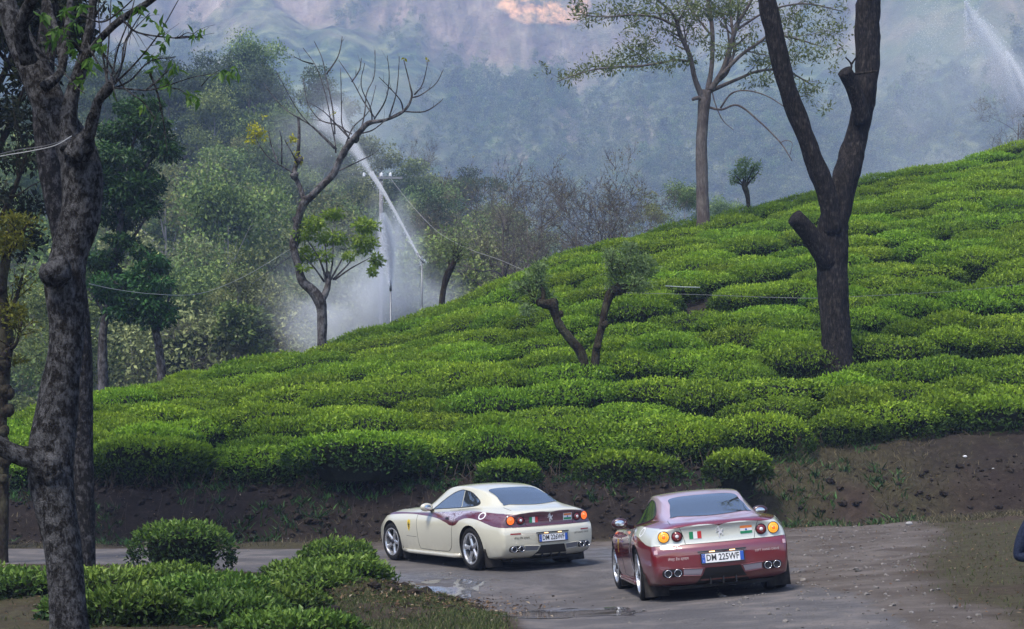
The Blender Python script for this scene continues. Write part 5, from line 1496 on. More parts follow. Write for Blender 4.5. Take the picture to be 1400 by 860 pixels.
# dense dark tree filling the top left corner
t = Tree(foot(-60, 720, 36), 36, 21)
t.limb([(-60, 740, 40), (-58, 600, 34), (-50, 480, 32), (-40, 380, 30), (-30, 280, 26), (-25, 180, 20), (-20, 60, 12), (-10, -60, 6)], (0, 1), 10, rough=.2)
br = [t.limb([(-42, 380, 14), (-10, 320, 10), (20, 260, 6), (40, 200, 3)], (0, -2), 6), t.limb([(-30, 270, 14), (0, 200, 9), (30, 130, 6), (50, 70, 3)], (0, 2), 6), t.limb([(-30, 200, 12), (-60, 120, 8), (-90, 40, 4)], (0, -1), 6), t.limb([(-25, 160, 12), (10, 90, 8), (30, 20, 5), (50, -40, 3)], (0, -1.5), 6)]
t.grow(br, (6, 8), (1, 2), (30, 70), .45, .3, .2, .14, 4, 4)
for k in range(125):
    u = R.uniform(-130, 62); v = R.uniform(-70, 345)
    if u > 30 + .05 * v and v > 150: u -= 40
    if k > 62: u, v = R.uniform(0, 112), R.uniform(-60, 62 - .25 * (k % 40))
    t.pclump(u, v, R.uniform(18, 34), R.uniform(12, 22), 150, R.uniform(-2, 2), .6, L=(.10, .20), W=.45, droop=.3, tint=.42, shell=.2)
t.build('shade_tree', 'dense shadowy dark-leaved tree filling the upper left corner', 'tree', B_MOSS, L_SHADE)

# two dense green trees just past the crest on the left
def dense(base_px, Y, trunk, limbs, clumps, seed, label, leaf, per=1.0):
    t = Tree(foot(base_px[0], base_px[1], Y), Y, seed)
    t.limb(trunk, (0, 0), 10, rough=.15)
    br = [t.limb(l, (0, t.rg.uniform(-1.5, 1.5)), 6) for l in limbs]
    t.grow(br, (4, 6), (.5, 1.3), (30, 70), .45, .3, .2, .14, 4, 4)
    for (u, v, ru, rv) in clumps:
        for k in range(5):
            a, r = t.rg.uniform(0, 6.28), t.rg.rand() ** .5
            t.pclump(u + .75 * ru * r * math.cos(a), v + .75 * rv * r * math.sin(a), ru * .52, rv * .42, int(ru * rv * .26 * per), t.rg.uniform(-1, 1) * ru / 36, ru / 60, L=(.13, .25), W=.42, droop=.45, tint=.45, tvar=.25, shell=.35)
    return t.build('broadleaf_tree', label, 'tree', B_LICHEN, leaf)
dense((141, 531), 61, [(141, 560, 16), (141, 525, 14), (140, 480, 13), (142, 445, 11), (150, 400, 10), (160, 340, 9), (170, 270, 7), (180, 200, 4)],
      [[(145, 430, 6), (125, 400, 4), (105, 360, 2)], [(155, 360, 6), (185, 320, 4), (210, 280, 2)], [(165, 300, 6), (140, 250, 4), (130, 200, 2)], [(172, 260, 5), (205, 220, 4), (225, 190, 2)], [(178, 210, 4), (190, 170, 3), (195, 145, 2)]],
      [(192, 165, 42, 26), (224, 205, 30, 34), (165, 195, 42, 34), (190, 235, 50, 34), (150, 250, 45, 36), (190, 275, 42, 22), (150, 295, 36, 22), (120, 230, 30, 50), (168, 340, 36, 18), (140, 360, 30, 24), (200, 140, 22, 12)], 31,
      'tall dense dark green tree right behind the big spotted trunk', L_DARK)
dense((221, 513), 60, [(222, 540, 14), (221, 510, 12), (218, 480, 11), (212, 450, 10), (200, 420, 7), (190, 380, 4)],
      [[(214, 455, 5), (228, 420, 4), (235, 385, 2)], [(205, 430, 5), (175, 400, 4), (150, 380, 2)], [(198, 412, 4), (205, 370, 3), (205, 340, 1.5)]],
      [(210, 355, 30, 20), (165, 385, 42, 26), (215, 400, 34, 28), (230, 425, 20, 18), (175, 420, 36, 20), (150, 405, 24, 24), (205, 440, 24, 10)], 32,
      'lower dense green tree with pale trunk, right of the taller dark one', L_DARK, 1.1)
# ------------------------------------------------------------------ wooded valley side, mountains
def valley_z(x, y):
    x = np.asarray(x, float); y = np.asarray(y, float)
    zc = np.interp(x, [-140, -60, -44, -31, -22, -14, -5, 6, 16, 40, 120], [54, 42, 38, 39, 34, 30.5, 25, 16, 9, 4, 2])
    yc = 212.0
    lo = np.interp(x, [-60, -20, -8, 0, 20, 40], [-3, -2, -1, 1, 2, 5])
    s = np.clip((y - 80) / (yc - 80), 0, 1)
    z = lo + (zc - lo) * (.55 * s + .45 * s ** 2)
    over = np.clip(y - yc, 0, None)
    z = z - .55 * over - .0 * over
    return z + 1.6 * fbm(x * .05, y * .05, 3, 71)
def mountain_z(x, y):
    x = np.asarray(x, float); y = np.asarray(y, float)
    s = np.clip((y - 430) / 1100, 0, 1.3)
    z = -60 + 520 * s ** .92
    rid = 1 - np.abs(fbm(x * .0021 + 3, y * .0011, 4, 81)) * 2
    z = z + rid * 65 * np.clip(s * 2.2, 0, 1)
    # gullies that run down the face
    z = z + 70 * np.abs(fbm(x * .009 + .12 * fbm(x * .004, y * .004, 2, 84), y * .0016, 4, 83)) * np.clip(s * 3, 0, 1)
    # cliff steps high up, middle of the picture
    c = np.exp(-((x + 60) / 170) ** 2)
    z = z + 62 * c * sstep(960, 1030, y + 70 * fbm(x * .006, y * 0, 3, 85)) + 40 * c * sstep(1150, 1200, y + 60 * fbm(x * .008, y * 0, 3, 86))
    # wooded spur that comes down to the right
    d = (y - (760 + .25 * (x - 20)))
    crest = np.interp(x, [-400, -120, -10, 30, 75, 120, 200, 400], [30, 70, 96, 140, 120, 88, 40, -40])
    spur = crest - np.abs(d) * np.where(d < 0, .55, .75) + 14 * fbm(x * .02, y * .02, 4, 87)
    k = 14.0
    z = np.where(np.abs(z - spur) < 60, np.maximum(z, spur) + 0 * z, np.maximum(z, spur))
    z = z + 9 * fbm(x * .03, y * .03, 4, 88) + 3.0 * fbm(x * .12, y * .12, 3, 89)
    cap = 335 + 14 * fbm(x * .01, y * .01, 3, 93)
    z = np.where(z > cap - 60, cap - 60 + 60 * np.tanh((z - cap + 60) / 60), z)
    return np.where(y < 440, -60, z)

def mountain_material():
    m, nt, b = newmat('mountain_slopes')
    geo = nt.nodes.new('ShaderNodeNewGeometry')
    sn = nt.nodes.new('ShaderNodeSeparateXYZ'); nt.links.new(geo.outputs['Normal'], sn.inputs[0])
    tc = nt.nodes.new('ShaderNodeTexCoord').outputs['Object']
    at = N(nt, 'ShaderNodeAttribute', attribute_name='rock').outputs['Fac']
    n1 = noise_tex(nt, .012, 7, .62, tc); n2 = noise_tex(nt, .09, 5, .6, tc)
    mp = N(nt, 'ShaderNodeMapping'); mp.inputs['Scale'].default_value = (1, .25, .35); nt.links.new(tc, mp.inputs[0])
    n3 = noise_tex(nt, .05, 6, .65, mp.outputs[0], dist=.5)
    wood = ramp(nt, [(.38, (.018, .036, .02)), (.52, (.065, .105, .045)), (.64, (.17, .20, .09))]); nt.links.new(n2, wood.inputs[0])
    grass = ramp(nt, [(.3, (.085, .115, .06)), (.7, (.21, .21, .12))]); nt.links.new(n3, grass.inputs[0])
    gf = ramp(nt, [(.44, 0), (.58, 1)]); nt.links.new(n1, gf.inputs[0])
    c = mixc(nt, math_(nt, 'MULTIPLY', gf.outputs[0], .85), wood.outputs[0], grass.outputs[0])
    rock = ramp(nt, [(.32, (.07, .05, .045)), (.48, (.26, .17, .14)), (.60, (.46, .33, .27)), (.74, (.66, .55, .47))]); nt.links.new(n3, rock.inputs[0])
    st = ramp(nt, [(.62, 1), (.80, 0)]); nt.links.new(sn.outputs[2], st.inputs[0])
    rf = math_(nt, 'MULTIPLY', math_(nt, 'ADD', at, math_(nt, 'MULTIPLY', st.outputs[0], .6), True), math_(nt, 'ADD', math_(nt, 'MULTIPLY', n1, 1.4), -.2, True), True)
    c = mixc(nt, rf, c, rock.outputs[0])
    sunlit_face = N(nt, 'ShaderNodeAttribute', attribute_name='sunlit_face').outputs['Fac']
    sf = ramp(nt, [(.42, 0), (.56, 1)]); nt.links.new(math_(nt, 'MULTIPLY', sunlit_face, math_(nt, 'ADD', n3, .45)), sf.inputs[0])
    scn = ramp(nt, [(.40, 0.05), (.62, .9)]); nt.links.new(noise_tex(nt, .11, 6, .7, tc), scn.inputs[0])
    c = mixc(nt, math_(nt, 'MULTIPLY', sf.outputs[0], scn.outputs[0]), c, (.95, .52, .25))
    nt.links.new(c, b.inputs['Base Color']); b.inputs['Roughness'].default_value = .95; b.inputs['Specular IOR Level'].default_value = .1
    bump(nt, b, n2, .6, 6.0)
    return m
xs = axis([(-1700, -620, 30), (-620, 620, 6.5), (620, 1700, 30)])
ys = axis([(430, 1650, 6.5), (1650, 2300, 40)])
mv, mq = grid_mesh(xs, ys, mountain_z)
X, Yv, Zv = mv.T
U = 700 + 2400 * X / Yv; V = 635 - 2400 * (Zv - CAM_H) / Yv
nr = fbm(X * .006, Yv * .006, 3, 90)
rockm = np.exp(-((X + 60) / 150) ** 2) * sstep(850, 980, Yv) * (.62 + .6 * nr)
# warm sunlight on the high shoulder, put into the rock colour
sunlit_face = np.exp(-((X - 18) / 26) ** 2 - ((Zv - 258) / 15) ** 2) * 1.35
mountain = link('mountain', np_mesh('mountain', mv, [mq], [mountain_material()], None, True, dict(rock=rockm, sunlit_face=sunlit_face)))
tag(mountain, 'steep hazy mountain side with cliffs that fills the picture behind the valley', kind='structure')

M_WOODFLOOR = grainy('woodland_floor', (.020, .024, .012), (.075, .080, .038), .8, .95, 6, .5, .3)
xs = axis([(-220, -70, 15), (-70, 60, 2.5), (60, 220, 15)]); ys = axis([(100, 260, 2.5), (260, 430, 12)])
wv, wq = grid_mesh(xs, ys, valley_z)
# from the foot of the tea hill into the valley and up its far side: one sheet
tag(link('hillside', np_mesh('hillside', wv, [wq], [M_WOODFLOOR], None, True)), 'wooded hillside across the valley behind the tea slope', kind='structure')

F_DARK = leafmat('wood_leaf_dark', [(0, (0.025, 0.037, 0.018)), (.45, (0.060, 0.094, 0.035)), (.8, (0.127, 0.169, 0.060)), (1, (0.204, 0.237, 0.080))], .015, .25, .6, .2)
F_OLIVE = leafmat('wood_leaf_olive', [(0, (0.063, 0.077, 0.031)), (.45, (0.158, 0.190, 0.072)), (.8, (0.281, 0.319, 0.124)), (1, (0.427, 0.456, 0.180))], .02, .25, .6, .2)
F_GREEN = leafmat('wood_leaf_green', [(0, (0.050, 0.080, 0.025)), (.45, (0.136, 0.198, 0.056)), (.8, (0.257, 0.330, 0.090)), (1, (0.407, 0.440, 0.121))], .018, .25, .6, .2)
F_YEL = leafmat('wood_leaf_pale', [(0, (0.092, 0.101, 0.037)), (.5, (0.216, 0.238, 0.084)), (1, (0.415, 0.427, 0.160))], .02, .2, .6, .25)
F_THICKET = leafmat('thicket_leaf', [(0, (.075, .070, .045)), (.5, (.15, .145, .085)), (1, (.24, .235, .135))], .02, .2, .7, .2)
B_THICK = bark('grey_twig_bark', (.050, .042, .038), (.10, .085, .076), (.20, .18, .165), .3, 2, (1, 1, .4), 8)
F_BROWN = leafmat('wood_leaf_brown', [(0, (0.099, 0.070, 0.050)), (.5, (0.207, 0.155, 0.106)), (1, (0.355, 0.273, 0.176))], .01, .2, .7, .2)

def wood_tree(seed, h, w, kind):
    """h height, w crown half-width, kind: round, spread, tall, airy, bare, shrub"""
    t = Tree((0, 0, 0), 0, seed); rg = t.rg
    th = {'round': .30, 'spread': .42, 'tall': .35, 'airy': .4, 'bare': .16, 'shrub': .05}[kind] * h
    lean = rg.normal(0, .05 * h, 2)
    r0 = .018 * h + .05
    tr = t.path([(0, 0, -1.2, r0 * 1.2), (0, 0, 0, r0), (lean[0] * .4, lean[1] * .4, th * .6, r0 * .8), (lean[0], lean[1], th, r0 * .65), (lean[0] * 1.4, lean[1] * 1.3, th + (h - th) * .45, r0 * .3), (lean[0] * 1.5, lean[1] * 1.5, h * (.72 if kind == 'bare' else .9), .02)], 7, False, .12, 3)
    nl = {'round': 8, 'spread': 9, 'tall': 9, 'airy': 7, 'bare': 12, 'shrub': 5}[kind]
    lim = t.grow([tr], (nl, nl), (w * .75, w * 1.15), (50, 85) if kind == 'bare' else (35, 75) if kind != 'tall' else (30, 60), .55, .38 if kind != 'bare' else .25, .10 if kind == 'bare' else .35 if kind != 'spread' else .15, .14, 5, 5, False)
    if kind == 'bare':
        a = t.grow(lim, (5, 8), (w * .35, w * .65), (25, 60), .5, .2, .3, .16, 4, 4)
        b2 = t.grow(a, (4, 6), (w * .15, w * .3), (25, 60), .5, .2, .1, .18, 3, 3, rmin=.012)
        b3 = t.grow(b2, (2, 3), (w * .08, w * .15), (25, 60), .6, .2, .1, .18, 2, 3, rmin=.009)
        t.along(b2, 7.0, (.06, .14), .5, .16, .1, .5, .4)
    else:
        a = t.grow(lim, (2, 3), (w * .3, w * .5), (25, 60), .5, .4, .2, .14, 4, 3, False)
        tips = [c[-1, :3] for c in lim] + [c[-1, :3] for c in a] + [tr[-1, :3]]
        per = {'round': 230, 'spread': 210, 'tall': 60, 'airy': 110, 'shrub': 260}[kind]
        for p in tips:
            s = w * rg.uniform(.20, .36) * (.8 if kind == 'airy' else 1)
            fl = {'round': .75, 'spread': .42, 'tall': .8, 'airy': .6, 'shrub': .8}[kind]
            t.clump(p, (s, s, s * fl), per, L=(.14, .29), W=.58, droop=.25, tint=.42 + rg.normal(0, .10), tvar=.25, shell=.45)
        if kind in ('round', 'shrub', 'spread'):
            for k in range(10):
                d = rg.normal(0, 1, 3); d /= np.linalg.norm(d); d[2] = abs(d[2])
                c = np.array([lean[0], lean[1], th + (h - th) * .45]) + d * np.array([w * .62, w * .62, (h - th) * .5])
                s = w * rg.uniform(.22, .38)
                t.clump(c, (s, s, s * (.7 if kind != 'spread' else .4)), per, L=(.14, .29), W=.58, droop=.25, tint=.42 + rg.normal(0, .10), tvar=.25, shell=.45)
    return t
KINDS_W = []
def kind_tree(label, cat, leaf, barkm, seeds, kind, hs):
    protos = []
    for s, (h, w) in zip(seeds, hs):
        t = wood_tree(s, h, w, kind)
        tm = MB(); tm.v, tm.f, tm.n = t.trunk.v + t.twig.v, {}, 0
        # branches share one mesh with the trunk at this distance
        off = t.trunk.n
        for k, l in t.trunk.f.items(): tm.f.setdefault(k, []).extend(l)
        for k, l in t.twig.f.items(): tm.f.setdefault(k, []).extend([q + off for q in l])
        tm.n = t.trunk.n + t.twig.n
        me = tm.mesh('trunk', [barkm], True)
        cr = t.crown_mesh(leaf, 'crown') if t.n else None
        protos.append((me, cr))
    KINDS_W.append((label, cat, protos))
kind_tree('rounded olive green tree on the wooded hillside across the valley', 'tree', F_OLIVE, B_PALE, (201, 202, 208), 'round', ((10, 4.2), (8.5, 3.8), (9, 4.6)))
kind_tree('full mid green tree on the wooded hillside across the valley', 'tree', F_GREEN, B_PALE, (203, 204), 'round', ((11, 4.4), (8, 3.6)))
kind_tree('dark bushy tree on the wooded hillside across the valley', 'tree', F_DARK, B_GREY, (205, 206), 'spread', ((11, 4.8), (9, 4.4)))
kind_tree('airy pale tree with whitish limbs on the wooded hillside', 'tree', F_YEL, B_PALE, (207, 209), 'airy', ((10, 4.0), (9, 3.4)))
kind_tree('bare grey-brown tree among the green ones on the wooded hillside', 'tree', F_THICKET, B_THICK, (210, 211), 'bare', ((8.5, 4.8), (9, 5.4)))
def plant_wood(x, y, z, ki, pi, sc, rz, label=None, group='trees of the wooded hillside', own=False, zone=None):
    lab, cat, protos = KINDS_W[ki]
    me, cr = protos[pi % len(protos)]
    if zone:
        wh = 'low on the wooded slope' if zone[1] < 118 else 'halfway up the wooded slope' if zone[1] < 172 else 'along the wooded ridge'
        sd = 'behind the near left trunks' if zone[0] < 250 else 'left of the water jet' if zone[0] < 500 else 'right of the water jet'
        kd = lab.split(' on ')[0].split(' across ')[0].split(' among ')[0]
        label = '%s %s, %s' % (kd, wh, sd); group = label
    r = empty('woodland_tree', (x, y, z), (0, 0, rz)); r.scale = (sc, sc, sc * (1 + .12 * math.sin(rz * 5)))
    tag(r, label or lab, cat, None if own else group)
    link('trunk', me, r)
    if cr: link('crown', cr, r)
    return r
rw = random.Random(23); n_wood = 0
cand = []
yy = 86.0
while yy < 226:
    st = 5.2 + (yy - 86) * .006
    u = 60.0
    while u < 760:
        x = (u - 700) / 2400 * yy + rw.uniform(-2, 2); y = yy + rw.uniform(-2.4, 2.4)
        uu = 700 + 2400 * x / y
        z = float(valley_z(x, y))
        vtop = 635 - 2400 * (z + 9 - CAM_H) / y
        sky = np.interp(uu, [0, 200, 440, 600, 800], [588, 520, 478, 425, 330])
        if vtop < sky - 6: cand.append((x, y, z, uu, vtop))
        u += st * 2400 / yy
    yy += st * .92
rw.shuffle(cand)
cand = sorted(cand, key=lambda c: c[1])[:290]
for (x, y, z, uu, vt) in cand:
    q = rw.random(); dk = float(fbm(x * .06, y * .06, 2, 99))
    if y > 185 and uu < 470: ki = 2 if q < .8 else 1
    elif 520 < uu and y > 185: ki = 2 if q < .35 else (0 if q < .7 else 4)
    elif uu < 330 and y < 120: ki = rw.choice((0, 1, 3, 1, 4))
    else: ki = 0 if q < .36 + .2 * dk else 1 if q < .70 else 3 if q < .85 else 4 if q < .91 else 2
    plant_wood(x, y, z - .3, ki, rw.randrange(3), rw.uniform(.8, 1.25), rw.uniform(0, 6.28), zone=(uu, y)); n_wood += 1
print('woodland trees', n_wood)
# singled-out ones
q = P(342, 60, 205); plant_wood(q.x, 205, float(valley_z(q.x, 205)) - .3, 2, 0, 1.25, 1.0, 'tallest dark tree on the ridge, its rounded top against the mountain', own=True)
q = P(590, 340, 112); plant_wood(q.x, 112, float(valley_z(q.x, 112)) + .5, 2, 1, .75, 2.0, 'dark green rounded tree right of the water jet, below the olive wood', own=True)
q = P(560, 200, 190); plant_wood(q.x - 1, 190, float(valley_z(q.x, 190)), 2, 0, .95, 2.2, 'flat-topped dark tree on the ridge above the water jet', own=True)
# the grey bare thicket behind the crest, each tree its own
for (u, vt, Y, sc, k, rz, lab) in [(690, 250, 84, 1.0, 0, 0.3, 'grey bare spreading tree behind the crest, left of the thicket'), (735, 245, 95, 1.05, 1, 1.3, 'bare twiggy tree behind the crest, second from left in the thicket'),
                                   (778, 252, 84, 1.0, 0, 2.6, 'bare many-stemmed tree in the middle of the grey thicket'), (828, 268, 84, 1.0, 1, 4.0, 'bare grey tree with a dark nest, tallest of the thicket'),
                                   (868, 268, 90, .95, 0, 5.2, 'bare yellowish-topped tree at the right end of the thicket'), (650, 265, 92, .9, 1, 3.3, 'low bare tree at the left foot of the thicket'), (712, 248, 100, 1.1, 0, 5.5, 'bare tree at the back of the thicket, above its left half'), (800, 252, 98, 1.1, 1, .9, 'bare tree at the back of the thicket, behind the many-stemmed one'), (845, 262, 80, .8, 0, 3.7, 'low bare tree nearest the crest at the right of the thicket'), (756, 275, 78, .8, 1, 2.2, 'low bare tree nearest the crest in the middle of the thicket'), (1384, 120, 92, .75, 0, 1.9, 'bare twiggy tree on the crest at the right margin, in spray')]:
    tp = P(u, vt, Y); hh = (8.5, 9)[k] * sc
    plant_wood(tp.x, Y, tp.z - hh, 4, k, sc, rz, lab, own=True)
for (u, vt, Y, ki, sc, rz, lab) in [(905, 290, 110, 3, .5, .4, 'small pale tree between the thicket and the pale trunk'), (938, 292, 125, 1, .55, 1.7, 'rounded hazy tree just left of the pale trunk'), (988, 306, 140, 1, .5, 2.7, 'rounded hazy tree just right of the pale trunk'), (1040, 318, 140, 2, .5, 2.1, 'hazy dark treetop over the crest under the little tufted tree'),
                                   (640, 300, 105, 4, 1.0, .7, 'brownish bare tree right of the leaning tree'), (260, 400, 84, 4, .9, 1.1, 'grey twiggy bush-like tree low behind the crest, right of the green trees'), (330, 420, 84, 4, .95, 2.4, 'grey twiggy tree behind the crest below the pale cable'), (80, 420, 80, 1, .8, .9, 'green tree seen between the spotted trunk and the margin tree'), (300, 395, 92, 3, .8, 4.1, 'airy pale tree behind the low grey twiggy ones')]:
    tp = P(u, vt, Y); hh = KINDS_W and {0: 9.5, 1: 9.5, 2: 10, 3: 9.5, 4: 8.7}[ki] * sc
    plant_wood(tp.x, Y, tp.z - hh, ki, 0, sc, rz, lab, own=True)

# undergrowth of the valley side: bushes past counting
shr = [wood_tree(300 + i, 2.6, 1.7, 'shrub') for i in range(3)]
SHR = []
for i, (t, lf) in enumerate(zip(shr, (F_OLIVE, F_GREEN, F_DARK))):
    me = t.crown_mesh(lf, 'undergrowth_bush')
    o = link('undergrowth_bush', me); q = P([560, 330, 250][i], [395, 440, 470][i], 82 + i); o.location = (q.x, q.y, q.z - 2.3)
    tag(o, ['olive bush behind the crest beside the sprinkler stand', 'green bush behind the crest left of the bare tree', 'brown bush behind the crest right of the green trees'][i], 'bush')
    SHR.append(me)
rg = np.random.RandomState(8)
n = 3400
yy = 84 + 140 * rg.rand(n) ** .8; uu = rg.uniform(-80, 900, n); xx = (uu - 700) / 2400 * yy
pts = np.stack([xx, yy, valley_z(xx, yy) - .2], -1)
me = bpy.data.meshes.new('undergrowth'); me.vertices.add(n); me.vertices.foreach_set('co', pts.astype(np.float32).ravel())
sc = rg.uniform(.6, 1.5, n)
scatter(me, 'undergrowth', np.stack([0 * xx, 0 * xx, rg.uniform(0, 6.28, n)], -1), np.stack([sc, sc, sc * rg.uniform(.7, 1.2, n)], -1), rg.randint(0, 3, n), SHR, 'undergrowth bushes covering the valley side between the trees')
# the far forest on the mountain: reads as one mass
ft = [wood_tree(320 + i, 13, 5.5, k) for i, k in enumerate(('round', 'tall', 'spread'))]
FT = []
def coarse(t, keep, grow_):
    v = np.concatenate(t.lv).reshape(-1, 4, 3); tt = np.concatenate(t.lt).reshape(-1, 4)
    idx = np.random.RandomState(3).permutation(len(v))[:keep]
    v = v[idx]; c = v.mean(1, keepdims=True); v = c + (v - c) * grow_
    return np_mesh('far_tree', v.reshape(-1, 3), [np.arange(keep * 4).reshape(-1, 4)], [F_GREEN if keep % 2 else F_OLIVE], None, False, {'tint': tt[idx].ravel()})
for i, t in enumerate(ft):
    me = coarse(t, 420 + i, 2.6); FT.append(me)
    o = link('far_tree', me); xq, yq = [(30, 640), (60, 660), (-20, 655)][i]
    o.location = (xq, yq, float(mountain_z(xq, yq))); tag(o, ['tree on the far spur below the pale slope', 'tree on the far spur right of its crest', 'tree at the left of the far spur'][i], None, None, 'stuff')
n = 26000
yy = 500 + 900 * rg.rand(n) ** 1.1; uu = rg.uniform(-120, 1520, n); xx = (uu - 700) / 2400 * yy
zz = mountain_z(xx, yy)
dens = sstep(-.25, .25, fbm(xx * .010, yy * .006, 4, 92) + .42 - (yy - 560) / 420)
keep = rg.rand(n) < dens
pts = np.stack([xx, yy, zz - .5], -1)[keep]; n = len(pts)
me = bpy.data.meshes.new('far_forest'); me.vertices.add(n); me.vertices.foreach_set('co', pts.astype(np.float32).ravel())
sc = rg.uniform(.5, 1.15, n)
scatter(me, 'far_forest', np.stack([np.zeros(n), np.zeros(n), rg.uniform(0, 6.28, n)], -1), np.stack([sc, sc, sc * rg.uniform(.8, 1.2, n)], -1), rg.randint(0, 3, n), FT, 'forest on the far mountain slopes')
print('far forest', n)

# ------------------------------------------------------------------ air
hz = MB(); hz.box((0, 1050, 132), (3600, 3000, 476))
hm = bpy.data.materials.new('hazy_air'); hm.use_nodes = True; nt = hm.node_tree
nt.nodes.remove(nt.nodes['Principled BSDF'])
pv = nt.nodes.new('ShaderNodeVolumePrincipled')
pv.inputs['Color'].default_value = (.47, .62, 1.0, 1); pv.inputs['Density'].default_value = HAZE if 'HAZE' in globals() else .00054
pv.inputs['Anisotropy'].default_value = -0.15
nt.links.new(pv.outputs[0], nt.nodes['Material Output'].inputs['Volume'])
haze = hz.build('haze', hm); tag(haze, 'blue morning haze in the valley', kind='stuff')
# ------------------------------------------------------------------ bushes beside the road, near and far
def lone_bush(u, vtop, Y, w, d, h, seed, label, mat=None, n=2600, L=(.06, .10), group=None, lump=.14, flat=2.6, yaw=0):
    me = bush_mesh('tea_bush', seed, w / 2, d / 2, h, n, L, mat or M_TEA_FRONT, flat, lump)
    x = (u - 700) / 2400 * Y
    zt = P(u, vtop, Y).z
    o = link('tea_bush', me, None, (x, Y, min(gz(x, Y) + .02, zt - h) if Y < 38 else zt - h))
    o.rotation_euler = (0, 0, yaw)
    return tag(o, label, 'tea bush', group)
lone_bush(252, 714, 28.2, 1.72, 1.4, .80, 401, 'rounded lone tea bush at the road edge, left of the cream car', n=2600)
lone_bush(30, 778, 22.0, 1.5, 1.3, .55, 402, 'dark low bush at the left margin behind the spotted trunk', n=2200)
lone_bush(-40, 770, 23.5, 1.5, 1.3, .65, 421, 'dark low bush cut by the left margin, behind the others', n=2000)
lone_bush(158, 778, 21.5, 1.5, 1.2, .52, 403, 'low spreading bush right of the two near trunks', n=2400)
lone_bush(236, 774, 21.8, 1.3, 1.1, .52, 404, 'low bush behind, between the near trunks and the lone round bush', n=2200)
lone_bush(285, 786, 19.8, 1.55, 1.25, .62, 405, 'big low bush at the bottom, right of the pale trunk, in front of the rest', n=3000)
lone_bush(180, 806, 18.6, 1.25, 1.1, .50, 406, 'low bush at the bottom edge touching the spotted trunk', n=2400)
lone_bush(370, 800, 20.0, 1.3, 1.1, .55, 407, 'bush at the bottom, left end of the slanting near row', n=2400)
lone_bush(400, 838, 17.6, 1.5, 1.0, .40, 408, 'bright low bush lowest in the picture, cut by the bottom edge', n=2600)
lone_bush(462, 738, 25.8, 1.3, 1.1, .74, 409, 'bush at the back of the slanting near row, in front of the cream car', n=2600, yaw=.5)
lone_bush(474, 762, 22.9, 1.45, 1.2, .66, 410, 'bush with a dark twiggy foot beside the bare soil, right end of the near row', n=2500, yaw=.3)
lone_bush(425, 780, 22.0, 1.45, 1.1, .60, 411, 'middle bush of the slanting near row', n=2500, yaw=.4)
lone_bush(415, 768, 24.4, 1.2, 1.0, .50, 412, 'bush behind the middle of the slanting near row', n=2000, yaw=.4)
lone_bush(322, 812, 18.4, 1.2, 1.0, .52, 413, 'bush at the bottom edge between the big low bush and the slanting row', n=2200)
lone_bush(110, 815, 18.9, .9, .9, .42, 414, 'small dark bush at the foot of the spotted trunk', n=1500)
lone_bush(490, 592, 40.0, 3.4, 1.7, .95, 415, 'widest tea bush of the bank edge, a long mound above the cream car bonnet', M_TEA, 4200, (.08, .13))
lone_bush(697, 630, 39.7, 1.5, 1.1, .60, 416, 'small rounded bush low on the bank just above the cream car roof', M_TEA, 1700, (.08, .13))
lone_bush(1010, 617, 39.6, 1.40, 1.1, .72, 417, 'bright bush standing out from the dark bank above the maroon car', M_TEA, 2200, (.09, .14))
lone_bush(850, 618, 40.8, 2.6, 1.4, .85, 418, 'long tea bush of the bank edge between the two cars', M_TEA, 3000, (.08, .13))
lone_bush(1352, 545, 43.0, 2.6, 1.6, 1.0, 419, 'bright tea bush at the right margin above the bare slope', M_TEA, 3200, (.09, .14))
lone_bush(200, 598, 41.0, 3.2, 1.6, .95, 420, 'long low tea bush of the bank edge above the left road', M_TEA, 3600, (.08, .13))

# ------------------------------------------------------------------ grass, litter, clods
def blades(name, xy, hmin, hmax, w, mat, label, seed, lean=.5, z0=-.01):
    rg = np.random.RandomState(seed); n = len(xy)
    z = ground_z(xy[:, 0], xy[:, 1]) + z0
    base = np.stack([xy[:, 0], xy[:, 1], z], -1)
    a = rg.rand(n) * 2 * np.pi; h = rg.uniform(hmin, hmax, n)
    s = np.stack([np.cos(a), np.sin(a), 0 * a], -1) * (w * rg.uniform(.6, 1.3, n))[:, None]
    le = np.stack([rg.normal(0, lean, n), rg.normal(0, lean, n), np.ones(n)], -1) * h[:, None]
    mid = base + le * .55 + np.array([0, 0, .08]) * h[:, None]
    v = np.stack([base - s, base + s, mid + s * .6, mid - s * .6, base + le], 1)
    i = np.arange(n)[:, None] * 5
    me = np_mesh(name, v.reshape(-1, 3), [i + np.array([[0, 1, 2, 3]]), i + np.array([[3, 2, 4]])], [mat], None, False, {'tint': np.repeat(rg.rand(n), 5)})
    o = link(name, me); return tag(o, label, kind='stuff')
def pick(n, x0, x1, y0, y1, key, lo, seed, also=None):
    rg = np.random.RandomState(seed)
    x = rg.uniform(x0, x1, n); y = rg.uniform(y0, y1, n)
    z = zones(x, y); k = rg.rand(n) * .9 < z[key] - lo
    u = 700 + 2400 * x / y
    k &= (u > -120) & (u < 1520)
    if also is not None: k &= also(x, y)
    return np.stack([x, y], -1)[k]
M_GRASS = leafmat('verge_grass', [(0, (.024, .040, .010)), (.4, (.055, .085, .022)), (.75, (.10, .12, .042)), (1, (.17, .155, .08))], .0, .0, .7, .2)
M_DRYGRASS = leafmat('dry_grass', [(0, (.032, .034, .015)), (.4, (.075, .070, .036)), (.75, (.14, .12, .068)), (1, (.23, .19, .115))], .0, .0, .8, .2)
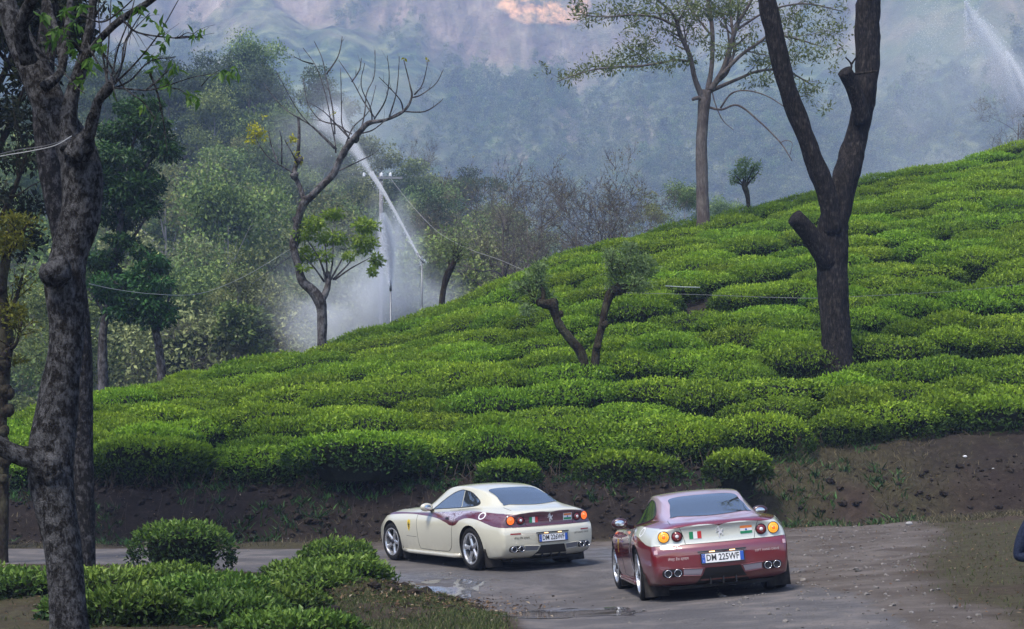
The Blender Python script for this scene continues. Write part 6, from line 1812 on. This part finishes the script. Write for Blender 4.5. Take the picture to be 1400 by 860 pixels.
blades('grass', np.concatenate([pick(34000, -2.2, 1.2, 17, 24, 'grass', .05, 1), pick(9000, 4.2, 10, 15, 38, 'grass', .05, 2), pick(9000, -13, -1, 17, 30, 'grass', .1, 3)]), .02, .075, .005, M_GRASS, 'short trodden grass on the verges', 4)
blades('dry_grass', pick(26000, 4.3, 13, 36.5, 44, 'grass', .1, 5), .04, .17, .008, M_DRYGRASS, 'straw-coloured grass on the slope behind the maroon car', 6, .9)
blades('bank_grass', np.concatenate([pick(5000, -16, 5, 37.6, 39.4, 'bank', .0, 8, lambda x, y: fbm(x * .9, y * .9, 3, 9) > .05), pick(2500, -16, 5, 36.6, 38.4, 'grass', .0, 10)]), .03, .14, .007, M_DRYGRASS, 'thin dry grass along the foot of the bank', 7, .8)

M_LITTER = leafmat('fallen_leaf', [(0, (.035, .022, .014)), (.5, (.12, .07, .04)), (.85, (.24, .16, .09)), (1, (.36, .30, .22))], 0, 0, .8, .1)
def litter(xy, name, seed, label, L=(.03, .075)):
    rg = np.random.RandomState(seed); n = len(xy)
    p = np.stack([xy[:, 0], xy[:, 1], ground_z(xy[:, 0], xy[:, 1]) + rg.uniform(.004, .03, n)], -1)
    v, f = leaf_quads(p, np.stack([rg.normal(0, 1, n), rg.normal(0, 1, n), rg.normal(0, .25, n)], -1), np.stack([rg.normal(0, .3, n), rg.normal(0, .3, n), np.ones(n)], -1), rg.uniform(*L, n), rg.uniform(.015, .035, n))
    o = link(name, np_mesh(name, v, [f], [M_LITTER], None, False, {'tint': np.repeat(rg.rand(n) ** 1.3, 4)}))
    return tag(o, label, kind='stuff')
rgl = np.random.RandomState(30)
def gauss(n, x, y, sx, sy): return np.stack([rgl.normal(x, sx, n), rgl.normal(y, sy, n)], -1)
litter(np.concatenate([pick(2600, 4.5, 11, 15, 40, 'grass', .0, 11), pick(2500, -13, 0, 17, 30, 'grass', .0, 12), gauss(3600, -1.4, 22.8, .7, 1.4), pick(3000, -14, 12, 38, 41, 'bank', .1, 13), pick(500, 3.5, 8, 17, 37, 'dirt', .0, 14)]), 'fallen_leaves', 15, 'brown fallen leaves and twigs scattered on soil and verge')

M_CLOD = grainy('soil_clod', (.010, .008, .006), (.045, .035, .028), 14, .95, 5, .5, .02)
M_STONE = grainy('grey_stone', (.09, .085, .08), (.24, .22, .20), 18, .9, 5, .3, .01)
def clods(xy, r, name, mat, seed, label):
    rg = np.random.RandomState(seed)
    ico = bmesh.new(); bmesh.ops.create_icosphere(ico, subdivisions=1, radius=1.0)
    bv = np.array([v.co[:] for v in ico.verts]); bf = np.array([[v.index for v in f.verts] for f in ico.faces]); ico.free()
    n = len(xy); z = ground_z(xy[:, 0], xy[:, 1])
    sc = rg.uniform(r[0], r[1], n) * (.4 + rg.rand(n) ** 3 * 1.2)
    ang = rg.rand(n) * 6.28
    ca, sa = np.cos(ang), np.sin(ang)
    w = bv[None] * (1 + rg.normal(0, .20, (n, len(bv), 1))) * np.array([1, .8, .6]) * sc[:, None, None]
    X = w[..., 0] * ca[:, None] - w[..., 1] * sa[:, None]; Y = w[..., 0] * sa[:, None] + w[..., 1] * ca[:, None]
    v = np.stack([X + xy[:, 0:1], Y + xy[:, 1:2], w[..., 2] + z[:, None] + sc[:, None] * .15], -1).reshape(-1, 3)
    f = (np.arange(n)[:, None, None] * len(bv) + bf[None]).reshape(-1, 3)
    return tag(link(name, np_mesh(name, v, [f], [mat], None, False)), label, kind='stuff')
clods(np.concatenate([pick(2600, -16, 13, 38.2, 41, 'bank', .1, 41), gauss(260, -1.5, 22.7, .55, 1.2)]), (.03, .11), 'soil_clods', M_CLOD, 42, 'lumps of earth on the cut bank and the bare mound')
clods(np.concatenate([pick(2400, 2.6, 9, 15, 38, 'dirt', .0, 43), pick(700, -14, 12, 36.4, 38.8, 'bank', .0, 44), pick(500, -8, 4, 18, 36, 'road', .4, 45)]), (.010, .035), 'gravel', M_STONE, 46, 'small loose stones along the road edges')

# weeds and small ferns on the bank
wp = np.concatenate([pick(900, -15, 6, 38.3, 40.8, 'bank', .0, 51, lambda x, y: fbm(x * .7, y * 1.2, 3, 52) > .12), pick(300, 4.5, 9, 38, 42, 'grass', .0, 53)])
blades('weeds', np.repeat(wp, 9, 0) + np.random.RandomState(54).normal(0, .06, (len(wp) * 9, 2)), .06, .2, .018, L_DARK, 'small green weeds and ferns growing on the earth bank', 55, .8)

# roots and bare stems under the front bushes
mb = MB(); rr = random.Random(3)
for k in range(420):
    x = rr.uniform(-16, 13); yf = float(np.interp(x, XS_F, YF_T)); y = yf + rr.uniform(-.25, .35)
    if not -60 < 700 + 2400 * x / y < 1460: continue
    z = gz(x, y)
    p0 = np.array((x, y, z + rr.uniform(.1, .5))); p1 = np.array((x + rr.gauss(0, .15), y - rr.uniform(.0, .25), z + rr.uniform(-.05, .1)))
    mb.tube(smooth_line([p0, (p0 + p1) / 2 + np.array((rr.gauss(0, .05), rr.gauss(0, .05), 0)), p1], 2), [.008] * 5, 4, False)
for k in range(70):
    x = rr.uniform(-15, 4); yb = float(np.interp(x, XS_F, YB_T)); yf = float(np.interp(x, XS_F, YF_T))
    ys_ = np.linspace(yf - .1, yb + .5, 5); xs_ = x + np.cumsum([rr.gauss(0, .07) for _ in ys_])
    zs_ = ground_z(xs_, ys_) + .012
    mb.tube(np.stack([xs_, ys_, zs_], -1), np.linspace(.014, .004, 5), 4, False)
tag(mb.build('bare_stems', M_TWIG, None), 'bare twigs and roots hanging under the front tea bushes', kind='stuff')

# a few single pieces on the right-hand slope
def pebble(name, u, v, Y, r, mat, label, cat, sc=(1, .8, .6)):
    bm = bmesh.new(); bmesh.ops.create_icosphere(bm, subdivisions=2, radius=1)
    for w in bm.verts: w.co *= 1 + .25 * float(fbm(w.co.x * 1.7 + u, w.co.y * 1.7 + w.co.z, 3, 5))
    me = bpy.data.meshes.new(name); bm.to_mesh(me); bm.free(); me.materials.append(mat)
    x = (u - 700) / 2400 * Y
    o = link(name, me, None, (x, Y, gz(x, Y) + r * sc[2] * .6)); o.scale = (r * sc[0], r * sc[1], r * sc[2])
    return tag(o, label, cat)
M_PAPER = plain('white_paper', (.72, .72, .74), .8); M_CLOTHB = grainy('faded_blue_bag', (.10, .11, .16), (.22, .23, .30), 8, .7)
pebble('pale_stone', 1243, 730, 36.3, .075, grainy('pale_rock', (.24, .235, .23), (.42, .41, .39), 9, .8), 'pale stone lying at the foot of the slope right of the maroon car', 'stone')
pebble('paper_scrap', 1319, 642, 41.2, .045, M_PAPER, 'crumpled white paper high on the slope at the right', 'litter', (1.2, .6, .6))
pebble('paper_scrap', 1358, 660, 40.6, .024, M_PAPER, 'tiny white scrap on the slope near the right margin', 'litter', (1.4, .7, .4))

# ------------------------------------------------------------------ pole, wires, pipes, sprinklers
M_POLE = grainy('concrete_pole', (.14, .14, .15), (.24, .24, .25), 6, .85)
M_WIRE = plain('pale_cable', (.30, .30, .29), .5); M_WIRE_D = plain('dark_cable', (.08, .08, .085), .5)
M_PORC = plain('white_porcelain', (.75, .76, .78), .2)
M_PVC = plain('white_pipe', (.28, .32, .31), .6); M_PIPE = plain('galvanised_pipe', (.20, .21, .22), .45, .6)
def on_hill(u, v, h=.85):
    for Y in np.arange(41.5, 80, .1):
        q = P(u, v, Y)
        if gz2(q.x, Y) + h >= q.z: return np.array((q.x, Y, q.z))
    return np.array(P(u, v, 70))
YP = 76.0
top = P(520, 240, YP); ft_ = P(521, 440, YP); zg = min(gz(ft_.x, YP), ft_.z)
pole = empty('utility_pole', (ft_.x, YP, zg)); tag(pole, 'slim concrete pole with three white insulators beside the water jets', 'utility pole')
h = top.z - zg
m = MB(); m.tube([(0, 0, -.5), (0, 0, h * .5), (0, 0, h + .1)], [.115, .10, .085], 10); m.build('post', M_POLE, pole, True)
m = MB(); m.box((.3, -.10, h - .12), (1.25, .07, .09)); m.build('cross_arm', M_PIPE, pole)
for u in (498, 522, 534):
    q = P(u, 244, YP)
    m = MB(); m.lathe([(0, -.09), (.05, -.09), (.07, -.05), (.05, -.02), (.065, .02), (.045, .06), (.03, .09), (0, .09)], 12)
    o = m.build('insulator', M_PORC, pole, True); o.location = (q.x - ft_.x, -.10, h - .12 + .14)
def wire(name, pts, r, mat, label, cat='cable', n=8):
    m = MB(); m.tube(smooth_line(pts, n), r, 5); return tag(m.build(name, mat, None, True), label, cat)
wire('cable', [P(534, 244, YP - .1), P(565, 283, 74), P(600, 318, 72), P(640, 340, 69.5), P(680, 354, 67), P(722, 372, 64.5)], .008, M_WIRE, 'thin pale cable running from the pole down right over the crest')
wire('cable', [P(122, 388, 25.3), P(160, 396, 29), P(210, 402, 34), P(262, 403, 40), P(300, 393, 46), P(345, 372, 52), P(398, 340, 58.3)], .006, M_WIRE, 'pale slack rope sagging between the near trunks and the bare tree')
wire('cable', [P(345, 388, 64), P(372, 368, 61), P(400, 348, 58.5)], .014, M_WIRE_D, 'short dark cable reaching the bare tree from the left')
wire('cable', [P(-30, 224, 16.1), P(0, 214, 15.95), P(40, 207, 15.9), P(75, 199, 15.95), P(98, 186, 16.1)], .005, M_WIRE, 'pale rope tied round the big spotted trunk')
wire('cable', [P(-30, 219, 16.15), P(20, 206, 16.0), P(60, 200, 15.95), P(98, 189, 16.15)], .005, M_WIRE_D, 'dark thin line beside the rope on the spotted trunk')
wire('cable', [on_hill(u, v, 1.0) + np.array((0, 0, .05)) for u, v in ((838, 402), (950, 405), (1060, 409), (1125, 410), (1165, 408), (1280, 402), (1340, 397), (1410, 390))], .006, M_PIPE, 'thin wire strung over the tea, passing the forked tree')
for (a, b_, lab) in (((791, 397), (836, 394), 'short white pipe lying on the tea right of the pollard'), ((910, 391), (957, 393), 'longer white pipe lying on the tea left of the forked tree')):
    p, q = on_hill(*a, .82), on_hill(*b_, .82)
    m = MB(); m.tube([p, (p + q) / 2 + np.array((0, 0, -.01)), q], .016, 8); tag(m.build('white_pipe', M_PVC, None, True), lab, 'pipe')

M_WATERW = plain('white_spray', (.95, .97, 1.0), .25)
_t = M_WATERW.node_tree; _b = _t.nodes['Principled BSDF']
_tr = _t.nodes.new('ShaderNodeBsdfTranslucent'); _tr.inputs[0].default_value = (.95, .97, 1, 1)
_mx = N(_t, 'ShaderNodeMixShader', i_0=.5); _t.links.new(_b.outputs[0], _mx.inputs[1]); _t.links.new(_tr.outputs[0], _mx.inputs[2])
_t.links.new(_mx.outputs[0], _t.nodes['Material Output'].inputs['Surface'])
def sprinkler(u, v, Y, label, nozzle_dir):
    p = P(u, v, Y); zg = gz(p.x, Y)
    root = empty('sprinkler', (p.x, Y, zg)); tag(root, label, 'sprinkler'); hh = p.z - zg
    m = MB(); m.tube([(0, 0, -.2), (0, 0, hh)], .03, 8); m.build('riser', M_PIPE, root, True)
    for k in range(3):
        a = k * 2.094 + .4
        m = MB(); m.tube([(0, 0, hh * .48), (.42 * math.cos(a), .42 * math.sin(a), -.1)], .018, 6); m.build('leg', M_PIPE, root, True)
    m = MB(); d = Vector(nozzle_dir).normalized()
    m.tube([tuple(-d * .12 + Vector((0, 0, hh))), tuple(d * .1 + Vector((0, 0, hh))), tuple(d * .34 + Vector((0, 0, hh)))], [.05, .045, .022], 8); m.build('nozzle', M_PIPE, root, True)
    return p
def water(name, uvw, Y, dY, n, label, seed, core=True, size=(.012, .03), gamma=1.0, fall=.0):
    """a jet: unbroken thread near the nozzle, breaking into drops that spread and fall"""
    rg = np.random.RandomState(seed)
    k = len(uvw); pts = []
    for i, (u, v, w) in enumerate(uvw):
        d = dY * i / (k - 1); q = P(u, v, Y + d); pts.append((q.x, q.y, q.z, w / 2 / 2400 * (Y + d)))
    c = cr_path(pts, 8)
    mb = MB()
    t = rg.rand(n) ** gamma * (len(c) - 1.001); i = t.astype(int); f = (t - i)[:, None]
    p = c[i] * (1 - f) + c[i + 1] * f
    off = rg.normal(0, 1, (n, 3)) * p[:, 3:4] * .62
    off[:, 2] -= np.abs(rg.exponential(1, n)) * fall * (t / len(c))
    q = p[:, :3] + off
    sz = rg.uniform(*size, n)
    tet = np.array([(1, 1, 1), (1, -1, -1), (-1, 1, -1), (-1, -1, 1)]) * .7
    st = np.ones((n, 1, 3)); st[:, :, 2] = rg.uniform(1, 2.2, (n, 1))
    v = (q[:, None] + tet[None] * sz[:, None, None] * st).reshape(-1, 3)
    fi = (np.arange(n)[:, None, None] * 4 + np.array([(0, 1, 2), (0, 3, 1), (0, 2, 3), (1, 3, 2)])[None]).reshape(-1, 3)
    mb.add(v, [fi])
    return tag(mb.build(name, M_WATERW, None), label, kind='stuff')
sprinkler(577, 356, 64.5, 'sprinkler stand on three legs throwing the long slanting jet', (-.55, .2, .8))
water('water_jet', [(573, 352, 2.4), (563, 332, 3.4), (546, 302, 4.8), (525, 266, 6.5), (507, 236, 10), (488, 207, 15), (468, 182, 26), (448, 160, 42)], 64.5, 3, 700, 'long white water jet slanting up left from the sprinkler', 61, True, (.006, .016), .8, .2)
water('water_drops', [(577, 354, 7), (579, 357, 9), (575, 360, 7)], 64.5, 0, 140, 'splash at the sprinkler nozzle', 62, False, (.005, .013))
sprinkler(534, 394, 69.0, 'second sprinkler stand, half lost in mist beside the pole', (-.05, -.1, 1))
water('water_jet', [(533, 392, 4), (531, 362, 6), (528, 330, 9), (525, 305, 10), (523, 294, 5)], 69, -2, 400, 'upright white fountain jet beside the pole', 63, True, (.009, .022), 1.0, .7)
water('water_jet', [(1414, 165, 5), (1404, 140, 9), (1393, 112, 11), (1383, 88, 9), (1376, 70, 4)], 82, -3, 300, 'short bright plume of water at the right margin', 64, True, (.011, .030), 1.0, .4)
sprinkler(1414, 168, 82, 'sprinkler stand on the crest at the right margin', (-.4, .1, 1))
water('water_jet', [(1404, 150, 26), (1385, 110, 30), (1366, 75, 28), (1348, 45, 24), (1334, 26, 16), (1324, 10, 8), (1320, -6, 3)], 86, -3, 2600, 'taller thin veil of spray above the right end of the crest', 65, False, (.009, .024), 1.0, .8)
water('water_drops', [(1340, 40, 60), (1300, 30, 70), (1270, 25, 60), (1262, 40, 40)], 86, 2, 1500, 'drifting drops left of the spray veil', 66, False, (.005, .011), 1.0, .6)

def spray_mat(d):
    m = bpy.data.materials.new('white_water_spray'); m.use_nodes = True; nt = m.node_tree; nt.nodes.remove(nt.nodes['Principled BSDF'])
    pv = nt.nodes.new('ShaderNodeVolumePrincipled'); pv.inputs['Color'].default_value = (.97, .98, 1, 1); pv.inputs['Density'].default_value = d
    nt.links.new(pv.outputs[0], nt.nodes['Material Output'].inputs['Volume'])
    return m
def plume(uvw, Y, dY, dens, label, seed, layers=((.45, 1.0), (1.0, .35))):
    """finely broken water: a body of spray, denser in its core"""
    k = len(uvw); pts = []
    for i, (u, v, w) in enumerate(uvw):
        d = dY * i / (k - 1); q = P(u, v, Y + d); pts.append((q.x, q.y, q.z, w / 2 / 2400 * (Y + d)))
    c = cr_path(pts, 8)
    for j, (f, dd) in enumerate(layers):
        mb = MB(); mb.tube(c[:, :3], c[:, 3] * f, 10, True, 0, .22, seed + j, 2.5)
        o = mb.build('spray_core' if j == 0 else 'water_spray', spray_mat(dens * dd), None, True)
        tag(o, label if j else label.replace('spray', 'dense core of the spray', 1), kind='stuff')
plume([(575, 355, 3), (563, 332, 3.4), (547, 302, 4.2), (527, 267, 5.5), (507, 236, 8)], 64.5, 2.2, 24, 'spray of the slanting jet, from the nozzle to the pole', 71, ((.5, .45), (1.0, .5)))
plume([(507, 237, 8), (496, 219, 13), (482, 199, 20), (466, 178, 30), (448, 156, 44)], 66.7, 1.5, 2.2, 'spray of the slanting jet where it spreads behind the bare tree', 72, ((.5, 1.0), (.8, .6), (1.1, .35)))
plume([(534, 388, 6), (533, 365, 10), (530, 335, 15), (526, 310, 14), (523, 291, 6)], 69, -1, 7, 'spray of the upright fountain beside the pole', 73, ((.55, .6), (1.0, .5), (1.5, .25)))
plume([(1414, 165, 8), (1404, 140, 13), (1393, 112, 14), (1383, 88, 11), (1376, 69, 4)], 82, -3, 3, 'spray of the short bright plume at the right margin', 74, ((.5, .5), (.95, .5), (1.35, .25)))
plume([(1404, 150, 44), (1385, 112, 46), (1364, 76, 38), (1346, 46, 28), (1332, 24, 18), (1323, 8, 9), (1319, -10, 5)], 86, -3, .8, 'spray veil rising above the right end of the crest', 75, ((.4, 1.2), (.8, .5), (1.2, .25)))

def mist(name, u, v, Y, rx, ry, rz, dens, label, nscale=2.0, cut=.40):
    bm = bmesh.new(); bmesh.ops.create_icosphere(bm, subdivisions=3, radius=1)
    me = bpy.data.meshes.new(name); bm.to_mesh(me); bm.free()
    m = bpy.data.materials.new('spray_mist'); m.use_nodes = True; nt = m.node_tree; nt.nodes.remove(nt.nodes['Principled BSDF'])
    pv = nt.nodes.new('ShaderNodeVolumePrincipled'); pv.inputs['Color'].default_value = (.93, .96, 1, 1)
    tc = nt.nodes.new('ShaderNodeTexCoord').outputs['Object']
    ln = nt.nodes.new('ShaderNodeVectorMath'); ln.operation = 'LENGTH'; nt.links.new(tc, ln.inputs[0])
    f = math_(nt, 'SUBTRACT', 1.0, ln.outputs['Value'], True)
    f = math_(nt, 'POWER', f, 1.3)
    n = noise_tex(nt, nscale, 3, .55, tc)
    f = math_(nt, 'MULTIPLY', f, math_(nt, 'MULTIPLY', math_(nt, 'SUBTRACT', n, cut, True), dens / (.6 - cut)))
    nt.links.new(f, pv.inputs['Density']); nt.links.new(pv.outputs[0], nt.nodes['Material Output'].inputs['Volume'])
    me.materials.append(m)
    q = P(u, v, Y); o = link(name, me, None, q); o.scale = (rx, ry, rz)
    return tag(o, label, kind='stuff')
mist('mist', 498, 425, 73, 4.8, 3, 4.0, 1.0, 'mist of fine spray hanging behind the crest below the jets')
mist('mist', 535, 345, 72, 1.6, 1.6, 3.4, 1.0, 'mist round the upright fountain')
mist('mist', 455, 170, 70, 3.6, 2.5, 3.2, .30, 'thin mist at the top of the slanting jet')
mist('mist', 1300, 120, 92, 8, 6, 6, .07, 'wide veil of fine spray over the right end of the crest', 1.2, .3)
mist('mist', 1240, 245, 84, 8, 4, 2.4, .07, 'low drifting spray along the crest at the right', 1.2, .3)

# ------------------------------------------------------------------ person cut by the right margin
def person():
    x0, y0 = 4.30, 14.0; zg = gz(x0, y0)
    root = empty('person', (x0, y0, zg)); tag(root, 'person in a blue denim jacket and dark trousers, elbow bent, cut by the right edge', 'person')
    J = {'pel': (0, 0, .94), 'spi': (0, .01, 1.14), 'che': (0, .02, 1.32), 'nec': (0, .02, 1.47), 'hea': (-.01, -.01, 1.60), 'top': (-.01, -.01, 1.72)}
    V = []; E = []; Rr = []
    def add(p, r): V.append(p); Rr.append(r if isinstance(r, tuple) else (r, r)); return len(V) - 1
    def chain(start, pts):
        a = start
        for p, r in pts:
            b_ = add(p, r)
            E.append((a, b_)); a = b_
        return a
    pel = add(J['pel'], (.155, .115))
    che = chain(pel, [((0, .01, 1.10), (.15, .11)), ((0, .02, 1.28), (.165, .115)), ((0, .02, 1.40), (.12, .085))])
    nec = chain(che, [((0, .015, 1.49), (.055, .055)), ((0, 0, 1.56), (.07, .085)), ((0, -.005, 1.64), (.078, .095)), ((0, .0, 1.71), (.055, .07))])
    hands = []
    for s in (-1, 1):
        a = chain(che, [((s * .17, .02, 1.41), .062), ((s * .25, .05, 1.25), .055), ((s * .285, .07, 1.09), .050), ((s * .20, -.10, 1.11), .042), ((s * .11, -.22, 1.19), .032), ((s * .09, -.26, 1.22), (.034, .022)), ((s * .075, -.30, 1.25), (.036, .020))])
        for k, (dx, dz, ln) in enumerate(((.030, .022, .055), (.012, .030, .065), (-.006, .028, .062), (-.024, .020, .048))):
            b0 = np.array((s * .075 + s * dx * .9, -.315, 1.255 + dz * .4))
            chain(a, [(tuple(b0), .0105), (tuple(b0 + np.array((-s * .012, -ln * .7, .012))), .0095), (tuple(b0 + np.array((-s * .035, -ln * .9, -.012))), .008)])
        chain(len(V) - 13 if False else a, [((s * .045, -.285, 1.275), .012), ((s * .020, -.315, 1.285), .010)])
        chain(pel, [((s * .095, 0, .84), .095), ((s * .10, -.01, .66), .075), ((s * .105, -.01, .49), .058), ((s * .105, .02, .30), .052), ((s * .105, .03, .11), .038), ((s * .11, -.02, .05), (.042, .040)), ((s * .12, -.13, .035), (.042, .030))])
    me = bpy.data.meshes.new('body'); me.from_pydata(V, E, [])
    o = link('body', me, root)
    o.modifiers.new('skin', 'SKIN'); o.modifiers.new('sub', 'SUBSURF').levels = 2; o.modifiers['sub'].render_levels = 2
    sv = me.skin_vertices[0].data
    for q, r in zip(sv, Rr): q.radius = r
    sv[0].use_root = True
    dg = bpy.context.evaluated_depsgraph_get(); dg.update()
    out = bpy.data.meshes.new_from_object(o.evaluated_get(dg)); out.name = 'body'
    o.modifiers.clear(); o.data = out
    denim = grainy('blue_denim', (.010, .014, .030), (.024, .033, .062), 60, .85, 4, .3, .004)
    trous = plain('dark_trousers', (.016, .016, .020), .85); skin = plain('brown_skin', (.24, .13, .085), .5); shoe = plain('black_shoe', (.012, .012, .012), .4)
    out.materials.clear()
    for m_ in (denim, trous, skin, shoe): out.materials.append(m_)
    for p in out.polygons:
        c = p.center
        wrist = c.y < -.235 and abs(c.x) < .2 and c.z > 1.1
        p.material_index = 2 if (wrist or c.z > 1.465) else 0 if c.z > .80 else 1 if c.z > .085 else 3
        p.use_smooth = True
    # hem of the jacket
    m = MB(); m.lathe([(.175, .78), (.185, .80), (.182, .86), (.17, .95)], 24); hem = m.build('jacket_hem', denim, root, True); hem.scale = (1, .78, 1)
    hair = plain('black_hair', (.01, .008, .007), .6)
    bm = bmesh.new(); bmesh.ops.create_icosphere(bm, subdivisions=3, radius=1)
    for v in list(bm.verts):
        if v.co.y < -.35 and v.co.z < .45 or v.co.z < -.55: bm.verts.remove(v)
    me = bpy.data.meshes.new('hair'); bm.to_mesh(me); bm.free(); me.materials.append(hair); ho = link('hair', me, root, (0, .005, 1.655)); ho.scale = (.092, .112, .098)
    for s in (-1, 1):
        m = MB(); m.lathe([(0, -.012), (.010, -.006), (.012, 0), (.010, .006), (0, .012)], 10); e = m.build('eye', plain('dark_eye', (.02, .015, .012), .2), root, True); e.location = (s * .033, -.092, 1.62)
        m = MB(); m.lathe([(0, -.008), (.022, -.006), (.030, 0), (.022, .006), (0, .008)], 10, 'x'); e = m.build('ear', skin, root, True); e.location = (s * .082, .0, 1.60)
    m = MB(); m.tube([(0, -.092, 1.625), (0, -.110, 1.60), (0, -.118, 1.578), (0, -.098, 1.572)], [.008, .012, .015, .008], 8); m.build('nose', skin, root, True)
    m = MB(); m.tube([(-.026, -.094, 1.545), (0, -.103, 1.543), (.026, -.094, 1.545)], [.004, .007, .004], 6); m.build('mouth', plain('lips', (.22, .08, .07), .5), root, True)
    root.rotation_euler = (0, 0, math.radians(25))
    return root
person()
